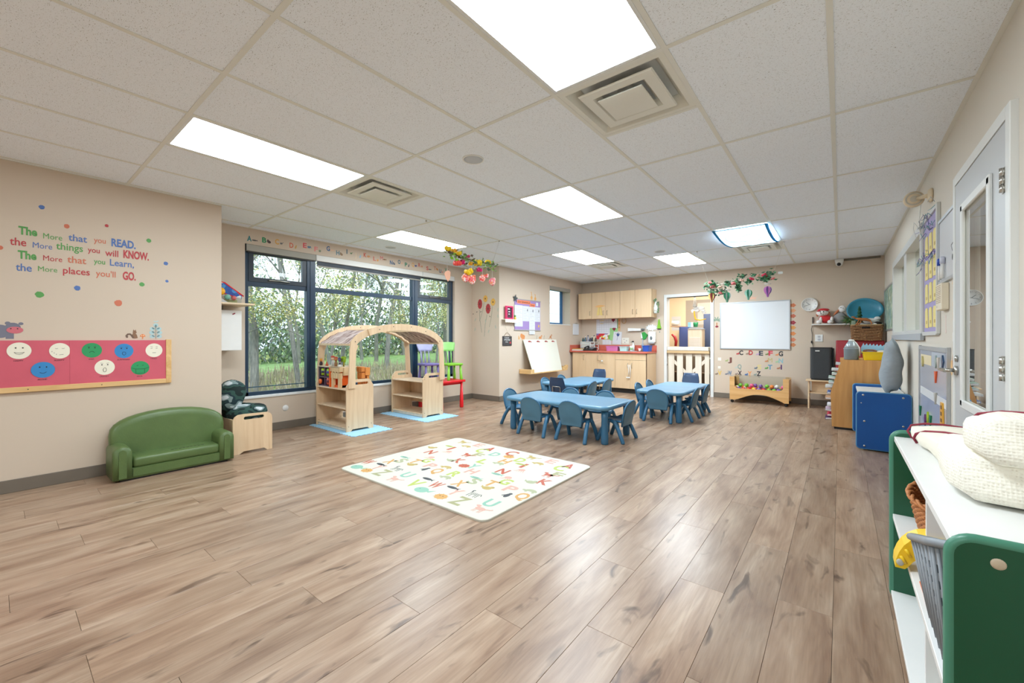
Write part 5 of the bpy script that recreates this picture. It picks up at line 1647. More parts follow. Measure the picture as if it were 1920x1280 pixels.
for i, (chh, y, z, c1, c2) in enumerate(ALC):
    d = D(FWn, pm('letter_%s' % chh.lower(), c1, .6), pm('animal_%s' % chh.lower(), c2, .6))
    hh = .062
    d.text(chh, y - .022, z - .03, hh, width=.05 if chh not in 'IJ' else .016, bold=.03)
    d.mi = 1
    cx, cz = y + .058, z - .012
    k = i % 6
    if k == 0: d.ell((cx, cz), .028, .009); d.poly([(cx + .02, cz), (cx + .036, cz + .01), (cx + .036, cz - .008)])
    elif k == 1: d.ell((cx, cz), .024, .017, rot=-.4); d.ell((cx - .012, cz + .018), .010)
    elif k == 2: d.ell((cx - .004, cz), .016, .010); d.line([(cx + .006, cz), (cx + .022, cz + .016)], .006); d.line([(cx - .012, cz), (cx - .014, cz - .018)], .004); d.line([(cx + .004, cz), (cx + .004, cz - .018)], .004)
    elif k == 3: d.ell((cx, cz - .004), .010, .020, rot=-.3); d.ell((cx + .007, cz + .018), .008)
    elif k == 4: d.ell((cx, cz), .020, .014); d.ell((cx + .02, cz + .004), .010); d.line([(cx + .028, cz), (cx + .034, cz - .014)], .004); d.line([(cx - .01, cz - .01), (cx - .01, cz - .02)], .005); d.line([(cx + .01, cz - .01), (cx + .01, cz - .02)], .005)
    else: d.ell((cx, cz - .006), .016, .014); d.poly([(cx - .014, cz), (cx - .012, cz + .02), (cx - .004, cz + .006)]); d.poly([(cx + .014, cz), (cx + .012, cz + .02), (cx + .004, cz + .006)])
    o = d.build('letter_sticker'); origin(o, (-5.70, y + .015, z))
    tag(o, '%s letter %s sticker with its animal, above the big window' % (CNM(c1), chh), 'wall sticker', 'alphabet stickers above the big window')

# ================================================================ return wall: flower sticker
FRt = FR('ret')
t = thing('flower_sticker', 'wall sticker of two red and two yellow daisies on thin stems', 'wall sticker', (-5.3, 5.89, 1.6))


def daisy(c, r, ry, colr, core, n=14):
    d = D(FRt, colr)
    for k in range(n):
        a = 2 * PI * k / n
        d.ell((c[0] + r * .62 * math.cos(a), c[1] + ry * .62 * math.sin(a)), r * .40, ry * .17, 8, rot=math.atan2(ry * math.sin(a), r * math.cos(a)), w=.0002 * k)
    d.ell(c, r * .72, ry * .72, w=.001, th=.0021)
    d.build('petals', parent=t)
    d = D(FRt, core); d.w = .0035; d.ell(c, r * .2, ry * .2); d.build('flower_centre', parent=t)


RF, YF_ = pm('sticker_red', (178, 58, 64), .6), pm('sticker_yellow', (232, 178, 84), .6)
DKC = pm('flower_core', (92, 62, 56), .6)
daisy((-5.477, 1.85), .062, .115, RF, DKC); daisy((-5.265, 1.75), .064, .115, RF, DKC)
daisy((-5.335, 1.945), .062, .075, YF_, DKC, 12); daisy((-5.14, 1.87), .064, .080, YF_, DKC, 12)
d = D(FRt, pm('stem_grey_green', (120, 134, 116), .6))
d.line([(-5.487, 1.74), (-5.48, 1.55), (-5.43, 1.30)], .006); d.line([(-5.37, 1.87), (-5.41, 1.70), (-5.49, 1.52)], .005); d.line([(-5.295, 1.64), (-5.34, 1.45), (-5.365, 1.22)], .006); d.line([(-5.16, 1.79), (-5.18, 1.60), (-5.235, 1.40)], .005)
d.build('stem', parent=t, kind='stuff')
d = D(FRt, pm('petal_black', (60, 52, 54), .6), pm('leaf_pale', (176, 184, 168), .6))
for x, z in ((-5.66, 1.665), (-5.56, 1.70), (-5.455, 1.70), (-5.22, 1.60)): d.ell((x, z), .018, .006, rot=rnd.uniform(-1, 1))
d.mi = 1
for x, z in ((-5.60, 1.55), (-5.61, 1.36), (-5.25, 1.32), (-5.08, 1.40), (-5.02, 1.60), (-5.33, 1.52), (-5.02, 1.72)): d.ell((x, z), .010, .035, rot=rnd.uniform(-.6, .4))
d.build('loose_petal', parent=t, kind='stuff')

# ================================================================ side wall (x = -4.99)
FS = FR('left2')
t = thing('pin_board', 'purple pinboard of paper sheets with an orange title strip on the side wall', 'notice board', (-4.98, 6.78, 1.65))
PUR = pm('purple_paper', (160, 134, 186), .7)
M(PUR).box(-4.989, -4.975, 6.35, 7.22, 1.355, 1.955).build('backing', parent=t)
M(SHADE).box(-4.989, -4.97, 6.335, 7.235, 1.34, 1.358).box(-4.989, -4.97, 6.335, 7.235, 1.953, 1.968).build('board_frame', parent=t)
FSb = FR('left2', .0152)
d = D(FSb, pm('title_orange', (236, 134, 96), .6), INK)
d.rect(6.42, 6.86, 1.875, 1.945); d.rect(6.84, 7.03, 1.835, 1.90); d.w = .0016; d.mi = 1
d.text('Our Schedule at', 6.44, 1.893, .035, width=.40, shear=.2); d.text('Home', 6.87, 1.852, .03, width=.13, shear=.2)
d.build('title_strip', parent=t)
sheets = [(6.335, 6.60, 1.42, 1.84, 0), (6.605, 6.81, 1.53, 1.835, .0006), (6.815, 7.0, 1.53, 1.83, .0002), (7.0, 7.21, 1.53, 1.835, .0008), (6.82, 7.02, 1.265, 1.60, .0018), (7.06, 7.14, 1.86, 1.93, 0)]
for k, (a, b, c, e, w) in enumerate(sheets):
    d = D(FSb, PAPER, pm('grey_print', (150, 152, 158), .7), pm('pink_print', (220, 150, 170), .7), pm('dark_print', (60, 66, 74), .7))
    d.rect(a, b, c, e, w=w); d.w = w + .0015
    for j in range(int((e - c) / .028)):
        d.mi = 2 if (k == 0 and j % 5 == 3) else 1
        zz = c + .02 + j * .027
        d.line([(a + .02, zz), (b - .02 - .03 * ((j * 7) % 3), zz)], .003, th=.0004)
    if k in (1, 2, 3):
        d.mi = 3; d.ell((b - .05, e - .08), .012, .028, th=.0006)
    d.build('paper_sheet', parent=t)
d = D(FSb, pm('star_yellow', (238, 196, 70), .6))
d.poly([(7.16 + (.04 if i % 2 == 0 else .016) * math.sin(i * PI / 5), 1.44 + (.04 if i % 2 == 0 else .016) * math.cos(i * PI / 5)) for i in range(10)]); d.build('yellow_star', parent=t)
d = D(FS, pm('slate_star', (66, 74, 76), .6)); d.w = .02
d.poly([(6.36 + (.085 if i % 2 == 0 else .036) * math.sin(i * PI / 5 + .15), 1.965 + (.085 if i % 2 == 0 else .036) * math.cos(i * PI / 5 + .15)) for i in range(10)])
o = d.build('star_ornament'); origin(o, (-4.97, 6.36, 1.965)); tag(o, 'dark slate star at the top left corner of the purple pinboard', 'ornament')


def sticker(name, fr, shapes, mats, lab, c, cat='wall sticker', grp=None):
    d = D(fr, *mats)
    for s in shapes:
        d.mi = s[0]
        getattr(d, s[1])(*s[2:])
    o = d.build(name); origin(o, c); return tag(o, lab, cat, grp)


GIR = pm('giraffe_tan', (222, 164, 92), .6); GRB = pm('sticker_brown', (190, 130, 90), .6); GRN_ = pm('sticker_sage', (130, 150, 130), .6); LIO = pm('lion_orange', (214, 140, 84), .6)
for y, h, lb in ((6.925, .17, 'taller tan giraffe sticker standing on the purple pinboard'), (7.06, .13, 'shorter tan giraffe sticker right of the taller one')):
    z = 1.97
    sticker('giraffe_sticker', FS, [(0, 'ell', (y, z + h * .33), .035, .03), (0, 'line', [(y + .01, z + h * .35), (y - .008, z + h * .95)], .016), (0, 'ell', (y - .016, z + h * .97), .016, .009), (0, 'line', [(y - .025, z), (y - .022, z + h * .3)], .009), (0, 'line', [(y + .025, z), (y + .022, z + h * .3)], .009), (0, 'line', [(y, z), (y, z + h * .3)], .008)], [GIR], lb, (-4.99, y, z))
sticker('lion_sticker', FS, [(0, 'ell', (6.63, 1.215), .065, .045), (0, 'ell', (6.585, 1.235), .045, .045), (0, 'rect', 6.59, 6.61, 1.155, 1.19), (0, 'rect', 6.66, 6.68, 1.155, 1.19)], [LIO], 'orange lion sticker above the wall easel', (-4.99, 6.62, 1.2))
sticker('fawn_sticker', FS, [(0, 'ell', (6.50, 1.19), .02, .03), (0, 'ell', (6.49, 1.225), .012, .012), (0, 'line', [(6.495, 1.155), (6.497, 1.18)], .006)], [GIR], 'tiny tan fawn sticker left of the orange lion', (-4.99, 6.5, 1.19))
sticker('fox_sticker', FS, [(1, 'line', [(7.11, 1.17), (7.12, 1.25)], .008), (0, 'ell', (7.24, 1.20), .05, .025), (0, 'ell', (7.29, 1.235), .022, .018), (1, 'line', [(7.38, 1.17), (7.39, 1.25)], .008), (0, 'line', [(7.20, 1.16), (7.21, 1.19)], .008), (0, 'line', [(7.27, 1.16), (7.27, 1.19)], .008)], [LIO, GRN_], 'orange fox sticker between two stems above the easel', (-4.99, 7.25, 1.2))
sticker('monkey_sticker', FS, [(0, 'ell', (7.64, 1.215), .035, .03), (0, 'ell', (7.68, 1.255), .02, .02), (0, 'line', [(7.61, 1.21), (7.57, 1.16)], .012), (0, 'line', [(7.66, 1.20), (7.70, 1.16)], .012)], [GRB], 'brown monkey sticker at the right above the easel', (-4.99, 7.64, 1.2))
# little scalloped shelf, pink frame, hanging sign
t = thing('scalloped_shelf', 'tiny cream scalloped shelf with a string below, left of the pinboard', 'shelf', (-4.95, 6.15, 1.52))
CRS = pm('cream_shelf', (238, 228, 208), .5)
M(CRS).box(-4.988, -4.90, 5.96, 6.36, 1.535, 1.548, bev=.002).build('shelf_board', parent=t)
m = M(CRS)
pts = [(5.965, 1.536)]
for k in range(6):
    for i in range(7): pts.append((5.965 + (k + (1 - math.cos(PI * i / 6)) / 2) * .065, 1.50 - .018 * math.sin(PI * i / 6)))
pts.append((6.355, 1.536))
m.prism(pts, 'x', -4.908, -4.90); m.build('scalloped_apron', parent=t)
M(pm('twine', (186, 172, 150), .8)).tube([(-4.96, 5.99, 1.50), (-4.97, 6.12, 1.28), (-4.96, 6.30, 1.50)], .002, 4).build('string', parent=t)
t = thing('pink_frame', 'deep pink box frame with a dark card on the scalloped shelf', 'picture frame', (-4.94, 6.12, 1.548))
PKF = pm('frame_pink', (222, 56, 110), .4)
M(PKF).box(-4.965, -4.925, 6.03, 6.055, 1.548, 1.80).box(-4.965, -4.925, 6.21, 6.235, 1.548, 1.80).box(-4.965, -4.925, 6.055, 6.21, 1.548, 1.575).box(-4.965, -4.925, 6.055, 6.21, 1.775, 1.80).build('frame', parent=t)
M(pm('dark_card', (74, 40, 56), .6)).box(-4.96, -4.945, 6.055, 6.21, 1.575, 1.775).build('card', parent=t)
d = D(FR('left2', .0452), WHITE); d.rect(6.09, 6.15, 1.735, 1.755); d.rect(6.11, 6.16, 1.685, 1.70); d.rect(6.11, 6.15, 1.64, 1.655); d.build('card_print', parent=t, kind='stuff')
t = thing('toy_figure', 'tiny yellow and green figure at the right end of the scalloped shelf', 'toy figure', (-4.93, 6.30, 1.548))
M(pm('fig_yellow', (226, 196, 84), .6)).lathe((-4.93, 6.30, 1.548), [(0, 0), (.02, 0), (.024, .03), (.012, .05), (0, .052)], 10).build('body', parent=t)
M(pm('fig_green', (120, 160, 90), .6)).ball((-4.93, 6.30, 1.615), .02).build('head', parent=t)
t = thing('hanging_sign', 'small black sign with white lettering and a red apple, hanging from twine', 'sign', (-4.98, 6.10, 1.14))
M(pm('slate_sign', (62, 58, 58), .7)).box(-4.985, -4.972, 5.98, 6.25, 1.045, 1.225, bev=.002).build('plate', parent=t)
M(pm('brown_twine', (120, 92, 60), .8)).tube([(-4.978, 6.02, 1.225), (-4.978, 6.07, 1.275), (-4.978, 6.115, 1.295), (-4.978, 6.16, 1.275), (-4.978, 6.21, 1.225)], .004, 5).build('twine_loop', parent=t)
d = D(FR('left2', .0182), WHITE, QC['r']); d.text('Love', 6.03, 1.185, .026, width=.13, shear=.2); d.text('MORE', 6.02, 1.14, .03, width=.18, bold=.03); d.text('than', 6.05, 1.105, .022, width=.08); d.mi = 1; d.ell((6.20, 1.10), .022, .022)
d.build('lettering', parent=t)
# wall easel
t = thing('wall_easel', 'sloping white paper easel with a wooden tray on the side wall', 'easel', (-4.85, 7.15, .52))
PAP = pm('easel_paper', (220, 218, 204), .7)
m = M(PAP)
A_ = Vector((-4.972, 6.60, 1.155)); B_ = Vector((-4.972, 7.82, 1.155)); C_ = Vector((-4.74, 7.70, .50)); E_ = Vector((-4.74, 6.62, .50))
off = Vector((.012, 0, .004))
m._add([A_, B_, C_, E_, A_ + off, B_ + off, C_ + off, E_ + off], [[0, 1, 2, 3], [7, 6, 5, 4], [0, 1, 5, 4], [1, 2, 6, 5], [2, 3, 7, 6], [3, 0, 4, 7]])
m.build('paper_panel', parent=t)
M(PINE).box(-4.985, -4.72, 6.50, 6.522, .485, .575, bev=.003).build('tray_end', parent=t)
M(PINE).box(-4.985, -4.72, 7.86, 7.882, .485, .575, bev=.003).build('tray_end', parent=t)
M(PINE).box(-4.725, -4.70, 6.50, 6.62, .485, .575, bev=.003).box(-4.725, -4.70, 7.72, 7.882, .485, .575, bev=.003).box(-4.725, -4.70, 6.62, 7.72, .485, .502).build('tray_front', parent=t)
M(PINE).box(-4.985, -4.725, 6.522, 7.86, .485, .497).build('tray_floor', parent=t)
LB = pm('ladybird_red', (160, 60, 58), .6)
for k, y in enumerate((6.79, 7.09, 7.39, 7.66)):
    m = M(LB); m.ball((-4.946, y, 1.115), .006, .055, .022, 12, 6).ball((-4.944, y + .055, 1.108), .005, .022, .014, 8, 5)
    m.build('red_car_magnet', parent=t)

# ================================================================ kitchen corner
t = thing('wall_cabinets', 'row of five-door maple wall cabinets in the far corner', 'cabinet', (-4.03, 8.9, 1.64))
M(CABW).box(-4.925, -3.15, 8.78, 9.055, 1.64, 2.25).build('carcass', parent=t)
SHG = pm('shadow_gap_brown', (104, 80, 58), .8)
M(SHG).box(-4.923, -3.153, 8.769, 8.7795, 1.643, 2.247).build('door_gap_shade', parent=t)  # dark brown board added behind the doors, painting shade into the gaps
HND = pm('bar_pull', (176, 160, 138), .35, metal=.5)
ed = [-4.92, -4.565, -4.22, -3.868, -3.52, -3.152]
for k in range(5):
    d_ = M(CABW).box(ed[k] + (.004 if k in (1, 3) else .002), ed[k + 1] - (.004 if k in (0, 2) else .002), 8.75, 8.768, 1.642, 2.248, bev=.0015).build('door', parent=t)
    hx = (ed[k + 1] - .045) if k in (0, 1, 3) else ed[k] + .045
    M(HND).tube([(hx, 8.75, 1.72), (hx, 8.728, 1.73), (hx, 8.726, 1.77), (hx, 8.728, 1.81), (hx, 8.75, 1.82)], .006, 6).build('handle', parent=d_)
t = thing('base_cabinets', 'maple base cabinets with doors and one drawer under the red counter', 'cabinet', (-4.03, 8.75, 0))
M(CABW).box(-4.93, -3.16, 8.511, 9.05, .10, .862).build('carcass', parent=t)
M(SHG).box(-4.928, -3.162, 8.50, 8.5105, .105, .86).build('door_gap_shade', parent=t)  # same painted gap shade behind the base doors
M(DARK).box(-4.93, -3.18, 8.55, 9.04, 0, .10).build('plinth', parent=t)
for a, b, z0_, z1_, hx in ((-4.925, -4.58, .105, .858, -4.63), (-4.577, -4.222, .105, .858, -4.265), (-4.219, -3.864, .105, .858, -4.175), (-3.858, -3.522, .105, .715, -3.56), (-3.519, -3.175, .105, .715, -3.475)):
    d_ = M(CABW).box(a, b, 8.482, 8.499, z0_, z1_, bev=.0015).build('door', parent=t)
    M(HND).tube([(hx, 8.482, z1_ - .17), (hx, 8.46, z1_ - .16), (hx, 8.458, z1_ - .115), (hx, 8.46, z1_ - .07), (hx, 8.482, z1_ - .06)], .006, 6).build('handle', parent=d_)
M(CABW).box(-3.858, -3.175, 8.482, 8.499, .72, .857, bev=.0015).build('drawer_front', parent=t)
t2 = thing('cabinet_lock', 'white sliding child lock hanging from the right base cabinet handles', 'child lock', (-3.52, 8.45, .5))
M(WHITE).tube([(-3.55, 8.452, .62), (-3.53, 8.44, .50), (-3.545, 8.44, .36), (-3.50, 8.44, .36), (-3.49, 8.44, .52), (-3.51, 8.448, .62)], .007, 6).build('strap', parent=t2)
M(WHITE).box(-3.585, -3.50, 8.432, 8.448, .335, .36, bev=.004).build('lock_body', parent=t2)
t2 = thing('cabinet_lock', 'brown and white child lock across the left pair of base cabinet handles', 'child lock', (-4.2, 8.45, .72))
M(pm('lock_tan', (206, 178, 140), .5)).tube([(-4.27, 8.452, .76), (-4.27, 8.44, .70), (-4.17, 8.44, .69), (-4.17, 8.446, .755)], .006, 5).tube([(-4.15, 8.44, .68), (-4.08, 8.44, .62)], .004, 5).build('strap', parent=t2)
M(WHITE).box(-4.17, -4.13, 8.432, 8.448, .665, .70, bev=.004).build('lock_body', parent=t2)
t = thing('countertop', 'red-orange laminate countertop with a raised back edge', 'countertop', (-4.03, 8.75, .865))
RCT = pm('red_counter', (206, 104, 84), .4, var=.04)
M(RCT).box(-4.985, -3.145, 8.44, 9.055, .864, .90, bev=.004, seg=2).build('worktop', parent=t)
M(RCT).box(-4.985, -3.145, 9.035, 9.055, .90, 1.03, bev=.003).box(-4.985, -4.965, 8.46, 9.03, .90, 1.03, bev=.003).build('splashback', parent=t)
M(SILVER).box(-3.83, -3.38, 8.56, 8.95, .9005, .905, bev=.002).build('sink_rim', parent=t)
M(CHROME).cyl((-3.63, 8.96, .90), (-3.63, 8.96, 1.08), .012).tube([(-3.63, 8.96, 1.08), (-3.63, 8.90, 1.12), (-3.63, 8.80, 1.10)], .010, 8).build('tap', parent=t)
# counter contents
t = thing('drawer_organiser', 'small white wire drawer organiser on the left of the counter', 'organiser', (-4.72, 8.85, .90))
m = M(WHITE)
for x in (-4.86, -4.60, -4.50 + .0): m.box(x, x + .012, 8.74, 8.752, .90, 1.10).box(x, x + .012, 8.95, 8.962, .90, 1.10)
for z in (.905, .97, 1.035, 1.10): m.box(-4.86, -4.488, 8.74, 8.752, z - .006, z + .006).box(-4.86, -4.488, 8.95, 8.962, z - .006, z + .006)
m.box(-4.86, -4.488, 8.74, 8.962, 1.10, 1.108); m.build('rack', parent=t)
for z in (.915, .98, 1.045):
    M(pm('clear_drawer', (204, 210, 206), .3)).box(-4.845, -4.61, 8.75, 8.94, z, z + .045, bev=.004).build('drawer', parent=t)
random.seed(7)
cs = [(-4.84, (54, 84, 84)), (-4.78, (70, 96, 110)), (-4.71, (150, 150, 160)), (-4.65, (60, 60, 80)), (-4.60, (44, 44, 50)), (-4.55, (200, 180, 150)), (-4.51, (70, 56, 48))]
for k, (x, c) in enumerate(cs):
    t = thing('bottle', ['squat teal bottle, first from the left on the drawer organiser', 'blue-grey bottle second on the drawer organiser', 'silver bottle third on the drawer organiser', 'indigo bottle fourth on the drawer organiser', 'black bottle fifth on the drawer organiser', 'beige bottle sixth on the drawer organiser', 'brown bottle at the right end of the drawer organiser'][k], 'bottle', (x, 8.84, 1.108), group='small bottles on the drawer organiser')
    h = .09 + .03 * (k % 3)
    M(pm('bottle_%d' % k, c, .35)).lathe((x, 8.84, 1.108), [(0, 0), (.024, 0), (.026, .01), (.026, h * .6), (.012, h * .78), (.012, h * .85), (0, h * .85)], 12).build('bottle_body', parent=t)
    M(pm('cap_%d' % (k % 3), [(30, 30, 34), (220, 220, 220), (60, 70, 90)][k % 3], .4)).lathe((x, 8.84, 1.108), [(0, h * .85), (.014, h * .85), (.014, h), (0, h)], 10).build('cap', parent=t)
t = thing('binder', 'mustard folder stack at the left end of the counter', 'folder', (-4.80, 8.60, .90))
M(pm('mustard_card', (206, 160, 76), .6)).box(-4.95, -4.68, 8.50, 8.72, .925, .945, bev=.002).build('folder', parent=t)
M(PAPER).box(-4.95, -4.68, 8.49, 8.72, .9, .9245, bev=.002).build('paper_stack', parent=t)
t = thing('telephone', 'black desk telephone beside the mustard folder', 'telephone', (-4.52, 8.60, .90))
m = M(BLACK); m.prism([(8.50, .90), (8.72, .90), (8.72, .975), (8.50, .92)], 'x', -4.66, -4.42); m.build('base', parent=t)
M(BLACK).tube([(-4.63, 8.53, .96), (-4.625, 8.58, .985), (-4.62, 8.66, 1.0), (-4.62, 8.70, .99)], [.022, .014, .014, .022], 8).build('handset', parent=t)
M(pm('phone_grey', (120, 122, 128), .5)).box(-4.56, -4.46, 8.60, 8.69, .955, .966, rot=Matrix.Rotation(R(14), 3, 'X')).build('display', parent=t)
M(BLACK).tube([(-4.42, 8.52, .905), (-4.36, 8.54, .905), (-4.36, 8.6, .905), (-4.42, 8.62, .905)], .005, 5).build('phone_cord', parent=t)


def tub(name, x0, x1, y0, y1, z, h, col, lab, cat='tub', taper=.012):
    t = thing(name, lab, cat, ((x0 + x1) / 2, (y0 + y1) / 2, z))
    m = M(col)
    k = taper
    o_ = rrect(x0 + k, x1 - k, y0 + k, y1 - k, .015, 3); p_ = rrect(x0, x1, y0, y1, .02, 3)
    i_ = rrect(x0 + .005, x1 - .005, y0 + .005, y1 - .005, .018, 3); j_ = rrect(x0 + k + .005, x1 - k - .005, y0 + k + .005, y1 - k - .005, .012, 3)
    n = len(o_)
    vs = [(a, b, z) for a, b in o_] + [(a, b, z + h) for a, b in p_] + [(a, b, z + h) for a, b in i_] + [(a, b, z + .006) for a, b in j_]
    fs = [[r_ * n + j, r_ * n + (j + 1) % n, (r_ + 1) * n + (j + 1) % n, (r_ + 1) * n + j] for r_ in range(3) for j in range(n)] + [list(range(n))[::-1], [3 * n + j for j in range(n)]]
    m._add(vs, fs); m.build('tub_wall', parent=t)
    m = M(col)
    e = .008
    q1 = rrect(x0 - e, x1 + e, y0 - e, y1 + e, .024, 3)
    vs = [(a, b, z + h - .008) for a, b in q1] + [(a, b, z + h + .001) for a, b in q1] + [(a, b, z + h + .001) for a, b in p_] + [(a, b, z + h - .008) for a, b in p_]
    fs = [[r_ * n + j, r_ * n + (j + 1) % n, (r_ + 1) * n + (j + 1) % n, (r_ + 1) * n + j] for r_ in range(3) for j in range(n)]
    m._add(vs, fs); m.build('rim', parent=t)
    return t


tub('plastic_tub', -4.15, -3.87, 8.62, 8.80, .90, .11, pm('pink_tub', (206, 120, 176), .4), 'pink plastic tub on the middle of the counter')
tub('plastic_tub', -3.30, -3.02 - .14 + .0, 8.60, 8.84, .905, .125, pm('royal_blue_tub', (40, 84, 178), .4), 'royal blue tub with a white tag at the right end of the counter')
tub('plastic_tub', -3.84, -3.66, 8.64, 8.80, .906, .10, pm('mint_tub', (186, 212, 208), .35), 'pale mint tub right of the pink tub')
t = thing('soap_bottle', 'white pump bottle with a black nozzle behind the sink', 'bottle', (-3.60, 8.84, .90))
M(WHITE).lathe((-3.60, 8.86, .906), [(0, 0), (.03, 0), (.03, .12), (.012, .15), (.012, .2), (0, .2)], 12).build('bottle_body', parent=t)
M(BLACK).box(-3.615, -3.585, 8.82, 8.87, 1.10, 1.125, bev=.004).build('nozzle', parent=t)
t = thing('glue_jar', 'squat white jar with a green label beside the sink', 'jar', (-3.57, 8.68, .906))
M(WHITE).lathe((-3.57, 8.68, .906), [(0, 0), (.035, 0), (.035, .1), (.028, .12), (0, .12)], 14).build('jar', parent=t)
M(pm('label_green', (140, 180, 120), .5)).lathe((-3.57, 8.68, .906), [(.0355, .03), (.0355, .075)], 14).build('label_band', parent=t)
t = thing('red_mug', 'small brick-red pot on the counter right of the sink', 'pot', (-3.42, 8.75, .906))
M(pm('brick_pot', (190, 86, 70), .45)).lathe((-3.44, 8.76, .906), [(0, 0), (.035, 0), (.042, .08), (.036, .08), (.03, .012), (0, .01)], 14).build('pot', parent=t)
t = thing('cup', 'small white cup beside the brick-red pot', 'cup', (-3.37, 8.66, .906))
M(WHITE).lathe((-3.37, 8.66, .906), [(0, 0), (.025, 0), (.03, .06), (.026, .06), (.02, .01), (0, .01)], 14).build('cup_body', parent=t)
t = thing('spray_bottle', 'spray bottle with a green cap and grey stem near the blue tub', 'bottle', (-3.40, 8.90, .90))
M(pm('grey_blue', (150, 160, 170), .4)).lathe((-3.40, 8.90, .90), [(0, 0), (.028, 0), (.028, .14), (.01, .18), (.01, .26), (0, .26)], 12).build('bottle_body', parent=t)
t = thing('green_cloth', 'green and white cloth hung on the wall above the counter', 'cloth', (-3.42, 9.05, 1.2))
M(pm('green_cloth', (56, 156, 70), .8)).prism([(-3.48, 1.31), (-3.42, 1.33), (-3.34, 1.26), (-3.39, 1.17), (-3.45, 1.15)], 'y', 9.04, 9.055).build('cloth', parent=t)
M(WHITE).prism([(-3.50, 1.30), (-3.475, 1.29), (-3.455, 1.19), (-3.49, 1.18)], 'y', 9.036, 9.052).build('white_flap', parent=t)
# things on the far wall by the counter
FF = FR('far')
t = thing('wall_calendar', 'calendar chart with a bright cartoon strip under the wall cabinets', 'poster', (-4.33, 9.05, 1.4))
d = D(FF, pm('chart_white', (224, 226, 232), .6), pm('grid_grey', (188, 192, 200), .6), pm('yellow_mark', (232, 210, 140), .6), th=.003)
d.rect(-4.60, -4.07, 1.165, 1.66); d.w = .003; d.mi = 1; d.th = .0005
for k in range(7): d.line([(-4.58 + k * .06, 1.33), (-4.58 + k * .06, 1.64)], .004)
for k in range(6): d.line([(-4.58, 1.34 + k * .055), (-4.22, 1.34 + k * .055)], .004)
d.mi = 2; d.rect(-4.52, -4.40, 1.60, 1.615); d.rect(-4.50, -4.42, 1.53, 1.545); d.build('chart', parent=t)
d = D(FF, mat_steps('cartoon_strip', [(120, 176, 90), (238, 206, 80), (214, 50, 60), (140, 110, 160), (236, 236, 230)], 14, 'voronoi', .6), th=.001); d.w = .0036; d.rect(-4.60, -4.17, 1.165, 1.30); d.build('cartoon_strip', parent=t)
sticker('paper_sheet', FR('far', .005), [(0, 'poly', [(-4.25, 1.14), (-4.07, 1.13), (-4.05, 1.42), (-4.25, 1.43)])], [pm('light_green_paper', (156, 206, 138), .7)], 'light green sheet over the calendar chart', (-4.15, 9.05, 1.3), 'paper')
t = thing('drawing', 'white sheet with a dark blue scribbled flower, over the green sheet', 'drawing', (-4.0, 9.05, 1.2))
d = D(FR('far', .008), PAPER, pm('blue_scribble', (60, 80, 130), .6)); d.poly([(-4.19, 1.05), (-3.97, 1.04), (-3.95, 1.335), (-4.15, 1.34)]); d.w = .0016; d.mi = 1
d.line([(-4.07, 1.14), (-4.05, 1.25)], .006); d.ell((-4.045, 1.265), .03, .035); d.line([(-4.10, 1.30), (-4.05, 1.24), (-4.0, 1.28), (-4.04, 1.32), (-4.07, 1.29)], .008)
d.build('sheet', parent=t)
sticker('paper_sheet', FR('far', .002), [(0, 'rect', -4.44, -4.22, 1.035, 1.15), (1, 'line', [(-4.36, 1.04), (-4.36, 1.145)], .004), (1, 'line', [(-4.29, 1.04), (-4.29, 1.145)], .004)], [PAPER, pm('pinkish_rule', (206, 190, 200), .7)], 'pale ruled sheet just above the counter back edge', (-4.33, 9.05, 1.1), 'paper')
sticker('paper_sheet', FR('far', .002), [(0, 'rect', -3.95, -3.78, 1.06, 1.20), (1, 'ell', (-3.90, 1.16), .01, .01), (1, 'ell', (-3.84, 1.13), .012, .01), (1, 'ell', (-3.88, 1.09), .01, .012)], [pm('cream_sheet', (232, 228, 214), .7), pm('grey_blob', (150, 150, 156), .7)], 'cream sheet of small grey drawings left of the soap bottle', (-3.86, 9.05, 1.13), 'paper')
sticker('growth_chart', FF, [(0, 'rect', -4.045, -3.99, 1.36, 1.66), (1, 'rect', -4.09, -4.05, 1.40, 1.66), (2, 'ell', (-4.02, 1.60), .02, .02), (2, 'ell', (-4.02, 1.52), .02, .02), (2, 'ell', (-4.02, 1.44), .02, .02)], [pm('tan_strip', (214, 170, 120), .6), pm('green_strip', (96, 160, 110), .6), LIO], 'narrow orange and green chart strip hanging under the cabinets', (-4.03, 9.06, 1.5), 'chart')
for k, (x, z, lb) in enumerate(((-4.16, 1.61, 'red heart-shaped clip at the top of the calendar chart'), (-4.14, 1.40, 'red bow clip on the light green sheet'))):
    sticker('paper_clip', FR('far', .011), [(0, 'ell', (x - .018, z + .01), .024, .024), (0, 'ell', (x + .018, z + .01), .024, .024), (0, 'poly', [(x - .04, z), (x + .04, z), (x, z - .045)])], [MAROON], lb, (x, 9.05, z), 'clip')
t = thing('wreath', 'small oval gold wreath under the wall cabinets', 'ornament', (-3.90, 9.05, 1.6))
M(pm('wreath_gold', (196, 170, 130), .7)).tube([(-3.90 + .05 * math.cos(a), 9.045, 1.59 + .06 * math.sin(a)) for a in [2 * PI * i / 16 for i in range(16)]], .012, 6, closed=True).build('ring', parent=t)
t = thing('towel_rail', 'white enamel bar holder with a grey end on the far wall', 'holder', (-3.6, 9.03, 1.38))
M(WHITE).prism([(-3.78, 1.35), (-3.78, 1.42), (-3.48, 1.405), (-3.48, 1.355)], 'y', 8.99, 9.055).build('bar', parent=t)
M(pm('grey_end', (120, 124, 124), .5)).ball((-3.44, 9.01, 1.385), .05, .03, .022).build('end_knob', parent=t)
t = thing('flower_plaque', 'white scalloped plaque with dark dots left of the green bag', 'sign', (-3.25, 9.05, 1.42))
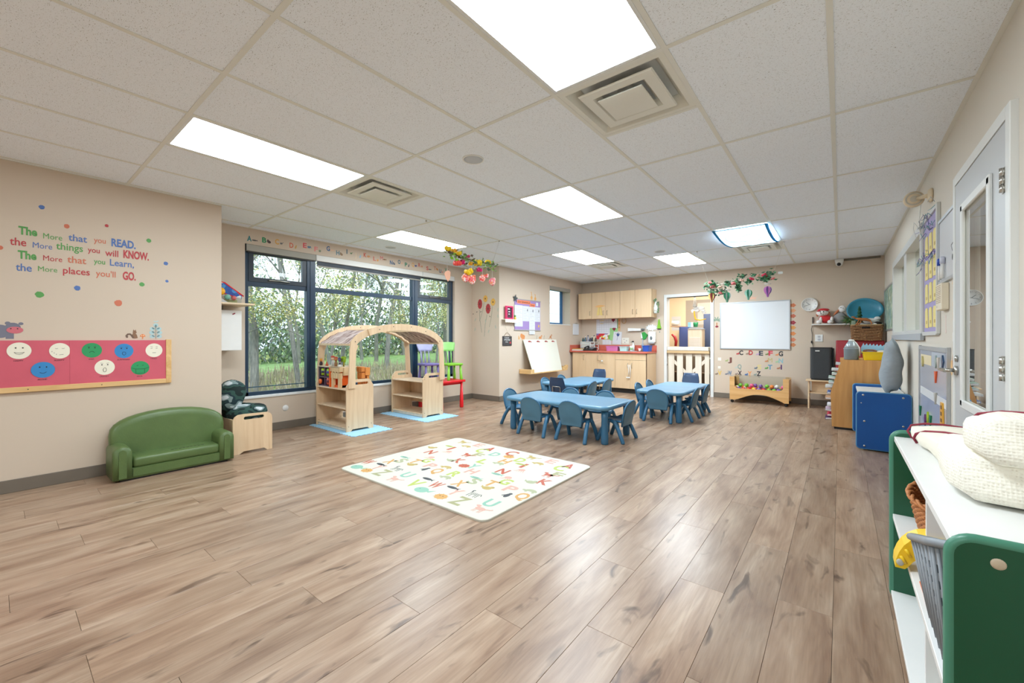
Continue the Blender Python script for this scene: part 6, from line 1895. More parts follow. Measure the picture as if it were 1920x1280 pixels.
d = D(FF, WHITE, INK, th=.012); d.poly([(-3.26 + (.125 + .012 * math.cos(9 * a)) * math.cos(a), 1.42 + (.065 + .008 * math.cos(9 * a)) * math.sin(a)) for a in [2 * PI * i / 54 for i in range(54)]])
d.mi = 1; d.w = .0121; d.th = .001
for k in range(16): d.ell((-3.26 + .115 * math.cos(2 * PI * k / 16), 1.42 + .057 * math.sin(2 * PI * k / 16)), .006, .006, 6)
d.build('plaque', parent=t)
t = thing('soap_dispenser', 'white wall soap dispenser with a dark oval window', 'dispenser', (-3.23, 9.0, 1.2))
M(WHITE).box(-3.31, -3.155, 8.96, 9.055, 1.09, 1.335, bev=.02, seg=3).build('housing', parent=t)
M(pm('dispenser_grey', (110, 116, 116), .4)).ball((-3.235, 8.958, 1.19), .025, .008, .04).build('window', parent=t)
M(pm('dispenser_base', (166, 168, 170), .4)).box(-3.29, -3.175, 8.955, 9.05, 1.065, 1.092, bev=.006).build('spout', parent=t)
sticker('wall_hook', FF, [(0, 'rect', -3.09, -3.075, 1.31, 1.335)], [pm('teal_hook', (60, 120, 120), .5)], 'tiny teal hook right of the soap dispenser', (-3.08, 9.06, 1.32), 'hook')
t = thing('green_brush', 'lime green dustpan shape hanging beside the doorway', 'brush', (-3.08, 9.04, 1.45))
M(LIME).prism([(-3.13, 1.40), (-3.04, 1.40), (-3.06, 1.46), (-3.08, 1.60), (-3.10, 1.60)], 'y', 9.03, 9.055).build('pan', parent=t)
M(BLACK).box(-3.12, -3.05, 9.025, 9.055, 1.385, 1.40).build('bristle', parent=t)
# hanging pump pack on the cabinet side
t = thing('hanging_bottle', 'clear bottle with green vine trim on the side of the wall cabinets', 'bottle', (-3.12, 8.85, 1.8))
M(pm('clear_grey', (206, 214, 206), .25)).lathe((-3.10, 8.86, 1.72), [(0, 0), (.04, 0), (.045, .02), (.045, .16), (.02, .24), (.02, .28), (0, .28)], 14).build('bottle_body', parent=t)
M(pm('white_label2', (232, 232, 226), .5)).lathe((-3.10, 8.86, 1.72), [(.046, .05), (.046, .13)], 14).build('label_band', parent=t)
m = M(LEAFC['dark'], LEAFC['green'])
rnd = random.Random(3)
for k in range(34):
    m.mi = k % 2
    u_ = rnd.random()
    m.ball((-3.05 + rnd.uniform(-.02, .02) - .06 * (u_ > .8), 8.85 + rnd.uniform(-.03, .03), 1.74 + u_ * .30), .014, .010, .02, 6, 4)
m.build('vine', parent=t, kind='stuff')
t = thing('paper_ornament', 'orange and yellow tissue paper ornament taped to a wall cabinet door', 'ornament', (-4.37, 8.74, 1.85))
M(pm('tissue_orange', (240, 186, 120), .8)).prism([(-4.48, 1.92), (-4.40, 1.95), (-4.32, 1.955), (-4.22, 1.93), (-4.30, 1.915), (-4.38, 1.90)], 'y', 8.735, 8.748).build('bow', parent=t)
M(pm('tissue_yellow', (236, 208, 130), .8)).prism([(-4.40, 1.90), (-4.36, 1.90), (-4.375, 1.72), (-4.43, 1.72)], 'y', 8.738, 8.748).prism([(-4.35, 1.90), (-4.32, 1.90), (-4.29, 1.72), (-4.35, 1.72)], 'y', 8.738, 8.748).build('streamer', parent=t)
# paper pads on the side wall by the corner
t = thing('hanging_pad', 'paper pad hung by clips on the side wall left of the counter', 'paper', (-4.98, 8.75, 1.45))
M(PAPER).box(-4.985, -4.97, 8.60, 8.86, 1.27, 1.53).build('pad', parent=t)
M(CHROME).tube([(-4.972, 8.65, 1.53), (-4.965, 8.68, 1.56), (-4.972, 8.72, 1.53), (-4.965, 8.76, 1.56), (-4.972, 8.80, 1.53)], .004, 5).build('clip', parent=t)
# outlet below by the corner
t = thing('wooden_block', 'small pine block on the side wall below the counter', 'block', (-4.98, 8.3, .55))
M(PINE).box(-4.989, -4.96, 8.22, 8.34, .50, .57, bev=.003).build('block', parent=t)
# ================================================================ far wall, right of the doorway
t = thing('whiteboard', 'large blank whiteboard in a thin aluminium frame on the far wall', 'whiteboard', (-1.295, 9.05, 1.43))
M(pm('whiteboard_face', (232, 236, 240), .25)).box(-1.865, -.725, 9.048, 9.058, .99, 1.875).build('writing_surface', parent=t)
M(SILVER).box(-1.88, -1.862, 9.04, 9.059, .975, 1.89).box(-.728, -.71, 9.04, 9.059, .975, 1.89).box(-1.862, -.728, 9.04, 9.059, .975, .993).box(-1.862, -.728, 9.04, 9.059, 1.872, 1.89).build('frame', parent=t)
LCL = [('C', -1.531, .904, (60, 56, 58), (190, 70, 70)), ('D', -1.367, .908, (190, 50, 54), (150, 130, 110)), ('E', -1.198, .901, (52, 62, 76), (190, 160, 190)), ('F', -1.043, .905, (214, 60, 84), (120, 130, 80)), ('G', -.882, .899, (56, 58, 60), (226, 150, 100)),
       ('J', -1.728, .763, (120, 70, 60), (170, 180, 120)), ('M', -1.051, .775, (196, 180, 110), (206, 140, 100)), ('N', -.882, .77, (150, 190, 196), (170, 200, 160)), ('Q', -1.559, .633, (150, 166, 156), (190, 196, 186)), ('S', -1.225, .637, (226, 206, 140), (110, 120, 130)),
       ('T', -1.051, .644, (110, 160, 190), (110, 170, 90)), ('I', -.86, .651, (90, 50, 110), (190, 130, 100)), ('V', -1.911, .49, (226, 190, 96), (140, 120, 100)), ('W', -1.73, .498, (90, 120, 150), (120, 124, 140)), ('X', -1.555, .508, (56, 54, 58), (160, 140, 130)), ('Y', -1.385, .506, (236, 160, 96), (90, 120, 170)), ('Z', -1.235, .512, (52, 54, 58), (150, 160, 150))]
for k, (c, x, z, c1, c2) in enumerate(LCL):
    d = D(FF, pm('wl_%s' % c.lower(), c1, .6), pm('wa_%s' % c.lower(), c2, .6))
    d.text(c, x - (.0 if c in 'I' else .01), z - .04, .082, width=.07 if c != 'I' else .02, bold=.04)
    d.mi = 1; d.w = .0016
    d.ell((x - .035, z - .022), .026, .014); d.ell((x - .015, z - .005), .012, .010); d.line([(x - .05, z - .02), (x - .058, z - .04)], .006)
    o = d.build('letter_sticker'); origin(o, (x, 9.06, z))
    tag(o, '%s letter %s sticker with a small animal, below the whiteboard' % ({'C': 'black', 'D': 'red', 'E': 'slate', 'F': 'pink-red', 'G': 'black', 'J': 'brown', 'M': 'khaki', 'N': 'pale blue', 'Q': 'grey', 'S': 'cream', 'T': 'light blue', 'I': 'purple', 'V': 'yellow', 'W': 'steel blue', 'X': 'black', 'Y': 'orange', 'Z': 'black'}[c], c), 'wall sticker', 'letter stickers below the whiteboard')
for k, z in enumerate((1.785, 1.69, 1.59, 1.47, 1.38, 1.27, 1.16, 1.065)):
    c = [(206, 120, 80), (222, 160, 120), (200, 110, 84), (160, 50, 70), (226, 160, 90), (222, 140, 80), (216, 130, 96), (206, 130, 84)][k]
    pts = [(-.675 + .045 * math.cos(a) * (1 + .12 * math.cos(5 * a)), z + .033 * math.sin(a) * (1 + .15 * math.cos(5 * a))) for a in [2 * PI * i / 30 for i in range(30)]]
    d = D(FF, pm('leafc_%d' % k, c, .6), GRB); d.poly(pts); d.mi = 1; d.line([(-.72, z - .02), (-.66, z + .005)], .003, w=.0016)
    o = d.build('leaf_sticker'); origin(o, (-.675, 9.06, z))
    tag(o, 'autumn leaf sticker number from the top: %s, right of the whiteboard' % ['first, rust', 'second, pale tan', 'third, rust red', 'fourth, dark crimson', 'fifth, golden', 'sixth, orange', 'seventh, salmon', 'eighth, light brown'][k], 'wall sticker', 'autumn leaf stickers beside the whiteboard')
    o['label'] = '%s autumn leaf sticker in the column right of the whiteboard' % ['topmost rust-coloured', 'second from top pale tan', 'third from top rust-red', 'fourth from top dark crimson', 'fifth from top golden', 'third from bottom orange', 'second from bottom salmon', 'lowest light brown'][k]
sticker('palm_sticker', FF, [(0, 'rect', -1.95, -1.93, 1.41, 1.50), (1, 'ell', (-1.94, 1.42), .03, .02)] + [(2, 'ell', (-1.94 + .045 * math.cos(a), 1.545 + .035 * math.sin(a)), .045, .012, 10, a) for a in (0, .6, 1.3, 2.0, 2.7, 3.3, 5.9)], [GRB, MAROON, GRN_], 'palm tree sticker between the doorway and the whiteboard', (-1.94, 9.06, 1.5))
sticker('horse_sticker', FF, [(0, 'ell', (-1.32, 1.955), .07, .022), (0, 'line', [(-1.38, 1.96), (-1.42, 2.0)], .018), (0, 'ell', (-1.43, 2.005), .022, .012), (0, 'line', [(-1.37, 1.90), (-1.36, 1.95)], .008), (0, 'line', [(-1.27, 1.90), (-1.27, 1.95)], .008), (0, 'line', [(-1.255, 1.96), (-1.235, 2.0)], .008)], [pm('pale_orange', (232, 186, 160), .6)], 'pale orange horse sticker on top of the whiteboard', (-1.32, 9.06, 1.95))
sticker('light_switch', FR('far'), [(0, 'rect', -1.92, -1.86, .74, .80)], [pm('plate_cream', (240, 234, 220), .5)], 'upper small cream plate low on the wall by the door frame', (-1.89, 9.06, .77), 'switch plate')
sticker('light_switch', FR('far'), [(0, 'rect', -1.92, -1.87, .58, .63)], [pm('plate_cream', (240, 234, 220), .5)], 'lower small cream plate by the door frame', (-1.89, 9.06, .6), 'switch plate')
# clock
t = thing('wall_clock', 'round white wall clock with thin black hands', 'clock', (-.425, 9.05, 1.785))
cx, cz = -.425, 1.785
M(WHITE).lathe((cx, 9.058, cz), [(.0, 0), (.118, 0), (.122, -.01), (.120, -.028), (.112, -.03), (.110, -.022), (0, -.022)], 36, 'y').build('case', parent=t)
d = D(FR('far', .0245), pm('clock_grey', (120, 130, 138), .5), INK, th=.001)
for k in range(12):
    a = PI / 6 * k
    if k % 3 == 0:
        d.text(['12', '3', '6', '9'][k // 3], cx + .088 * math.sin(a), cz + .088 * math.cos(a) - .01, .021, center=True)
    else:
        d.line([(cx + .080 * math.sin(a), cz + .080 * math.cos(a)), (cx + .097 * math.sin(a), cz + .097 * math.cos(a))], .003)
d.build('numerals', parent=t)
d = D(FR('far', .026), INK, th=.001)
d.line([(cx, cz), (cx - .048, cz + .04)], .005); d.build('hour_hand', parent=t)
d = D(FR('far', .0275), INK, th=.001); d.line([(cx + .015, cz + .004), (cx - .085, cz - .028)], .0035); d.build('minute_hand', parent=t)
# wall shelf with plush toys
t = thing('wall_shelf', 'long thin white shelf under the clock, holding plush toys', 'shelf', (.06, 8.96, 1.42))
M(WHITEM).box(-.39, .54, 8.86, 9.058, 1.412, 1.43, bev=.003).build('shelf_board', parent=t)
RED2 = pm('plush_red', (204, 36, 40), .8, sheen=.3); WPL = pm('plush_white', (236, 232, 228), .9, sheen=.3); TANP = pm('plush_tan', (196, 120, 84), .9)
t = thing('plush_dog', 'white plush dog in a red outfit sitting on the wall shelf', 'plush toy', (-.22, 8.95, 1.43))
M(RED2).ball((-.20, 8.95, 1.52), .09, .07, .075, 14, 10).build('body', parent=t)
h_ = M(WPL).ball((-.24, 8.93, 1.625), .085, .065, .055, 14, 10, 1, .03).ball((-.255, 8.875, 1.605), .04, .03, .025, 10, 8).build('head', parent=t)
M(RED2).ball((-.225, 8.94, 1.675), .085, .068, .03, 14, 8).ball((-.29, 8.90, 1.655), .03, .04, .012, 10, 6).build('hat', parent=h_)
M(TANP).ball((-.165, 8.97, 1.60), .035, .025, .05, 10, 8).ball((-.31, 8.95, 1.60), .02, .02, .04, 10, 8).build('ear', parent=h_)
M(BLACK).ball((-.265, 8.868, 1.636), .008, .005, .012, 8, 6).ball((-.222, 8.866, 1.64), .008, .005, .012, 8, 6).ball((-.258, 8.846, 1.61), .01, .006, .007, 8, 6).build('eyes_and_nose', parent=h_, kind='stuff')
for x, y, rr_ in ((-.28, 8.88, .9), (-.13, 8.87, .9)):
    M(WPL).ball((x, y, 1.465), .042, .05, .035, 12, 8).build('foot', parent=t)
    M(WPL).ball((x + .02, y + .02, 1.51), .022, .03, .045, 10, 8).build('arm', parent=t)
t = thing('plush_sheep', 'grey and white plush toy with long tan ears leaning on the shelf', 'plush toy', (.02, 8.95, 1.43))
PG_ = pm('plush_grey', (150, 148, 146), .9)
M(PG_).ball((.0, 8.96, 1.53), .09, .06, .10, 14, 10, 1, .03).build('body', parent=t)
h_ = M(WPL).ball((.03, 8.94, 1.68), .055, .05, .06, 12, 8).build('head', parent=t)
M(TANP).ball((-.045, 8.93, 1.63), .018, .015, .065, 10, 6, rot=Matrix.Rotation(.7, 3, 'Y')).build('ear', parent=h_)
M(BLACK).ball((.01, 8.89, 1.70), .006).ball((.04, 8.888, 1.69), .006).build('eyes', parent=h_, kind='stuff')
t = thing('artificial_plant', 'spiky green artificial plant spilling over the wall shelf edge', 'plant', (.10, 8.92, 1.43))
m = M(pm('plant_green', (70, 116, 66), .7), pm('plant_light', (136, 160, 90), .7))
rnd = random.Random(6)
for k in range(60):
    a = rnd.uniform(0, 2 * PI); l = rnd.uniform(.07, .17); el_ = rnd.uniform(-.5, .9)
    b_ = Vector((.12 + rnd.uniform(-.04, .04), 8.89 + rnd.uniform(-.02, .02), 1.45 + rnd.uniform(0, .05)))
    dd = Vector((math.cos(a) * math.cos(el_), -abs(math.sin(a)) * math.cos(el_) * .7, math.sin(el_)))
    e_ = b_ + dd * l + Vector((0, 0, -.03 * l / .1)); md = b_ + dd * l * .5
    m.mi = k % 3 == 0
    m.tube([b_, md, e_], [.003, .005, .001], 4)
m.build('foliage', parent=t, kind='stuff')
# wall plate, cable
t = thing('wall_outlet', 'white double socket plate under the wall shelf', 'socket', (-.29, 9.06, 1.185))
M(WHITE).box(-.345, -.235, 9.052, 9.06, 1.125, 1.25, bev=.003).build('plate', parent=t)
M(pm('socket_grey', (196, 196, 200), .5)).box(-.31, -.27, 9.050, 9.053, 1.145, 1.18).box(-.31, -.27, 9.050, 9.053, 1.195, 1.23).build('socket_faces', parent=t, kind='stuff')
o = M(BLACK).tube([(-.375, 9.05, 1.52), (-.38, 9.045, 1.44), (-.40, 9.045, 1.34), (-.385, 9.045, 1.25), (-.39, 9.045, 1.13), (-.375, 9.04, 1.05), (-.37, 8.9, 1.03)], .004, 5).box(-.405, -.385, 9.035, 9.055, 1.10, 1.14).box(-.385, -.37, 9.04, 9.056, 1.46, 1.56).build('power_cable')
origin(o, (-.385, 9.05, 1.3)); tag(o, 'thin black cable dangling from the shelf end to the speaker', 'cable')
# air purifier on stool
FAB = pm('charcoal_fabric', (62, 64, 66), .85, var=.25, vs_=60, stretch=(1, 1, 14), bump=.3, bs=300)
t = thing('air_purifier', 'charcoal fabric-fronted air purifier standing on the wooden stool', 'air purifier', (-.23, 8.78, .48))
m = M(FAB); o_ = rrect(-.40, -.10, 8.66, 8.90, .05, 5); m.prism(o_, 'z', .505, 1.015); m.build('fabric_body', parent=t)
M(BLACK).prism(rrect(-.403, -.097, 8.657, 8.903, .052, 5), 'z', 1.0155, 1.03).prism(rrect(-.392, -.108, 8.668, 8.892, .05, 5), 'z', .48, .505).build('top_and_base', parent=t, kind='stuff')
M(WHITE).box(-.33, -.27, 8.655, 8.659, .965, .98).build('badge', parent=t)
M(BLACK).box(-.10, -.075, 8.68, 8.88, .49, 1.02, bev=.008).build('side_vent', parent=t)
t = thing('step_stool', 'small pale wooden step stool under the air purifier', 'stool', (-.24, 8.78, 0))
PST = mat_wood('stool_wood', (214, 178, 136), (234, 206, 168), 'x')
M(PST).box(-.46, -.04, 8.64, 8.92, .455, .478, bev=.004, seg=2).build('seat', parent=t)
for x in (-.43, -.09):
    ol = [(8.61, 0), (8.66, 0), (8.70, .10), (8.86, .10), (8.90, 0), (8.95, 0), (8.90, .455), (8.66, .455)]
    ho = [[(8.715, .15), (8.86, .15), (8.85, .23), (8.725, .23)], [(8.735, .30), (8.845, .30), (8.835, .39), (8.745, .39)]]
    M(PST).prism(ol, 'x', x, x + .02, holes=ho).build('side_frame', parent=t)
M(PST).box(-.41, -.09, 8.66, 8.70, .25, .27).box(-.41, -.09, 8.86, 8.90, .25, .27).build('rung', parent=t, kind='stuff')
M(PST).box(-.38, -.12, 8.74, 8.755, .27, .455).build('centre_board', parent=t)
# ball table
t = thing('ball_table', 'wheeled birch sensory table with a clear tank of coloured balls, below the whiteboard', 'play table', (-1.15, 8.75, 0))
ol = [(-1.607, .055), (-1.52, .055), (-1.47, .07)] + [(-1.47 + .69 * (i / 14), .07 + .105 * math.sin(PI * i / 14)) for i in range(1, 14)] + [(-.78, .07), (-.76, .055), (-.69, .055), (-.69, .478), (-.775, .478), (-.775, .30), (-.80, .275), (-.84, .268), (-1.46, .268), (-1.50, .275), (-1.525, .30), (-1.525, .478), (-1.607, .478)]
for y in (8.52, 8.95):
    M(BIRCH).prism(ol, 'y', y, y + .018).build('side_rail', parent=t)
for x in (-1.607, -.708):
    M(BIRCH).prism([(8.538, .10), (8.60, .10), (8.64, .13), (8.85, .13), (8.89, .10), (8.95, .10), (8.95, .46), (8.538, .46)], 'x', x, x + .018).build('end_panel', parent=t)
    for y in (8.54, 8.94):
        xx = x + (.04 if x < -1 else -.02)
        M(BLACK).lathe((xx, y, .028), [(.0, -.012), (.026, -.012), (.028, 0), (.026, .012), (0, .012)], 14, 'y').box(xx - .01, xx + .01, y - .016, y + .016, .03, .06).build('castor', parent=t)
CLR = mat_glass('clear_acrylic', (252, 253, 252), .5)
M(CLR).box(-1.585, -.715, 8.539, 8.543, .20, .478).box(-1.585, -.715, 8.944, 8.948, .20, .478).box(-1.589, -1.585, 8.543, 8.944, .20, .46).box(-.715, -.711, 8.543, 8.944, .20, .46).build('tank_wall', parent=t, kind='stuff')
M(CLR).box(-1.62, -.68, 8.51, 8.975, .4785, .4835).build('tank_lid', parent=t)
M(pm('tank_floor', (206, 202, 196), .5)).box(-1.584, -.716, 8.544, 8.943, .215, .221).build('tank_floor', parent=t)
rnd = random.Random(8)
BC = [(220, 40, 44), (246, 200, 40), (60, 150, 80), (240, 130, 50), (44, 100, 160), (130, 90, 160), (120, 190, 60), (236, 236, 230), (236, 100, 140)]
BN = ['red', 'yellow', 'green', 'orange', 'blue', 'violet', 'lime', 'white', 'pink']
pos = []
for a in range(11):
    for b_ in range(5):
        pos.append((-1.54 + a * .078 + rnd.uniform(-.01, .01), 8.585 + b_ * .078 + rnd.uniform(-.008, .008), .257))
for a in range(9):
    pos.append((-1.46 + a * .085 + rnd.uniform(-.02, .02), 8.62 + rnd.uniform(0, .1), .318))
cb_ = {}
for k, (x, y, z) in enumerate(pos):
    ci = rnd.randrange(9)
    if ci not in cb_:
        o = M(pm('ballc_%s' % BN[ci], BC[ci], .3)).ball((0, 0, 0), .035, n=14, m=9).build('play_ball'); cb_[ci] = o
    else:
        o = cb_[ci].copy(); COL.objects.link(o)
    o.location = (x, y, z)
    if k < 55: lb = '%s play ball in the tank, %s column from the left, %s row' % (BN[ci], ('first', 'second', 'third', 'fourth', 'fifth', 'sixth', 'seventh', 'eighth', 'ninth', 'tenth', 'last')[k // 5], ('front', 'second', 'middle', 'fourth', 'back')[k % 5])
    else: lb = '%s play ball on top of the heap in the tank, %s from the left' % (BN[ci], ('first', 'second', 'third', 'fourth', 'fifth', 'sixth', 'seventh', 'eighth', 'last')[k - 55])
    tag(o, lb, 'ball', 'play balls in the clear tank')
# red folded mats, basket, teal disc
t = thing('red_mat', 'tall red vinyl folded mat standing against the far wall', 'gym mat', (.25, 8.85, 0))
REDV = pm('red_vinyl', (158, 28, 40), .4, bump=.08, bs=20)
for k in range(3):
    M(REDV).box(-.055, .545, 8.66 + k * .085, 8.742 + k * .085, .0, 1.15, bev=.018, seg=3).build('mat_panel', parent=t)
BKT = mat_steps('wicker_brown', [(96, 66, 42), (140, 100, 66), (186, 146, 100)], 60, rough=.8, stretch=(1, 1, .5))
t = thing('wicker_basket', 'brown woven rectangular basket on top of the red mat', 'basket', (.33, 8.75, 1.155))
m = M(BKT)
for k in range(11):
    z = 1.16 + k * .022
    s = .92 + .08 * k / 10
    if k in (8, 9):
        hx = True
    pts = []
    for i in range(64):
        o_ = rrect(.33 - .19 * s, .33 + .19 * s, 8.72 - .115 * s, 8.72 + .115 * s, .03, 4)
        q = i / 64 * len(o_); a_ = o_[int(q)]; b_ = o_[(int(q) + 1) % len(o_)]; f_ = q - int(q)
        pts.append((a_[0] * (1 - f_) + b_[0] * f_ + .003 * math.sin(i * PI / 2 + k * PI), a_[1] * (1 - f_) + b_[1] * f_, z + .004 * math.sin(i * PI / 2 + k * PI)))
    m.tube(pts, .0125, 5, closed=True)
m.build('woven_wall', parent=t, kind='stuff')
M(pm('basket_hole', (44, 30, 22), .9)).box(.27, .37, 8.588, 8.604, 1.34, 1.368, bev=.004).build('grip_hole', parent=t)
M(BKT).box(.16, .50, 8.62, 8.82, 1.152, 1.17).build('base', parent=t)
M(pm('basket_trim', (206, 176, 130), .8)).tube([(p[0], p[1], 1.398) for p in rrect(.14, .52, 8.605, 8.835, .03, 4)], .008, 6, closed=True).build('rim', parent=t)
for nm, lab, c, parts_ in (('toy_bird', 'white and grey toy duck lying in the wicker basket', (.40, 8.72, 1.42), [('body', WPL, (.38, 8.72, 1.455), (.11, .05, .05)), ('head', WPL, (.46, 8.70, 1.50), (.04, .03, .03))]),
                           ('toy_animal', 'dark toy animal with white paws at the right of the basket', (.48, 8.70, 1.42), [('body', pm('plush_black', (44, 38, 36), .9), (.465, 8.66, 1.42), (.05, .05, .03)), ('paw', WPL, (.43, 8.63, 1.41), (.035, .02, .015))])):
    t = thing(nm, lab, 'toy', c)
    for n_, m_, cc, rr_ in parts_:
        M(m_).ball(cc, *rr_, 12, 8, 1, .05).build(n_, parent=t)
t = thing('toy_dinosaur', 'orange-brown long-legged toy animal leaning out of the basket', 'toy', (.28, 8.66, 1.42))
OB = pm('toy_rust', (190, 116, 64), .7)
M(OB).tube([(.20, 8.62, 1.50), (.26, 8.63, 1.49), (.33, 8.64, 1.485), (.38, 8.64, 1.46)], [.012, .02, .024, .012], 8).build('body', parent=t)
for p in (((.24, 8.62, 1.48), (.21, 8.60, 1.42), (.19, 8.59, 1.39)), ((.27, 8.63, 1.48), (.25, 8.60, 1.43), (.21, 8.59, 1.40)), ((.36, 8.64, 1.47), (.39, 8.62, 1.43), (.385, 8.60, 1.40))):
    M(OB).tube(p, [.010, .008, .006], 6).build('leg', parent=t)
M(OB).tube([(.20, 8.62, 1.50), (.16, 8.62, 1.53), (.14, 8.62, 1.52)], [.012, .012, .006], 8).build('neck', parent=t)
t = thing('toy_fir', 'small dark green toy fir tree standing in the basket', 'toy', (.24, 8.72, 1.40))
m = M(pm('fir_green', (34, 84, 58), .8))
for k in range(5): m.lathe((.245, 8.72, 1.44 + k * .05), [(.06 - k * .009, 0), (.012, .06)], 9)
m.tube([(.245, 8.72, 1.40), (.245, 8.72, 1.68)], .008, 6); m.build('boughs', parent=t, kind='stuff')
t = thing('toy_trough', 'sage green carton shape at the left front of the basket', 'toy', (.17, 8.65, 1.41))
M(GRN_).box(.145, .20, 8.62, 8.67, 1.40, 1.47, bev=.008).build('body', parent=t)
t = thing('teal_disc', 'big teal plastic disc leaning in the corner behind the basket', 'disc', (.30, 8.9, 1.6))
TEAL = pm('teal_plastic', (56, 142, 170), .35, var=.06, vs_=4)
rt = Matrix.Rotation(R(-14), 3, 'X')
m = M(TEAL)
n = 40
rings = []
for (s, dy) in ((.0, .045), (.5, .04), (.85, .012), (.95, -.012), (1.0, 0), (.97, .018), (.8, .04), (0, .062)):
    rings.append([rt @ Vector((.235 * s * (math.cos(2 * PI * i / n) * (1.0 + .06 * math.cos(2 * PI * i / n + .5))), dy, .20 * s * math.sin(2 * PI * i / n))) + Vector((.305, 8.90, 1.655)) for i in range(n)])
vs = [p for r_ in rings for p in r_]
m._add(vs, [[a * n + i, a * n + (i + 1) % n, (a + 1) * n + (i + 1) % n, (a + 1) * n + i] for a in range(len(rings) - 1) for i in range(n)], True)
m.build('disc_shell', parent=t)

# ---- display bookshelf (honey ply side), books
t = thing('display_bookshelf', 'honey-coloured plywood display bookshelf with sloping front, behind the blue cabinet', 'bookshelf', (.22, 7.3, 0))
ol = [(-.085, .03), (.54, .03), (.54, .905), (.035, .905), (.012, .89), (-.092, .50), (-.098, .47)]
for y in (6.85, 7.75):
    M(HONEY).prism(ol, 'y', y, y + .02).build('side_panel', parent=t)
M(HONEY).box(.515, .535, 6.87, 7.75, .03, .90).box(.0, .515, 6.87, 7.75, .885, .903).build('back_panel', parent=t)
for k in range(5):
    x = -.08 + max(0, k - 2) * .04
    M(HONEY).box(x, x + .12, 6.87, 7.75, .06 + k * .165, .075 + k * .165).box(x + .10, x + .115, 6.87, 7.75, .075 + k * .165, .21 + k * .165).build('tier', parent=t)
M(BLACK).box(-.06, .52, 6.86, 7.76, .0, .03).build('plinth', parent=t)
bk = [(.845, (206, 210, 214), 'white book, highest on the sloping bookshelf front'), (.77, (222, 222, 216), 'pale grey book second from top on the bookshelf front'), (.715, (196, 206, 190), 'grey-green book third on the bookshelf front'), (.66, (176, 196, 180), 'sage book fourth on the bookshelf front'), (.60, (190, 204, 196), 'mint book fifth on the bookshelf front'), (.545, (206, 206, 200), 'off-white book sixth on the bookshelf front'),
      (.46, (86, 116, 176), 'blue book seventh on the bookshelf front'), (.39, (210, 160, 120), 'tan book eighth on the bookshelf front'), (.30, (228, 230, 236), 'white pointed book ninth on the bookshelf front'), (.235, (200, 176, 190), 'lilac book tenth on the bookshelf front'), (.17, (222, 70, 90), 'red book eleventh on the bookshelf front'), (.125, (70, 46, 90), 'dark purple book lowest on the bookshelf front')]
for k, (z, c, lb) in enumerate(bk):
    x = -.10 - (.02 if k % 2 else 0) + max(0, (z - .55)) * .3
    t = thing('picture_book', lb, 'book', (x, 7.0, z))
    M(pm('bookc_%d' % k, c, .6)).box(x - .035, x + .06, 6.885, 7.14, z - .014, z + .014, bev=.002, rot=Matrix.Rotation(R(8 - 6 * (k % 3)), 3, 'Y')).build('cover', parent=t)
    M(PAPER).box(x - .03, x + .055, 6.882, 7.136, z - .009, z + .009, rot=Matrix.Rotation(R(8 - 6 * (k % 3)), 3, 'Y')).build('pages', parent=t)
# pitcher, yellow tub with toys
t = thing('grey_bucket', 'grey play house shaped jug with a white lid on the bookshelf', 'jug', (.115, 7.0, .905))
GB = pm('bucket_grey', (126, 140, 148), .35)
M(GB).lathe((.115, 7.0, .905), [(0, 0), (.072, 0), (.076, .005), (.078, .135), (.082, .14), (.078, .15)], 24).build('bucket_body', parent=t)
M(pm('lid_silver', (166, 176, 182), .2, metal=.3)).lathe((.115, 7.0, .905), [(.078, .15), (.06, .19), (.035, .235), (.022, .245), (0, .245)], 24).build('domed_lid', parent=t)
M(WHITE).lathe((.115, 7.0, .905), [(.026, .24), (.03, .25), (.026, .262), (0, .264)], 16).tube([(.135, 7.0, 1.155), (.165, 6.99, 1.12), (.195, 6.98, 1.06), (.200, 6.98, .95)], .008, 6).build('lid_handle', parent=t)
tub('plastic_tub', .225, .50, 6.90, 7.15, .905, .105, pm('yellow_tub', (238, 200, 20), .35), 'bright yellow tub on the honey bookshelf')
for nm, lb, c, rr_, col in (('foam_toy', 'light blue toothed foam piece standing in the yellow tub', None, None, None),):
    t = thing(nm, lb, 'toy', (.36, 7.08, 1.0))
    pts = [(.215, .98), (.50, .98), (.50, 1.07)]
    for k in range(8): pts += [(.49 - k * .034, 1.075 + .002 * k), (.478 - k * .034, 1.10 + .003 * k)]
    pts += [(.215, 1.06)]
    M(FOAM).prism(pts, 'y', 7.10, 7.115).build('foam_sheet', parent=t)
t = thing('toy_ring', 'brown wooden ring lying in the yellow tub', 'toy', (.30, 7.0, 1.0))
M(pm('ring_brown', (140, 90, 66), .6)).tube([(.30 + .06 * math.cos(a), 7.0 + .04 * math.sin(a), 1.02 + .012 * math.sin(a)) for a in [2 * PI * i / 18 for i in range(18)]], .010, 6, closed=True).build('ring', parent=t)
t = thing('toy_cloth', 'cream rolled cloth in the yellow tub', 'cloth', (.42, 7.0, 1.0))
M(pm('cloth_cream', (226, 214, 196), .9)).ball((.42, 7.0, .995), .07, .06, .035, 12, 8, .9, .05).build('cloth', parent=t)

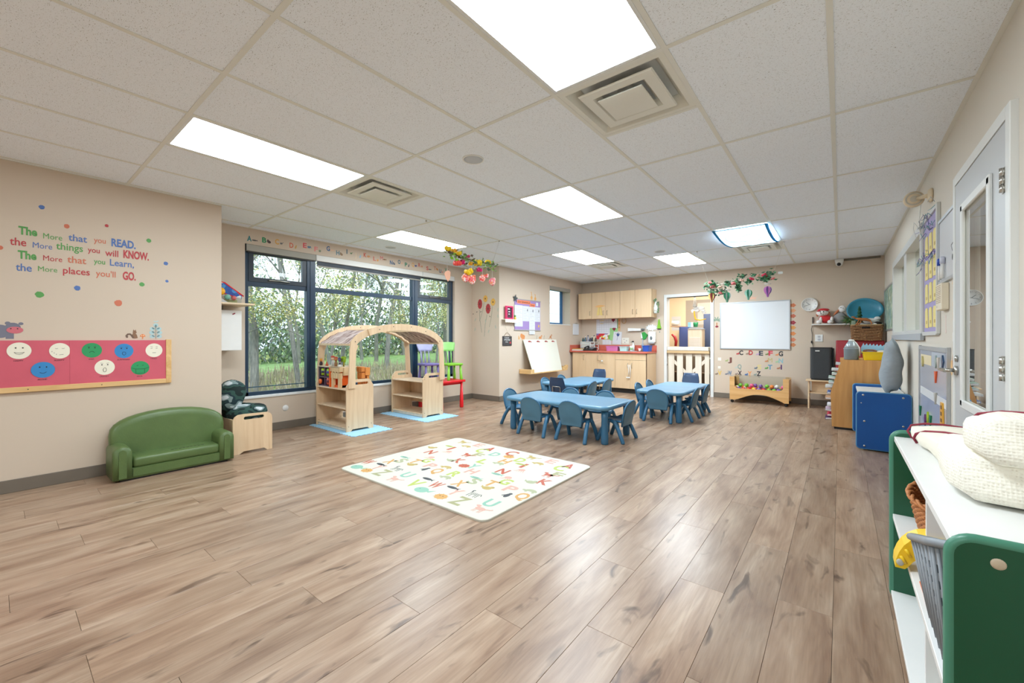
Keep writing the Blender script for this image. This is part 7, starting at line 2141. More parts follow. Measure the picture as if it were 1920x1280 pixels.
# ---- blue cabinet on castors, grey cushion
t = thing('blue_cabinet', 'deep blue and white wheeled cabinet beside the right wall', 'cabinet', (.35, 6.2, 0))
for y, a in ((5.72, .14), (6.735, .13)):
    pts = rrect(a, .557, .022, .612, .03, 5)
    o_ = M(BLUEL).prism(pts, 'y', y, y + .022)
    o_ = o_.build('side_panel', parent=t)
    M(BLUEE).tube([(p[0], y + .011, p[1]) for p in pts], .0108, 6, closed=True).build('edge_trim', parent=o_)
    if y < 6:
        for (xx, zz, rr_) in ((.19, .585, .010), (.50, .578, .010), (.175, .50, .006), (.20, .31, .010), (.50, .29, .010), (.20, .05, .010), (.50, .04, .010)):
            M(CHROME).lathe((xx, y - .0005, zz), [(.0, -.002), (rr_, -.002), (rr_, 0), (0, .0)], 12, 'y').build('screw', parent=o_)
M(WHITEM).box(.155, .545, 5.742, 6.735, .565, .585).build('top_board', parent=t)
M(WHITEM).box(.155, .545, 5.742, 6.735, .055, .075).build('bottom_board', parent=t)
M(WHITEM).box(.165, .545, 5.742, 6.735, .31, .328).build('shelf_board', parent=t)
M(WHITEM).box(.53, .545, 5.742, 6.735, .075, .565).build('back_panel', parent=t)
for x, y in ((.20, 5.77), (.50, 5.77), (.20, 6.70), (.50, 6.70)):
    M(BLACK).lathe((x, y, .02), [(0, -.012), (.018, -.012), (.02, 0), (.018, .012), (0, .012)], 12, 'x').box(x - .01, x + .01, y - .01, y + .01, .02, .055).build('castor', parent=t)
t = thing('grey_cushion', 'tall creased grey cushion leaning on the wall on the blue cabinet', 'cushion', (.44, 5.98, .585))
m = M(GREYF)
rt = Matrix.Rotation(R(5), 3, 'Y')
n, k = 24, 18
vs = []
for i in range(k + 1):
    v = -1 + 2 * i / k
    for j in range(n):
        a = 2 * PI * j / n
        w = (.086 - .016 * v) * (max(0, 1 - abs(v) ** 3.2)) ** .5
        yy = .21 * (1 - .06 * v * v) * (max(0, 1 - abs(v) ** 7)) ** .5
        x_ = w * math.cos(a) * (1 + .05 * math.sin(v * 9 + a * 2)) + .004 * math.sin(v * 6)
        y_ = yy * math.copysign(abs(math.sin(a)) ** .7, math.sin(a))
        z_ = .275 * v + .02 * math.sin(a * 2) * v + .015 * math.sin(3 * a)
        vs.append(rt @ Vector((x_ - .025 * (1 if v > 0 else -.3) * v * v, y_, z_)) + Vector((.432, 5.98, .885)))
m._add(vs, [[i * n + j, i * n + (j + 1) % n, (i + 1) * n + (j + 1) % n, (i + 1) * n + j] for i in range(k) for j in range(n)], True)
m.build('cover', parent=t)

# ---- right wall things
FRr = FR('right')
t = thing('garden_poster', 'watercolour garden poster nearest the corner on the right wall', 'poster', (.56, 8.2, 1.62))
M(mat_steps('garden_print', [(176, 206, 208), (120, 160, 150), (206, 214, 190), (90, 130, 100), (226, 200, 150)], 9, rough=.6, stretch=(1, 1.2, .35), pos=[0, .38, .48, .56, .68], detail=4)).box(.562, .568, 7.52, 8.95, 1.32, 1.93).build('print', parent=t)
M(SILVER).box(.555, .569, 7.50, 7.52, 1.29, 1.96).box(.555, .569, 8.95, 8.97, 1.29, 1.96).box(.555, .569, 7.52, 8.95, 1.93, 1.955).box(.555, .569, 7.52, 8.95, 1.295, 1.32).build('frame', parent=t)
t = thing('name_board', 'purple pinboard with rows of yellow paper pockets on the right wall', 'notice board', (.56, 4.6, 1.7))
M(pm('purple_board', (168, 158, 202), .7)).box(.560, .569, 4.30, 4.92, 1.235, 2.14).build('backing', parent=t)
M(FRW).box(.548, .569, 4.262, 4.30, 1.215, 2.17, bev=.002).box(.548, .569, 4.92, 4.94, 1.215, 2.17).box(.548, .569, 4.30, 4.92, 2.14, 2.17).box(.548, .569, 4.30, 4.92, 1.205, 1.235).build('frame', parent=t)
YP = pm('pocket_yellow', (236, 220, 140), .7)
rnd = random.Random(4)
for r_ in range(4):
    for c_ in range(3):
        y = 4.41 + c_ * .185; z = 1.93 - r_ * .195
        d = D(FR('right', .0105), YP, pm('pocket_print', (200, 170, 90), .6), th=.003)
        d.poly([(y - .07, z - .075 + rnd.uniform(-.01, .01)), (y + .07, z - .075), (y + .075, z + .06), (y + .04, z + .085), (y - .05, z + .08)])
        d.mi = 1; d.rect(y - .03, y + .02, z - .045, z - .02, w=.0031, th=.0005)
        d.build('paper_pocket', parent=t)
m = M(pm('foil_teal', (120, 170, 180), .3), pm('foil_violet', (110, 100, 170), .3), SILVER)
for k in range(46):
    m.mi = k % 3
    y, z = rnd.uniform(4.32, 5.0), rnd.choice((rnd.uniform(2.02, 2.2), rnd.uniform(1.78, 1.86)))
    p = Vector((.552, y, z))
    m.tube([p, p + Vector((-.02 * rnd.random() - .005, rnd.uniform(-.06, .06), rnd.uniform(-.05, .05))), p + Vector((-.03, rnd.uniform(-.1, .1), rnd.uniform(-.07, .06)))], .0022, 4)
m.build('tinsel', parent=t, kind='stuff')
t = thing('grey_whiteboard', 'pale grey whiteboard with two pens, between the pinboard and the door', 'whiteboard', (.56, 3.98, 1.75))
M(pm('board_grey', (206, 208, 212), .35)).box(.560, .569, 3.72, 4.235, 1.585, 2.00).build('writing_surface', parent=t)
M(SILVER).box(.553, .569, 3.70, 3.72, 1.565, 2.02).box(.553, .569, 4.235, 4.255, 1.565, 2.02).box(.553, .569, 3.72, 4.235, 2.0, 2.02).box(.553, .569, 3.72, 4.235, 1.565, 1.585).build('frame', parent=t)
d = D(FR('right', .0101), INK, th=.0005); d.line([(3.80, 1.74), (3.84, 1.78), (3.79, 1.79)], .006); d.ell((3.80, 1.70), .012, .02); d.line([(3.76, 1.64), (3.755, 1.67)], .005); d.build('pen_marks', parent=t, kind='stuff')
for y, c, lb in ((4.13, (24, 70, 170), 'marker pen with a blue cap on the grey whiteboard'), (4.03, (206, 210, 226), 'all-white marker pen on the grey whiteboard')):
    t = thing('marker_pen', lb, 'pen', (.548, y, 1.65))
    M(WHITE).cyl((.546, y, 1.59), (.546, y, 1.69), .010, n=10).build('barrel', parent=t)
    M(pm('pencap_%d' % c[0], c, .4)).lathe((.546, y, 1.69), [(.0135, 0), (.014, .04), (.008, .05), (0, .05)], 10).build('cap', parent=t)
t = thing('intercom', 'cream ribbed intercom box below the grey whiteboard', 'intercom', (.55, 4.05, 1.47))
CRM = pm('intercom_cream', (234, 224, 202), .5)
M(CRM).box(.53, .569, 3.96, 4.15, 1.375, 1.555, bev=.004).build('housing', parent=t)
m = M(pm('rib_shadow', (200, 186, 160), .5))
for k in range(10): m.box(.527, .531, 3.975, 4.135, 1.425 + k * .0125, 1.429 + k * .0125)
m.build('ribs', parent=t, kind='stuff')
M(BLACK).lathe((.529, 4.10, 1.40), [(.0, -.001), (.004, 0)], 8, 'x').build('button', parent=t)
sticker('giraffe_sticker', FR('right'), [(0, 'line', [(3.82, 1.35), (3.84, 1.53)], .03), (0, 'ell', (3.82, 1.40), .04, .03), (0, 'rect', 3.795, 3.81, 1.30, 1.38), (0, 'rect', 3.84, 3.855, 1.30, 1.38), (0, 'ell', (3.85, 1.54), .022, .014)], [pm('pale_tan', (222, 196, 160), .6)], 'pale tan giraffe sticker right of the intercom', (.57, 3.83, 1.42))
sticker('monkey_sticker', FR('right'), [(0, 'ell', (3.83, 1.02), .035, .07), (0, 'ell', (3.80, 1.10), .02, .02), (1, 'ell', (3.89, .99), .03, .05)], [GRB, pm('peach', (236, 196, 140), .6)], 'brown monkey sticker just left of the door lever', (.57, 3.84, 1.03))
sticker('hanging_tag', FR('right'), [(0, 'rect', 4.07, 4.09, 1.24, 1.34), (0, 'ell', (4.08, 1.23), .02, .015)], [pm('pale_pinkish', (226, 206, 196), .6)], 'faint pinkish tag hanging under the intercom', (.57, 4.08, 1.28), 'tag')
t = thing('light_switch', 'white rocker switch plate between the intercom and the door', 'switch', (.565, 3.76, 1.19))
M(WHITE).box(.563, .57, 3.72, 3.80, 1.13, 1.25, bev=.002).build('plate', parent=t)
M(WHITE).box(.556, .563, 3.745, 3.775, 1.16, 1.22, bev=.002).build('rocker', parent=t)
t = thing('emergency_light', 'cream round emergency lamp head high on the right wall', 'emergency light', (.55, 4.75, 2.33))
CRM2 = pm('lamp_cream', (232, 216, 188), .45)
M(CRM2).lathe((.569, 4.60, 2.31), [(0, 0), (.05, 0), (.055, -.01), (.045, -.025), (0, -.03)], 20, 'x').build('wall_plate', parent=t)
M(CRM2).cyl((.545, 4.60, 2.31), (.50, 4.70, 2.325), .016, n=10).build('arm', parent=t)
h_ = M(CRM2).lathe((.475, 4.74, 2.325), [(0, .075), (.035, .07), (.055, .03), (.066, -.02), (.060, -.04)], 20, 'y').build('lamp_head', parent=t)
M(pm('lamp_lens', (206, 200, 186), .25)).lathe((.475, 4.702, 2.325), [(.060, 0), (.045, -.005), (.038, .003), (.018, -.005), (0, -.005)], 18, 'y').build('lens', parent=h_)
o = M(WHITE).tube([(.545, 4.985, 2.05), (.535, 4.99, 2.20), (.542, 4.985, 2.30), (.55, 4.99, 2.38)], .004, 5).tube([(.545, 4.98, 2.10), (.50, 4.94, 2.18), (.49, 4.9, 2.12), (.52, 5.0, 2.05)], .002, 4).build('wire_decoration')
origin(o, (.545, 4.98, 2.2)); tag(o, 'silver wire decoration curling at the pinboard and window corner', 'decoration')
# magnetic panel
t = thing('magnetic_board', 'tall glossy grey magnetic panel with coloured tiles, left of the door', 'panel', (.56, 4.55, .56))
MPN = pm('panel_grey', (190, 194, 208), .18)
M(MPN).box(.560, .569, 3.93, 5.16, .02, 1.09).build('panel_sheet', parent=t)
M(SILVER).box(.552, .569, 3.915, 3.94, .02, 1.12).box(.552, .569, 5.15, 5.18, .02, 1.12).box(.550, .569, 3.94, 5.15, 1.085, 1.115).build('frame', parent=t)
d = D(FR('right', .0101), pm('beige_card', (226, 212, 176), .6), pm('blue_card', (176, 186, 198), .5), pm('white_strip', (230, 234, 238), .3), th=.001)
d.rect(4.58, 5.10, .965, 1.045); d.mi = 1; d.rect(4.05, 4.56, .965, 1.075); d.mi = 2; d.rect(3.96, 5.13, .70, .765); d.build('card', parent=t, kind='stuff')
tl = [(4.97, .985, (196, 184, 120), 'khaki oval', 'ell'), (4.33, 1.01, (150, 170, 166), 'grey-green', 'kite'), (4.25, 1.0, (214, 208, 200), 'pale', 'tri'), (4.08, 1.02, (60, 86, 120), 'dark blue', 'kite'), (4.35, .895, (236, 96, 50), 'orange', 'tri'), (4.36, .735, (186, 184, 176), 'grey', 'tri'), (4.10, .635, (236, 176, 60), 'tall yellow', 'bar'), (5.10, .545, (20, 120, 80), 'green', 'tri'), (4.83, .505, (110, 60, 110), 'purple', 'kite'), (4.70, .545, (180, 206, 40), 'lime', 'kite'), (4.58, .535, (20, 130, 84), 'emerald', 'tri'), (4.57, .44, (24, 110, 76), 'lowest green', 'tri')]
for y, z, c, cn, kd in tl:
    d = D(FR('right', .0112), pm('tile_' + cn.replace(' ', '_').replace('-', '_'), c, .3), pm('tile_dark', (90, 60, 40), .5), th=.009)
    if kd == 'ell': d.ell((y, z), .035, .045)
    elif kd == 'kite': d.poly([(y - .035, z), (y, z + .045), (y + .035, z + .01), (y + .01, z - .05)])
    elif kd == 'tri': d.poly([(y - .04, z + .045), (y + .04, z + .04), (y, z - .045)])
    else:
        d.poly([(y - .05, z - .09), (y, z - .11), (y + .05, z - .08), (y + .04, z + .10), (y - .03, z + .10)]); d.mi = 1; d.w = .0091; d.th = .001
        for q in range(4): d.rect(y - .02, y + .02, z - .08 + q * .045, z - .055 + q * .045)
    o = d.build('magnetic_tile'); origin(o, (.56, y, z)); tag(o, '%s magnetic tile stuck on the glossy grey panel' % cn, 'magnetic tile', 'magnetic tiles on the grey panel')

# ================================================================ green and white shelf, foreground right
t = thing('green_shelf', 'low white shelf unit with dark green end panels in the right foreground', 'shelf unit', (.37, 1.9, 0))
for y, nm in ((2.515, 'end_panel'), (1.262, 'end_panel')):
    z0_ = .0
    x1_ = .555
    pts = rrect(.186, x1_ - .012, z0_ + .012 if y > 2 else .014, .760, .035, 6)
    o_ = M(GREENL).prism(pts, 'y', y, y + .024); o_ = o_.build(nm, parent=t)
    M(GREENE).tube([(p[0], y + .012, p[1]) for p in pts], .0128, 8, closed=True).build('edge_trim', parent=o_)
    if y < 2:
        for (xx, zz) in ((.250, .725), (.50, .725), (.25, .05)):
            M(pm('cap_beige', (206, 190, 166), .4)).lathe((xx, y - .0008, zz), [(0, -.003), (.007, -.0025), (.011, -.001), (.0115, .0)], 18, 'y').build('screw_cap', parent=o_)
M(WHITEM).box(.190, .55, 1.279, 2.515, .72, .742, bev=.0015).build('top_board', parent=t)
M(WHITEM).box(.185, .55, 1.279, 2.515, .375, .395, bev=.0015).build('shelf_board', parent=t)
M(WHITEM).box(.180, .55, 1.279, 2.515, .03, .050, bev=.0015).build('bottom_board', parent=t)
M(WHITEM).box(.535, .55, 1.279, 2.515, .05, .72).build('back_panel', parent=t)
M(WHITEM).box(.225, .535, 1.93, 1.952, .395, .72).build('divider', parent=t)
M(WHITEM).box(.215, .535, 1.86, 1.882, .05, .375).build('divider', parent=t)
# wicker basket on the shelf
WK = mat_steps('honey_wicker', [(150, 88, 46), (186, 120, 70), (214, 156, 100)], 90, rough=.6)
t = thing('round_basket', 'honey brown wicker basket on the upper shelf of the green unit', 'basket', (.33, 2.2, .395))
m = M(WK)
for k in range(17):
    z = .403 + k * .0092; s = .70 + .30 * (k / 16) ** .8
    pts = []
    for i in range(72):
        a = 2 * PI * i / 56
        w = .0045 * (1 if (i + k) % 2 else -1)
        pts.append((.34 + (.115 * s + w) * math.cos(a), 2.30 + (.155 * s + w) * math.sin(a), z + .02 * (k / 16) ** 3 * math.sin(a)))
    m.tube(pts, .0062, 5, closed=True)
for i in range(28):
    a = 2 * PI * (i + .5) / 28
    m.tube([(.34 + .115 * (.70 + .30 * f ** .8) * math.cos(a), 2.30 + .155 * (.70 + .30 * f ** .8) * math.sin(a), .40 + .147 * f) for f in (0, .25, .5, .75, 1)], .0035, 4)
m.build('woven_wall', parent=t, kind='stuff')
m = M(WK)
for q in (0, PI):
    m.tube([(.34 + (.121 + .006 * math.sin(12 * a + q)) * math.cos(a), 2.30 + (.161 + .006 * math.sin(12 * a + q)) * math.sin(a), .556 + .007 * math.cos(12 * a + q) + .022 * math.sin(a)) for a in [2 * PI * i / 96 for i in range(96)]], .0065, 5, closed=True)
m.build('braided_rim', parent=t)
M(WK).lathe((.34, 2.30, .397), [(0, 0), (.078, 0), (.08, .01), (0, .012)], 20, sy=1.35).build('base', parent=t)
# yellow plastic toy
t = thing('yellow_scoop', 'curved bright yellow plastic toy hanging over the shelf edge', 'toy', (.25, 1.9, .41))
YT = pm('toy_yellow', (246, 204, 36), .35)
m = M(YT)
out = [(.148, .398), (.150, .425), (.158, .452), (.170, .478), (.187, .500), (.208, .516), (.232, .524), (.262, .526), (.292, .52)]
inn = [(.292, .485), (.262, .478), (.238, .468), (.212, .450), (.192, .428), (.178, .405), (.172, .398)]
for y0_, y1_, q in ((1.925, 1.935, .004), (1.935, 1.995, 0), (1.995, 2.005, .004)):
    m.prism(out + inn, 'y', y0_, y1_)
m.build('curved_shell', parent=t)
m = M(YT)
for k_ in range(5):
    x, z = out[k_ + 2]
    m.tube([(x + .004, 1.92, z - .010), (x + .016, 1.918, z - .032)], .005, 6)
m.build('moulded_ribs', parent=t, kind='stuff')
M(pm('sticker_grey', (190, 190, 180), .5)).ball((.160, 1.924, .418), .010, .003, .012, 10, 6).build('round_label', parent=t)
# grey laundry-type basket
t = thing('grey_plastic_basket', 'grey slotted plastic basket on the shelf behind the near green panel', 'basket', (.33, 1.5, .395))
GPB = pm('basket_grey', (140, 146, 152), .45)
cx, cy = .335, 1.515


def ringp(s, z, wob=0):
    k_ = max(0, (z - .397) / .181) * .33
    return [(a, b, z + k_ * (1.715 - b)) for a, b in rrect(cx - .17 * s, cx + .17 * s, cy - .20 * s, cy + .20 * s, .05 * s, 5)]


zb, zt = .397, .578
m = M(GPB)
base = ringp(.80, zb)
m._add(base, [list(range(len(base)))[::-1]]); m.build('base', parent=t)
m = M(GPB)
# horizontal bands
nb = 8
for k_ in range(nb):
    f0 = k_ / nb; f1 = f0 + .5 / nb
    if k_ == nb - 1: f1 = 1.0
    A1 = ringp(.80 + .20 * f0, zb + (zt - zb) * f0); B1 = ringp(.80 + .20 * f1, zb + (zt - zb) * f1)
    A2 = [(cx + (p[0] - cx) * .97, cy + (p[1] - cy) * .975, p[2]) for p in A1]; B2 = [(cx + (p[0] - cx) * .97, cy + (p[1] - cy) * .975, p[2]) for p in B1]
    N_ = len(A1)
    vs = A1 + B1 + B2 + A2
    m._add(vs, [[r_ * N_ + j, r_ * N_ + (j + 1) % N_, ((r_ + 1) % 4) * N_ + (j + 1) % N_, ((r_ + 1) % 4) * N_ + j] for r_ in range(4) for j in range(N_)])
m.build('band', parent=t, kind='stuff')
m = M(GPB)
dense = []
A1 = ringp(.80, zb); B1 = ringp(1.0, zt)
N_ = len(A1)
for j in range(N_):
    p, q = Vector(A1[j]), Vector(A1[(j + 1) % N_]); P2, Q2 = Vector(B1[j]), Vector(B1[(j + 1) % N_])
    L_ = (q - p).length
    for s_ in range(max(1, int(L_ / .045))):
        f_ = s_ / max(1, int(L_ / .045))
        a_, b_ = p.lerp(q, f_), P2.lerp(Q2, f_)
        m.tube([a_, b_], .0042, 4)
m.build('rib', parent=t, kind='stuff')
rim = ringp(1.02, zt + .004)
M(GPB).tube([(p[0], p[1], p[2] + .018 * math.cos((p[1] - cy) / .2 * PI) * -.3) for p in rim], .010, 8, closed=True).build('rolled_rim', parent=t)
t = thing('wooden_box_toy', 'pale wooden box toy inside the grey plastic basket', 'toy', (.35, 1.55, .45))
M(PINE).box(.29, .305, 1.50, 1.60, .41, .57).box(.305, .40, 1.585, 1.60, .41, .57).box(.305, .40, 1.50, 1.515, .41, .57).build('box_side', parent=t)
M(pm('olive_card', (150, 150, 106), .6)).box(.31, .40, 1.52, 1.58, .41, .57).build('filling', parent=t)
t = thing('picture_card', 'pale blue printed card on the bottom shelf of the green unit', 'card', (.26, 1.45, .05))
M(pm('pale_blue_card', (190, 204, 226), .6)).box(.235, .42, 1.32, 1.50, .0515, .058, rot=Matrix.Rotation(R(3), 3, 'X')).build('card_stock', parent=t)
M(pm('lime_spot', (196, 220, 40), .5)).box(.25, .28, 1.33, 1.37, .062, .068).build('lime_spot', parent=t)
t = thing('orange_card', 'orange paper strip under the yellow toy', 'paper', (.22, 1.75, .396))
M(pm('orange_paper', (226, 120, 60), .6)).box(.20, .30, 1.70, 1.86, .3955, .398).build('strip', parent=t)

# folded quilted mattresses on top of the green shelf
QT = bpy.data.materials.new('quilted_cotton'); QT.use_nodes = True
nt = QT.node_tree; p_ = nt.nodes['Principled BSDF']
p_.inputs['Roughness'].default_value = .95; p_.inputs['Specular IOR Level'].default_value = .1
tcq = nt.nodes.new('ShaderNodeTexCoord'); vq = nt.nodes.new('ShaderNodeTexVoronoi'); vq.inputs['Scale'].default_value = 125
mpq = nt.nodes.new('ShaderNodeMapping'); mpq.inputs['Scale'].default_value = (1, 1, 1)
vq.inputs['Randomness'].default_value = .25
nt.links.new(tcq.outputs['Object'], mpq.inputs[0]); nt.links.new(mpq.outputs[0], vq.inputs['Vector'])
rq = nt.nodes.new('ShaderNodeValToRGB'); rq.color_ramp.elements[0].color = rgb(222, 214, 196); rq.color_ramp.elements[1].color = rgb(246, 242, 228)
rq.color_ramp.elements[0].position = .0; rq.color_ramp.elements[1].position = .35
nt.links.new(vq.outputs['Distance'], rq.inputs['Fac']); nt.links.new(rq.outputs[0], p_.inputs['Base Color'])
bq = nt.nodes.new('ShaderNodeBump'); bq.inputs['Strength'].default_value = .7; bq.inputs['Distance'].default_value = .004
nt.links.new(vq.outputs['Distance'], bq.inputs['Height']); nt.links.new(bq.outputs[0], p_.inputs['Normal'])


def lump(mat, rows, n=28):
    """closed soft body lofted through rounded sections: (y, xc, zc, half width, half height, power)"""
    m = M(mat)
    vs = []
    for (y, xc, zc, w, h, e) in rows:
        for j in range(n):
            a = 2 * PI * j / n
            cx_, sx_ = math.cos(a), math.sin(a)
            vs.append((xc + w * math.copysign(abs(cx_) ** e, cx_), y + .012 * math.sin(3 * a), zc + h * math.copysign(abs(sx_) ** e, sx_) + .004 * math.sin(5 * a + y * 30)))
    fs = [[i * n + j, i * n + (j + 1) % n, (i + 1) * n + (j + 1) % n, (i + 1) * n + j] for i in range(len(rows) - 1) for j in range(n)]
    fs += [list(range(n))[::-1], [(len(rows) - 1) * n + j for j in range(n)]]
    m._add(vs, fs, True)
    return m


t = thing('folded_mattress', 'cream quilted mattress with maroon piping, lower fold on the green shelf', 'mattress', (.40, 2.0, .742))
rows = [(1.70, .42, .775, .12, .030, .6), (1.85, .41, .785, .145, .043, .5), (2.05, .41, .79, .150, .048, .5), (2.2, .41, .785, .155, .043, .5), (2.32, .405, .776, .160, .034, .5), (2.37, .405, .77, .158, .028, .6), (2.39, .41, .765, .14, .02, .8), (2.40, .41, .76, .08, .01, .9)]
lump(CREAMF, rows).build('mattress_cover', parent=t)
def pipe(pts, parent, r=.0042):
    M(MAROON).tube(pts, r, 6).build('piping', parent=parent)
pipe([(.46, 2.02, .842), (.40, 2.06, .842), (.346, 2.12, .838), (.305, 2.22, .828), (.271, 2.34, .806), (.246, 2.38, .785), (.240, 2.385, .765), (.250, 2.39, .746)], t, .005)
pipe([(.50, 2.44, .808), (.419, 2.48, .812), (.34, 2.505, .815), (.288, 2.51, .812), (.245, 2.51, .800), (.232, 2.50, .775), (.245, 2.49, .748)], t, .0045)
lump(CREAMF, [(2.37, .40, .765, .12, .02, .7), (2.40, .40, .772, .155, .030, .6), (2.45, .40, .777, .163, .034, .5), (2.495, .40, .778, .158, .032, .6), (2.508, .41, .775, .12, .02, .8)]).build('back_fold', parent=t)
t2 = thing('folded_mattress', 'upper puffy fold of cream quilted mattress nearest the viewer', 'mattress', (.43, 1.8, .86))
rows = [(1.60, .47, .80, .05, .03, 1), (1.605, .465, .80, .12, .052, .7), (1.62, .42, .805, .165, .060, .6), (1.70, .405, .81, .170, .066, .55), (1.82, .405, .812, .168, .068, .55), (1.95, .41, .81, .160, .066, .6), (2.03, .42, .80, .13, .055, .7), (2.06, .43, .80, .08, .03, .9)]
lump(QT, rows).build('quilted_cover', parent=t2)
rows = [(1.585, .48, .90, .05, .03, 1), (1.59, .475, .905, .10, .052, .7), (1.61, .435, .910, .145, .062, .6), (1.70, .42, .915, .150, .062, .6), (1.82, .435, .912, .125, .056, .6), (1.92, .445, .905, .115, .046, .65), (1.97, .45, .90, .10, .04, .8), (1.98, .45, .90, .05, .02, 1)]
lump(QT, rows).build('top_fold', parent=t2)
pipe([(.56, 1.62, .972), (.50, 1.72, .974), (.44, 1.84, .966), (.39, 1.93, .955), (.345, 1.955, .940), (.325, 1.95, .918), (.322, 1.93, .895)], t2, .005)
# ================================================================ cloth over one ceiling light
t = thing('light_cover_cloth', 'blue-edged printed cloth slung under the far right ceiling light', 'cloth', (-.95, 6.2, 2.5))
CL = bpy.data.materials.new('printed_voile'); CL.use_nodes = True
nt = CL.node_tree; nt.nodes.clear()
o_ = nt.nodes.new('ShaderNodeOutputMaterial'); dn = nt.nodes.new('ShaderNodeBsdfDiffuse'); tn = nt.nodes.new('ShaderNodeBsdfTranslucent'); ms = nt.nodes.new('ShaderNodeMixShader'); ms.inputs[0].default_value = .75
dn.inputs[0].default_value = rgb(226, 240, 250); tn.inputs[0].default_value = (.075, .098, .108, 1)
nt.links.new(dn.outputs[0], ms.inputs[1]); nt.links.new(tn.outputs[0], ms.inputs[2]); nt.links.new(ms.outputs[0], o_.inputs[0])
CB = bpy.data.materials.new('blue_hem'); CB.use_nodes = True
nt = CB.node_tree; nt.nodes.clear()
o_ = nt.nodes.new('ShaderNodeOutputMaterial'); dn = nt.nodes.new('ShaderNodeBsdfDiffuse'); tn = nt.nodes.new('ShaderNodeBsdfTranslucent'); ms = nt.nodes.new('ShaderNodeMixShader'); ms.inputs[0].default_value = .5
dn.inputs[0].default_value = rgb(70, 160, 214); tn.inputs[0].default_value = (.003, .02, .05, 1)
nt.links.new(dn.outputs[0], ms.inputs[1]); nt.links.new(tn.outputs[0], ms.inputs[2]); nt.links.new(ms.outputs[0], o_.inputs[0])
x0, x1, ya, yb = -1.25, -.68, 5.63, 6.83


def cz(u, v):   # u across x, v along y
    return 2.536 - .085 * math.sin(PI * v) * (.55 + .45 * (1 - (2 * u - 1) ** 2)) - .004


m = M(CL)
n, k = 12, 20
vs = [(x0 + (x1 - x0) * i / n, ya + (yb - ya) * j / k, cz(i / n, j / k)) for i in range(n + 1) for j in range(k + 1)]
m._add(vs, [[i * (k + 1) + j, i * (k + 1) + j + 1, (i + 1) * (k + 1) + j + 1, (i + 1) * (k + 1) + j] for i in range(n) for j in range(k)], True)
m.build('cloth_sheet', parent=t)
for a, b_ in ((-.03, .02), (.97, 1.03)):
    m = M(CB)
    vs = []
    for j in range(k + 1):
        for u in (a, b_): vs.append((x0 + (x1 - x0) * u, ya + (yb - ya) * j / k, cz(min(max(u, 0), 1), j / k) - .003))
    m._add(vs, [[2 * j, 2 * j + 1, 2 * j + 3, 2 * j + 2] for j in range(k)], True)
    m.build('blue_hem', parent=t)
m = M(CB)
for v in (.02,):
    m.tube([(x0 + (x1 - x0) * i / n, ya + (yb - ya) * v, cz(i / n, v) - .004) for i in range(n + 1)], .004, 5)
m.build('end_hem', parent=t)
m = M(pm('print_grey_blue', (110, 150, 160), .8))
for (cu, cv, ru, rv, a0, a1) in ((.42, .55, .22, .16, .2, 5.2), (.62, .34, .20, .13, 3.4, 8.6), (.25, .3, .12, .1, 0, 5), (.8, .7, .12, .1, 1, 6)):
    m.tube([(x0 + (x1 - x0) * (cu + ru * math.cos(a0 + (a1 - a0) * i / 24)), ya + (yb - ya) * (cv + rv * math.sin(a0 + (a1 - a0) * i / 24)), cz(cu + ru * math.cos(a0 + (a1 - a0) * i / 24), cv + rv * math.sin(a0 + (a1 - a0) * i / 24)) - .002) for i in range(25)], .0025, 4)
m.build('printed_scrolls', parent=t, kind='stuff')

# ================================================================ hanging mobiles
WIREM = pm('hook_wire', (170, 170, 160), .4, metal=.6)
STRG = pm('white_string', (226, 226, 222), .7)
BR = pm('branch_brown', (96, 74, 58), .8)


def leafq(m, c, s, rnd):
    a = rnd.uniform(0, 6.3)
    u = Vector((math.cos(a), math.sin(a), rnd.uniform(-.7, .7))).normalized() * s
    v = u.cross(Vector((rnd.uniform(-1, 1), rnd.uniform(-1, 1), rnd.uniform(-.3, 1)))).normalized() * s * .55
    w = u.cross(v).normalized() * s * .18
    m._add([c - u, c - v + w, c + u, c + v + w], [[0, 1, 2, 3]])


def flower(m, c, r, rnd, n=9):
    for k in range(n):
        a = 2 * PI * k / n + rnd.uniform(-.2, .2); tl_ = rnd.uniform(-.4, .9)
        d_ = Vector((math.cos(a), math.sin(a), tl_)).normalized()
        m.ball(c + d_ * r * .5, r * .45, r * .30, r * .38, 6, 4)
    m.ball(c, r * .5, n=8, m=6)


rnd = random.Random(31)
t = thing('flower_mobile', 'hanging branch mobile of yellow and pink flowers with pink paper shapes, before the window end', 'mobile', (-3.85, 3.9, 2.19))
bp_ = [(-3.72, 3.40, 2.245), (-3.73, 3.60, 2.215), (-3.75, 3.80, 2.20), (-3.76, 4.00, 2.195), (-3.76, 4.18, 2.205), (-3.77, 4.36, 2.19)]
M(BR).tube(bp_, [.006, .007, .008, .008, .006, .003], 6).build('branch', parent=t)
m = M(BR, LEAFC['green'], LEAFC['dark'], LIME)
for k in range(170):
    f = rnd.random() * 4.99; i = int(f)
    p = Vector(bp_[i]).lerp(Vector(bp_[i + 1]), f - i) + Vector((rnd.gauss(0, .035), rnd.gauss(0, .03), rnd.gauss(-.01, .035)))
    m.mi = rnd.choice((0, 1, 2, 3, 1)); leafq(m, p, rnd.uniform(.016, .042), rnd)
m.build('leaves', parent=t, kind='stuff')
YFL = pm('flower_yellow', (246, 208, 30), .7); PFL = pm('flower_magenta', (212, 30, 110), .7); OFL = pm('flower_amber', (244, 180, 50), .7); RFL = pm('flower_coral', (240, 80, 70), .7)
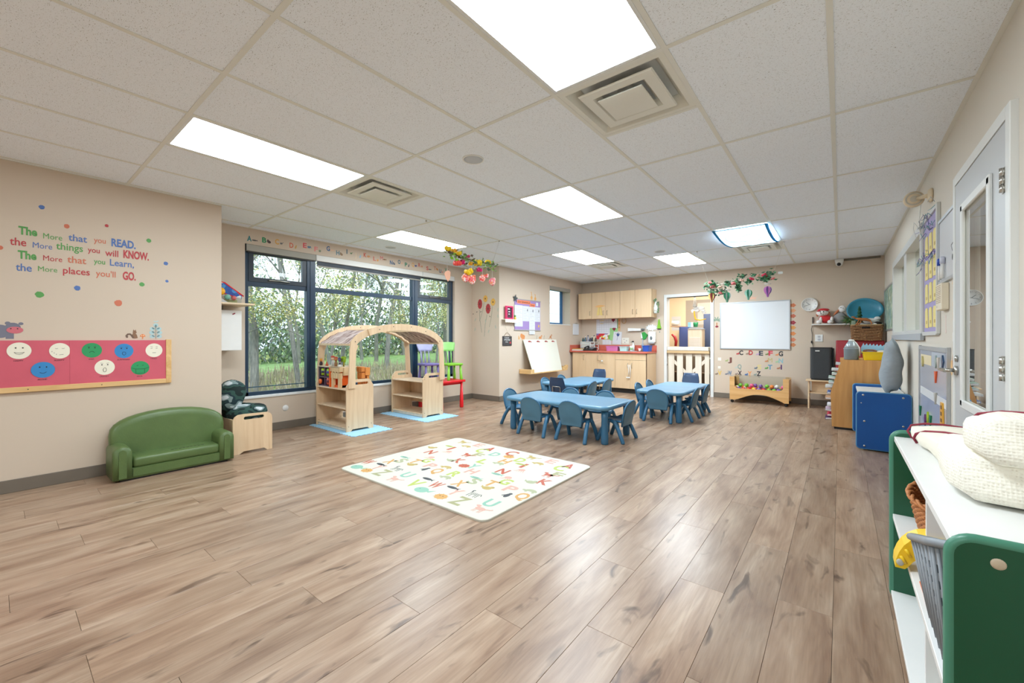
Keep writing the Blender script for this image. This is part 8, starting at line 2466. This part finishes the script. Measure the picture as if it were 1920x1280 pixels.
for p, r, mt in (((-3.72, 3.43, 2.265), .045, YFL), ((-3.72, 3.53, 2.255), .04, OFL), ((-3.73, 3.62, 2.24), .042, YFL), ((-3.75, 3.79, 2.225), .04, PFL), ((-3.75, 3.99, 2.18), .058, YFL), ((-3.75, 3.86, 2.15), .035, OFL), ((-3.76, 4.20, 2.215), .045, YFL), ((-3.75, 4.02, 2.09), .04, PFL), ((-3.73, 3.80, 2.03), .06, YFL), ((-3.73, 3.60, 2.12), .055, RFL), ((-3.73, 3.68, 2.14), .04, PFL)):
    m = M(mt); flower(m, Vector(p), r * 1.25, rnd); m.build('flower', parent=t)
PNK = mat_steps('pink_petals', [(246, 190, 180), (240, 90, 70), (250, 150, 110), (236, 120, 150), (255, 236, 226)], 60, 'voronoi', .8)
for y, zt_, z, r in ((3.45, 2.20, 1.965, 0), (3.76, 2.19, 1.955, .055), (3.88, 2.18, 1.945, .06), (4.08, 2.18, 1.985, .05), (4.17, 2.19, 2.03, .028), (4.28, 2.19, 1.96, .055)):
    M(STRG).cyl((-3.75, y, zt_), (-3.75, y, z + .02), .0014, n=5).build('string', parent=t)
    if r:
        m = M(PNK)
        m.ball((-3.75, y, z), r * .45, r * 1.15, r * .95, 14, 9, 1, .10, y)
        m.ball((-3.75, y + r * .7, z + r * .75), r * .3, r * .4, r * .4, 10, 6, 1, .1)
        m.build('paper_bird', parent=t)
    else:
        d = D(lambda u, v, w=0.0: Vector((-3.75 + w, u, v)), pm('peach_card', (240, 180, 150), .7), th=.002)
        d.poly([(y - .05, z), (y - .03, z + .03), (y + .02, z + .05), (y + .05, z + .03), (y + .045, z - .04), (y + .01, z - .09), (y - .03, z - .05)]); d.build('paper_shape', parent=t)
M(STRG).cyl((-3.72, 3.45, 2.24), (-3.73, 3.10, 2.535), .0012, n=4).build('hanging_wire', parent=t)
M(WIREM).cyl((-3.77, 4.30, 2.20), (-3.708, 4.378, 2.535), .0014, n=4).build('hanging_wire', parent=t)
M(WIREM).ball((-3.73, 3.104, 2.533), .010).ball((-3.708, 4.378, 2.533), .010).build('ceiling_hook', parent=t, kind='stuff')

t = thing('balloon_mobile', 'hanging branch mobile of green leaves and pink roses with paper balloons, before the whiteboard', 'mobile', (-1.2, 7.4, 2.1))
bp_ = [(-1.74, 7.4, 2.03), (-1.58, 7.4, 2.055), (-1.40, 7.4, 2.09), (-1.22, 7.4, 2.135), (-1.0, 7.4, 2.15), (-.82, 7.4, 2.16), (-.715, 7.4, 2.165)]
M(pm('branch_white', (206, 196, 186), .7)).tube(bp_, [.006, .007, .007, .008, .008, .009, .010], 6).build('branch', parent=t)
M(WHITE).box(-.735, -.675, 7.385, 7.415, 2.155, 2.19, bev=.006).build('white_tip', parent=t)
m = M(LEAFC['dark'], pm('ivy_green', (50, 120, 82), .6), pm('ivy_light', (110, 170, 120), .6))
for c0, w_, h_, nn in (((-1.66, 2.07), .10, .05, 80), ((-1.62, 1.96), .09, .05, 46), ((-1.50, 1.95), .05, .05, 26), ((-1.42, 2.07), .05, .04, 30), ((-1.28, 2.06), .05, .06, 50), ((-1.27, 1.98), .035, .05, 40), ((-1.12, 2.08), .04, .04, 26), ((-1.05, 2.17), .05, .02, 20), ((-.90, 2.10), .09, .03, 76), ((-.84, 2.18), .05, .03, 30), ((-1.22, 2.17), .05, .02, 20)):
    for k in range(int(nn * 1.5)):
        m.mi = rnd.choice((0, 1, 1, 2)); leafq(m, Vector((c0[0] + rnd.gauss(0, w_ * .55), 7.4 + rnd.gauss(0, .035), c0[1] + rnd.gauss(0, h_ * .6))), rnd.uniform(.017, .036), rnd)
m.tube([(-1.69, 7.4, 2.0), (-1.66, 7.4, 1.95), (-1.55, 7.4, 1.93), (-1.50, 7.4, 1.91)], .003, 4)
m.build('leaves', parent=t, kind='stuff')
RSE = pm('rose_pink', (232, 120, 120), .7); RSL = pm('rose_pale', (240, 190, 170), .7); RSR = pm('rose_red', (214, 50, 80), .7)
for p, r, mt in (((-1.68, 2.10), .030, RSE), ((-1.64, 2.03), .038, RSE), ((-1.52, 1.92), .032, RSE), ((-1.53, 2.02), .03, RSL), ((-1.33, 2.06), .035, RSE), ((-1.22, 2.10), .028, RSL), ((-1.08, 2.11), .032, RSR), ((-1.0, 2.15), .026, RSL), ((-.91, 2.15), .036, RSR), ((-.80, 2.09), .026, RSE)):
    m = M(mt); flower(m, Vector((p[0], 7.37, p[1])), r * 1.3, rnd, 7); m.build('rose', parent=t)
for x, z, cs_, disc in ((-1.66, 1.86, ((196, 70, 110), (236, 226, 140)), None), (-1.43, 1.85, ((236, 244, 240), (60, 150, 110)), 1.965), (-1.13, 1.87, ((20, 150, 110), (206, 240, 224)), None), (-.87, 1.90, ((140, 116, 190), (232, 150, 206)), 2.02)):
    M(STRG).cyl((x, 7.4, 2.13), (x, 7.4, z + .07), .0012, n=4).build('string', parent=t)
    m = M(*[pm('balloon_%d_%d_%d' % c, c, .7) for c in cs_])
    out = [(0, -.085), (.014, -.08), (.022, -.045), (.048, -.005), (.056, .03), (.045, .062), (.02, .08), (0, .084)]
    for k in range(6):
        a = PI / 3 * k + .3
        m.mi = k % 2
        ca, sa = math.cos(a), math.sin(a)
        vs = [(x + r_ * ca, 7.4 + r_ * sa, z + h_) for r_, h_ in out]
        vs2 = [(p[0] - sa * .002, p[1] + ca * .002, p[2]) for p in vs]
        m._add(vs + vs2, [list(range(8)), list(range(8, 16))[::-1]])
    m.build('paper_balloon', parent=t)
    if disc:
        M(WHITE).lathe((x, 7.4, disc), [(0, -.004), (.045, -.003), (.045, .003), (0, .006)], 18).build('paper_cloud', parent=t)
M(STRG).cyl((-1.69, 7.4, 2.06), (-1.746, 6.834, 2.535), .0018, n=4).build('hanging_wire', parent=t)
M(STRG).cyl((-.80, 7.4, 2.17), (-.617, 6.916, 2.535), .0018, n=4).build('hanging_wire', parent=t)
M(WIREM).ball((-1.746, 6.834, 2.533), .010).ball((-.617, 6.916, 2.533), .010).build('ceiling_hook', parent=t, kind='stuff')

# ================================================================ room beyond the half door
ld = bpy.data.lights.new('backroom_ceiling_light', 'AREA'); ld.energy = 38; ld.size = 1.2; ld.color = (1, .97, .9)
lo = bpy.data.objects.new('backroom_ceiling_light', ld); COL.objects.link(lo); lo.location = (-2.6, 10.2, 2.58)
ld = bpy.data.lights.new('corridor_light', 'AREA'); ld.energy = 45; ld.shape = 'RECTANGLE'; ld.size = .6; ld.size_y = 6; ld.color = (1, .98, .94)
lo = bpy.data.objects.new('corridor_light', ld); COL.objects.link(lo); lo.location = (1.4, 4.5, 2.58)
BM = pm('blue_mat_vinyl', (62, 78, 132), .5, bump=.05, bs=30); BM2 = pm('slate_mat_vinyl', (70, 82, 112), .5)
for x0_, x1_, y_, z1_, mt, lb in ((-3.13, -2.82, 10.6, 1.47, BM, 'upright blue vinyl mat seen at the left through the doorway'), (-2.60, -2.25, 10.75, 1.78, BM2, 'taller slate blue mat at the right through the doorway')):
    t = thing('gym_mat', lb, 'gym mat', ((x0_ + x1_) / 2, y_, 0))
    for k in range(2): M(mt).box(x0_, x1_, y_ + k * .06, y_ + .055 + k * .06, 0, z1_, bev=.012, seg=2).build('mat_panel', parent=t)
t = thing('white_hamper', 'white slatted hamper with a rounded lid, seen through the doorway', 'hamper', (-2.70, 10.35, 0))
M(PALEW).box(-2.84, -2.52, 10.3, 10.55, 0, 1.40, bev=.01).build('body', parent=t)
for k in range(7): M(WHITE).box(-2.80, -2.56, 10.292, 10.30, .98 + k * .035, 1.0 + k * .035).build('slat', parent=t)
M(SILVER).prism([(-2.85, 1.40), (-2.51, 1.40), (-2.56, 1.435), (-2.68, 1.45), (-2.80, 1.435)], 'y', 10.29, 10.56).build('lid', parent=t)
sticker('wall_chart', lambda u, v, w=0.0: Vector((u, 11.6 - w, v)), [(0, 'rect', -3.25, -2.30, 1.45, 2.20), (1, 'rect', -2.95, -2.62, 1.55, 2.12)], [pm('taupe_board', (176, 166, 154), .7), pm('pale_sheet', (210, 204, 196), .7)], 'taupe notice board at the back of the room beyond', (-2.8, 11.6, 1.8), 'notice board')
sticker('wall_chart', lambda u, v, w=0.0: Vector((u, 11.6 - w, v)), [(0, 'rect', -3.62, -3.38, 1.40, 1.78), (1, 'rect', -3.58, -3.42, 1.50, 1.70)], [PAPER, pm('pale_print', (200, 214, 216), .7)], 'pale chart on the cream wall beyond the doorway', (-3.5, 11.6, 1.6), 'poster')
t = thing('small_box', 'small pale blue and white box on the hamper beyond the doorway', 'box', (-2.78, 10.4, 1.45))
M(pm('aqua_box', (130, 190, 214), .5)).box(-2.86, -2.79, 10.38, 10.46, 1.455, 1.57).build('box_side', parent=t)
M(WHITE).box(-2.789, -2.74, 10.38, 10.46, 1.455, 1.57).build('box_side', parent=t)
t = thing('green_pot', 'green pot with a tiny yellow flower on the hamper beyond', 'pot', (-2.70, 10.4, 1.45))
M(pm('pot_green', (20, 130, 80), .5)).lathe((-2.69, 10.42, 1.455), [(0, 0), (.04, 0), (.055, .11), (.045, .11), (0, .1)], 14).build('pot', parent=t)
t = thing('bird_mobile', 'clear and yellow parrot shaped mobile hanging in the doorway', 'mobile', (-2.47, 9.8, 1.9))
M(BLACK).ball((-2.50, 9.6, 2.10), .02).build('hook', parent=t)
M(pm('clear_sheet', (214, 216, 216), .25)).tube([(-2.50, 9.6, 2.10), (-2.50, 9.6, 2.0), (-2.50, 9.6, 1.88)], [.012, .03, .05], 8).build('clear_tail', parent=t)
m = M(pm('clear_sheet', (214, 216, 216), .25))
for k in range(9): m.ball((-2.45 + rnd.uniform(-.16, .16), 9.6 + rnd.uniform(-.04, .04), 1.80 + rnd.uniform(-.07, .09)), rnd.uniform(.03, .07), .006, rnd.uniform(.02, .05), 8, 6)
m.build('clear_wings', parent=t, kind='stuff')
M(pm('parrot_yellow', (240, 190, 30), .5)).tube([(-2.50, 9.55, 1.78), (-2.49, 9.55, 1.68), (-2.47, 9.55, 1.60), (-2.38, 9.55, 1.58), (-2.26, 9.55, 1.60)], [.025, .035, .045, .03, .02], 10, flat=.4).build('parrot_body', parent=t)
M(WHITE).ball((-2.53, 9.53, 1.78), .025, .01, .04, 8, 6).build('parrot_face', parent=t)
t = thing('paper_towel_shelf', 'small white roll on a wall bracket beyond the doorway', 'holder', (-3.0, 9.8, 1.5))
M(WHITE).cyl((-3.30, 10.6, 1.56), (-3.14, 10.6, 1.56), .06).build('roll', parent=t)
M(pm('bracket_tan', (196, 160, 130), .5)).box(-3.32, -3.10, 10.55, 11.6, 1.47, 1.495).build('bracket', parent=t)
t = thing('red_hose', 'curved red plastic shape at the left edge beyond the half door', 'toy', (-3.0, 9.8, 1.1))
M(pm('deep_red', (176, 40, 44), .4)).tube([(-3.15, 10.1, 1.28), (-3.08, 10.1, 1.22), (-3.05, 10.1, 1.12), (-3.06, 10.1, 1.0)], [.02, .035, .035, .03], 8).build('curved_shell', parent=t)
sticker('corridor_notice', lambda u, v, w=0.0: Vector((2.15 - w, u, v)), [(0, 'rect', 6.9, 7.5, 1.65, 1.95), (1, 'rect', 7.0, 7.4, 1.75, 1.78)], [pm('grey_plaque', (150, 146, 150), .6), PAPER], 'grey plaque on the corridor wall seen through glass', (2.15, 7.2, 1.8), 'sign')
for o in bpy.data.objects:
    if o.name.split('.')[0] == 'bolt' : o['kind'] = 'stuff'
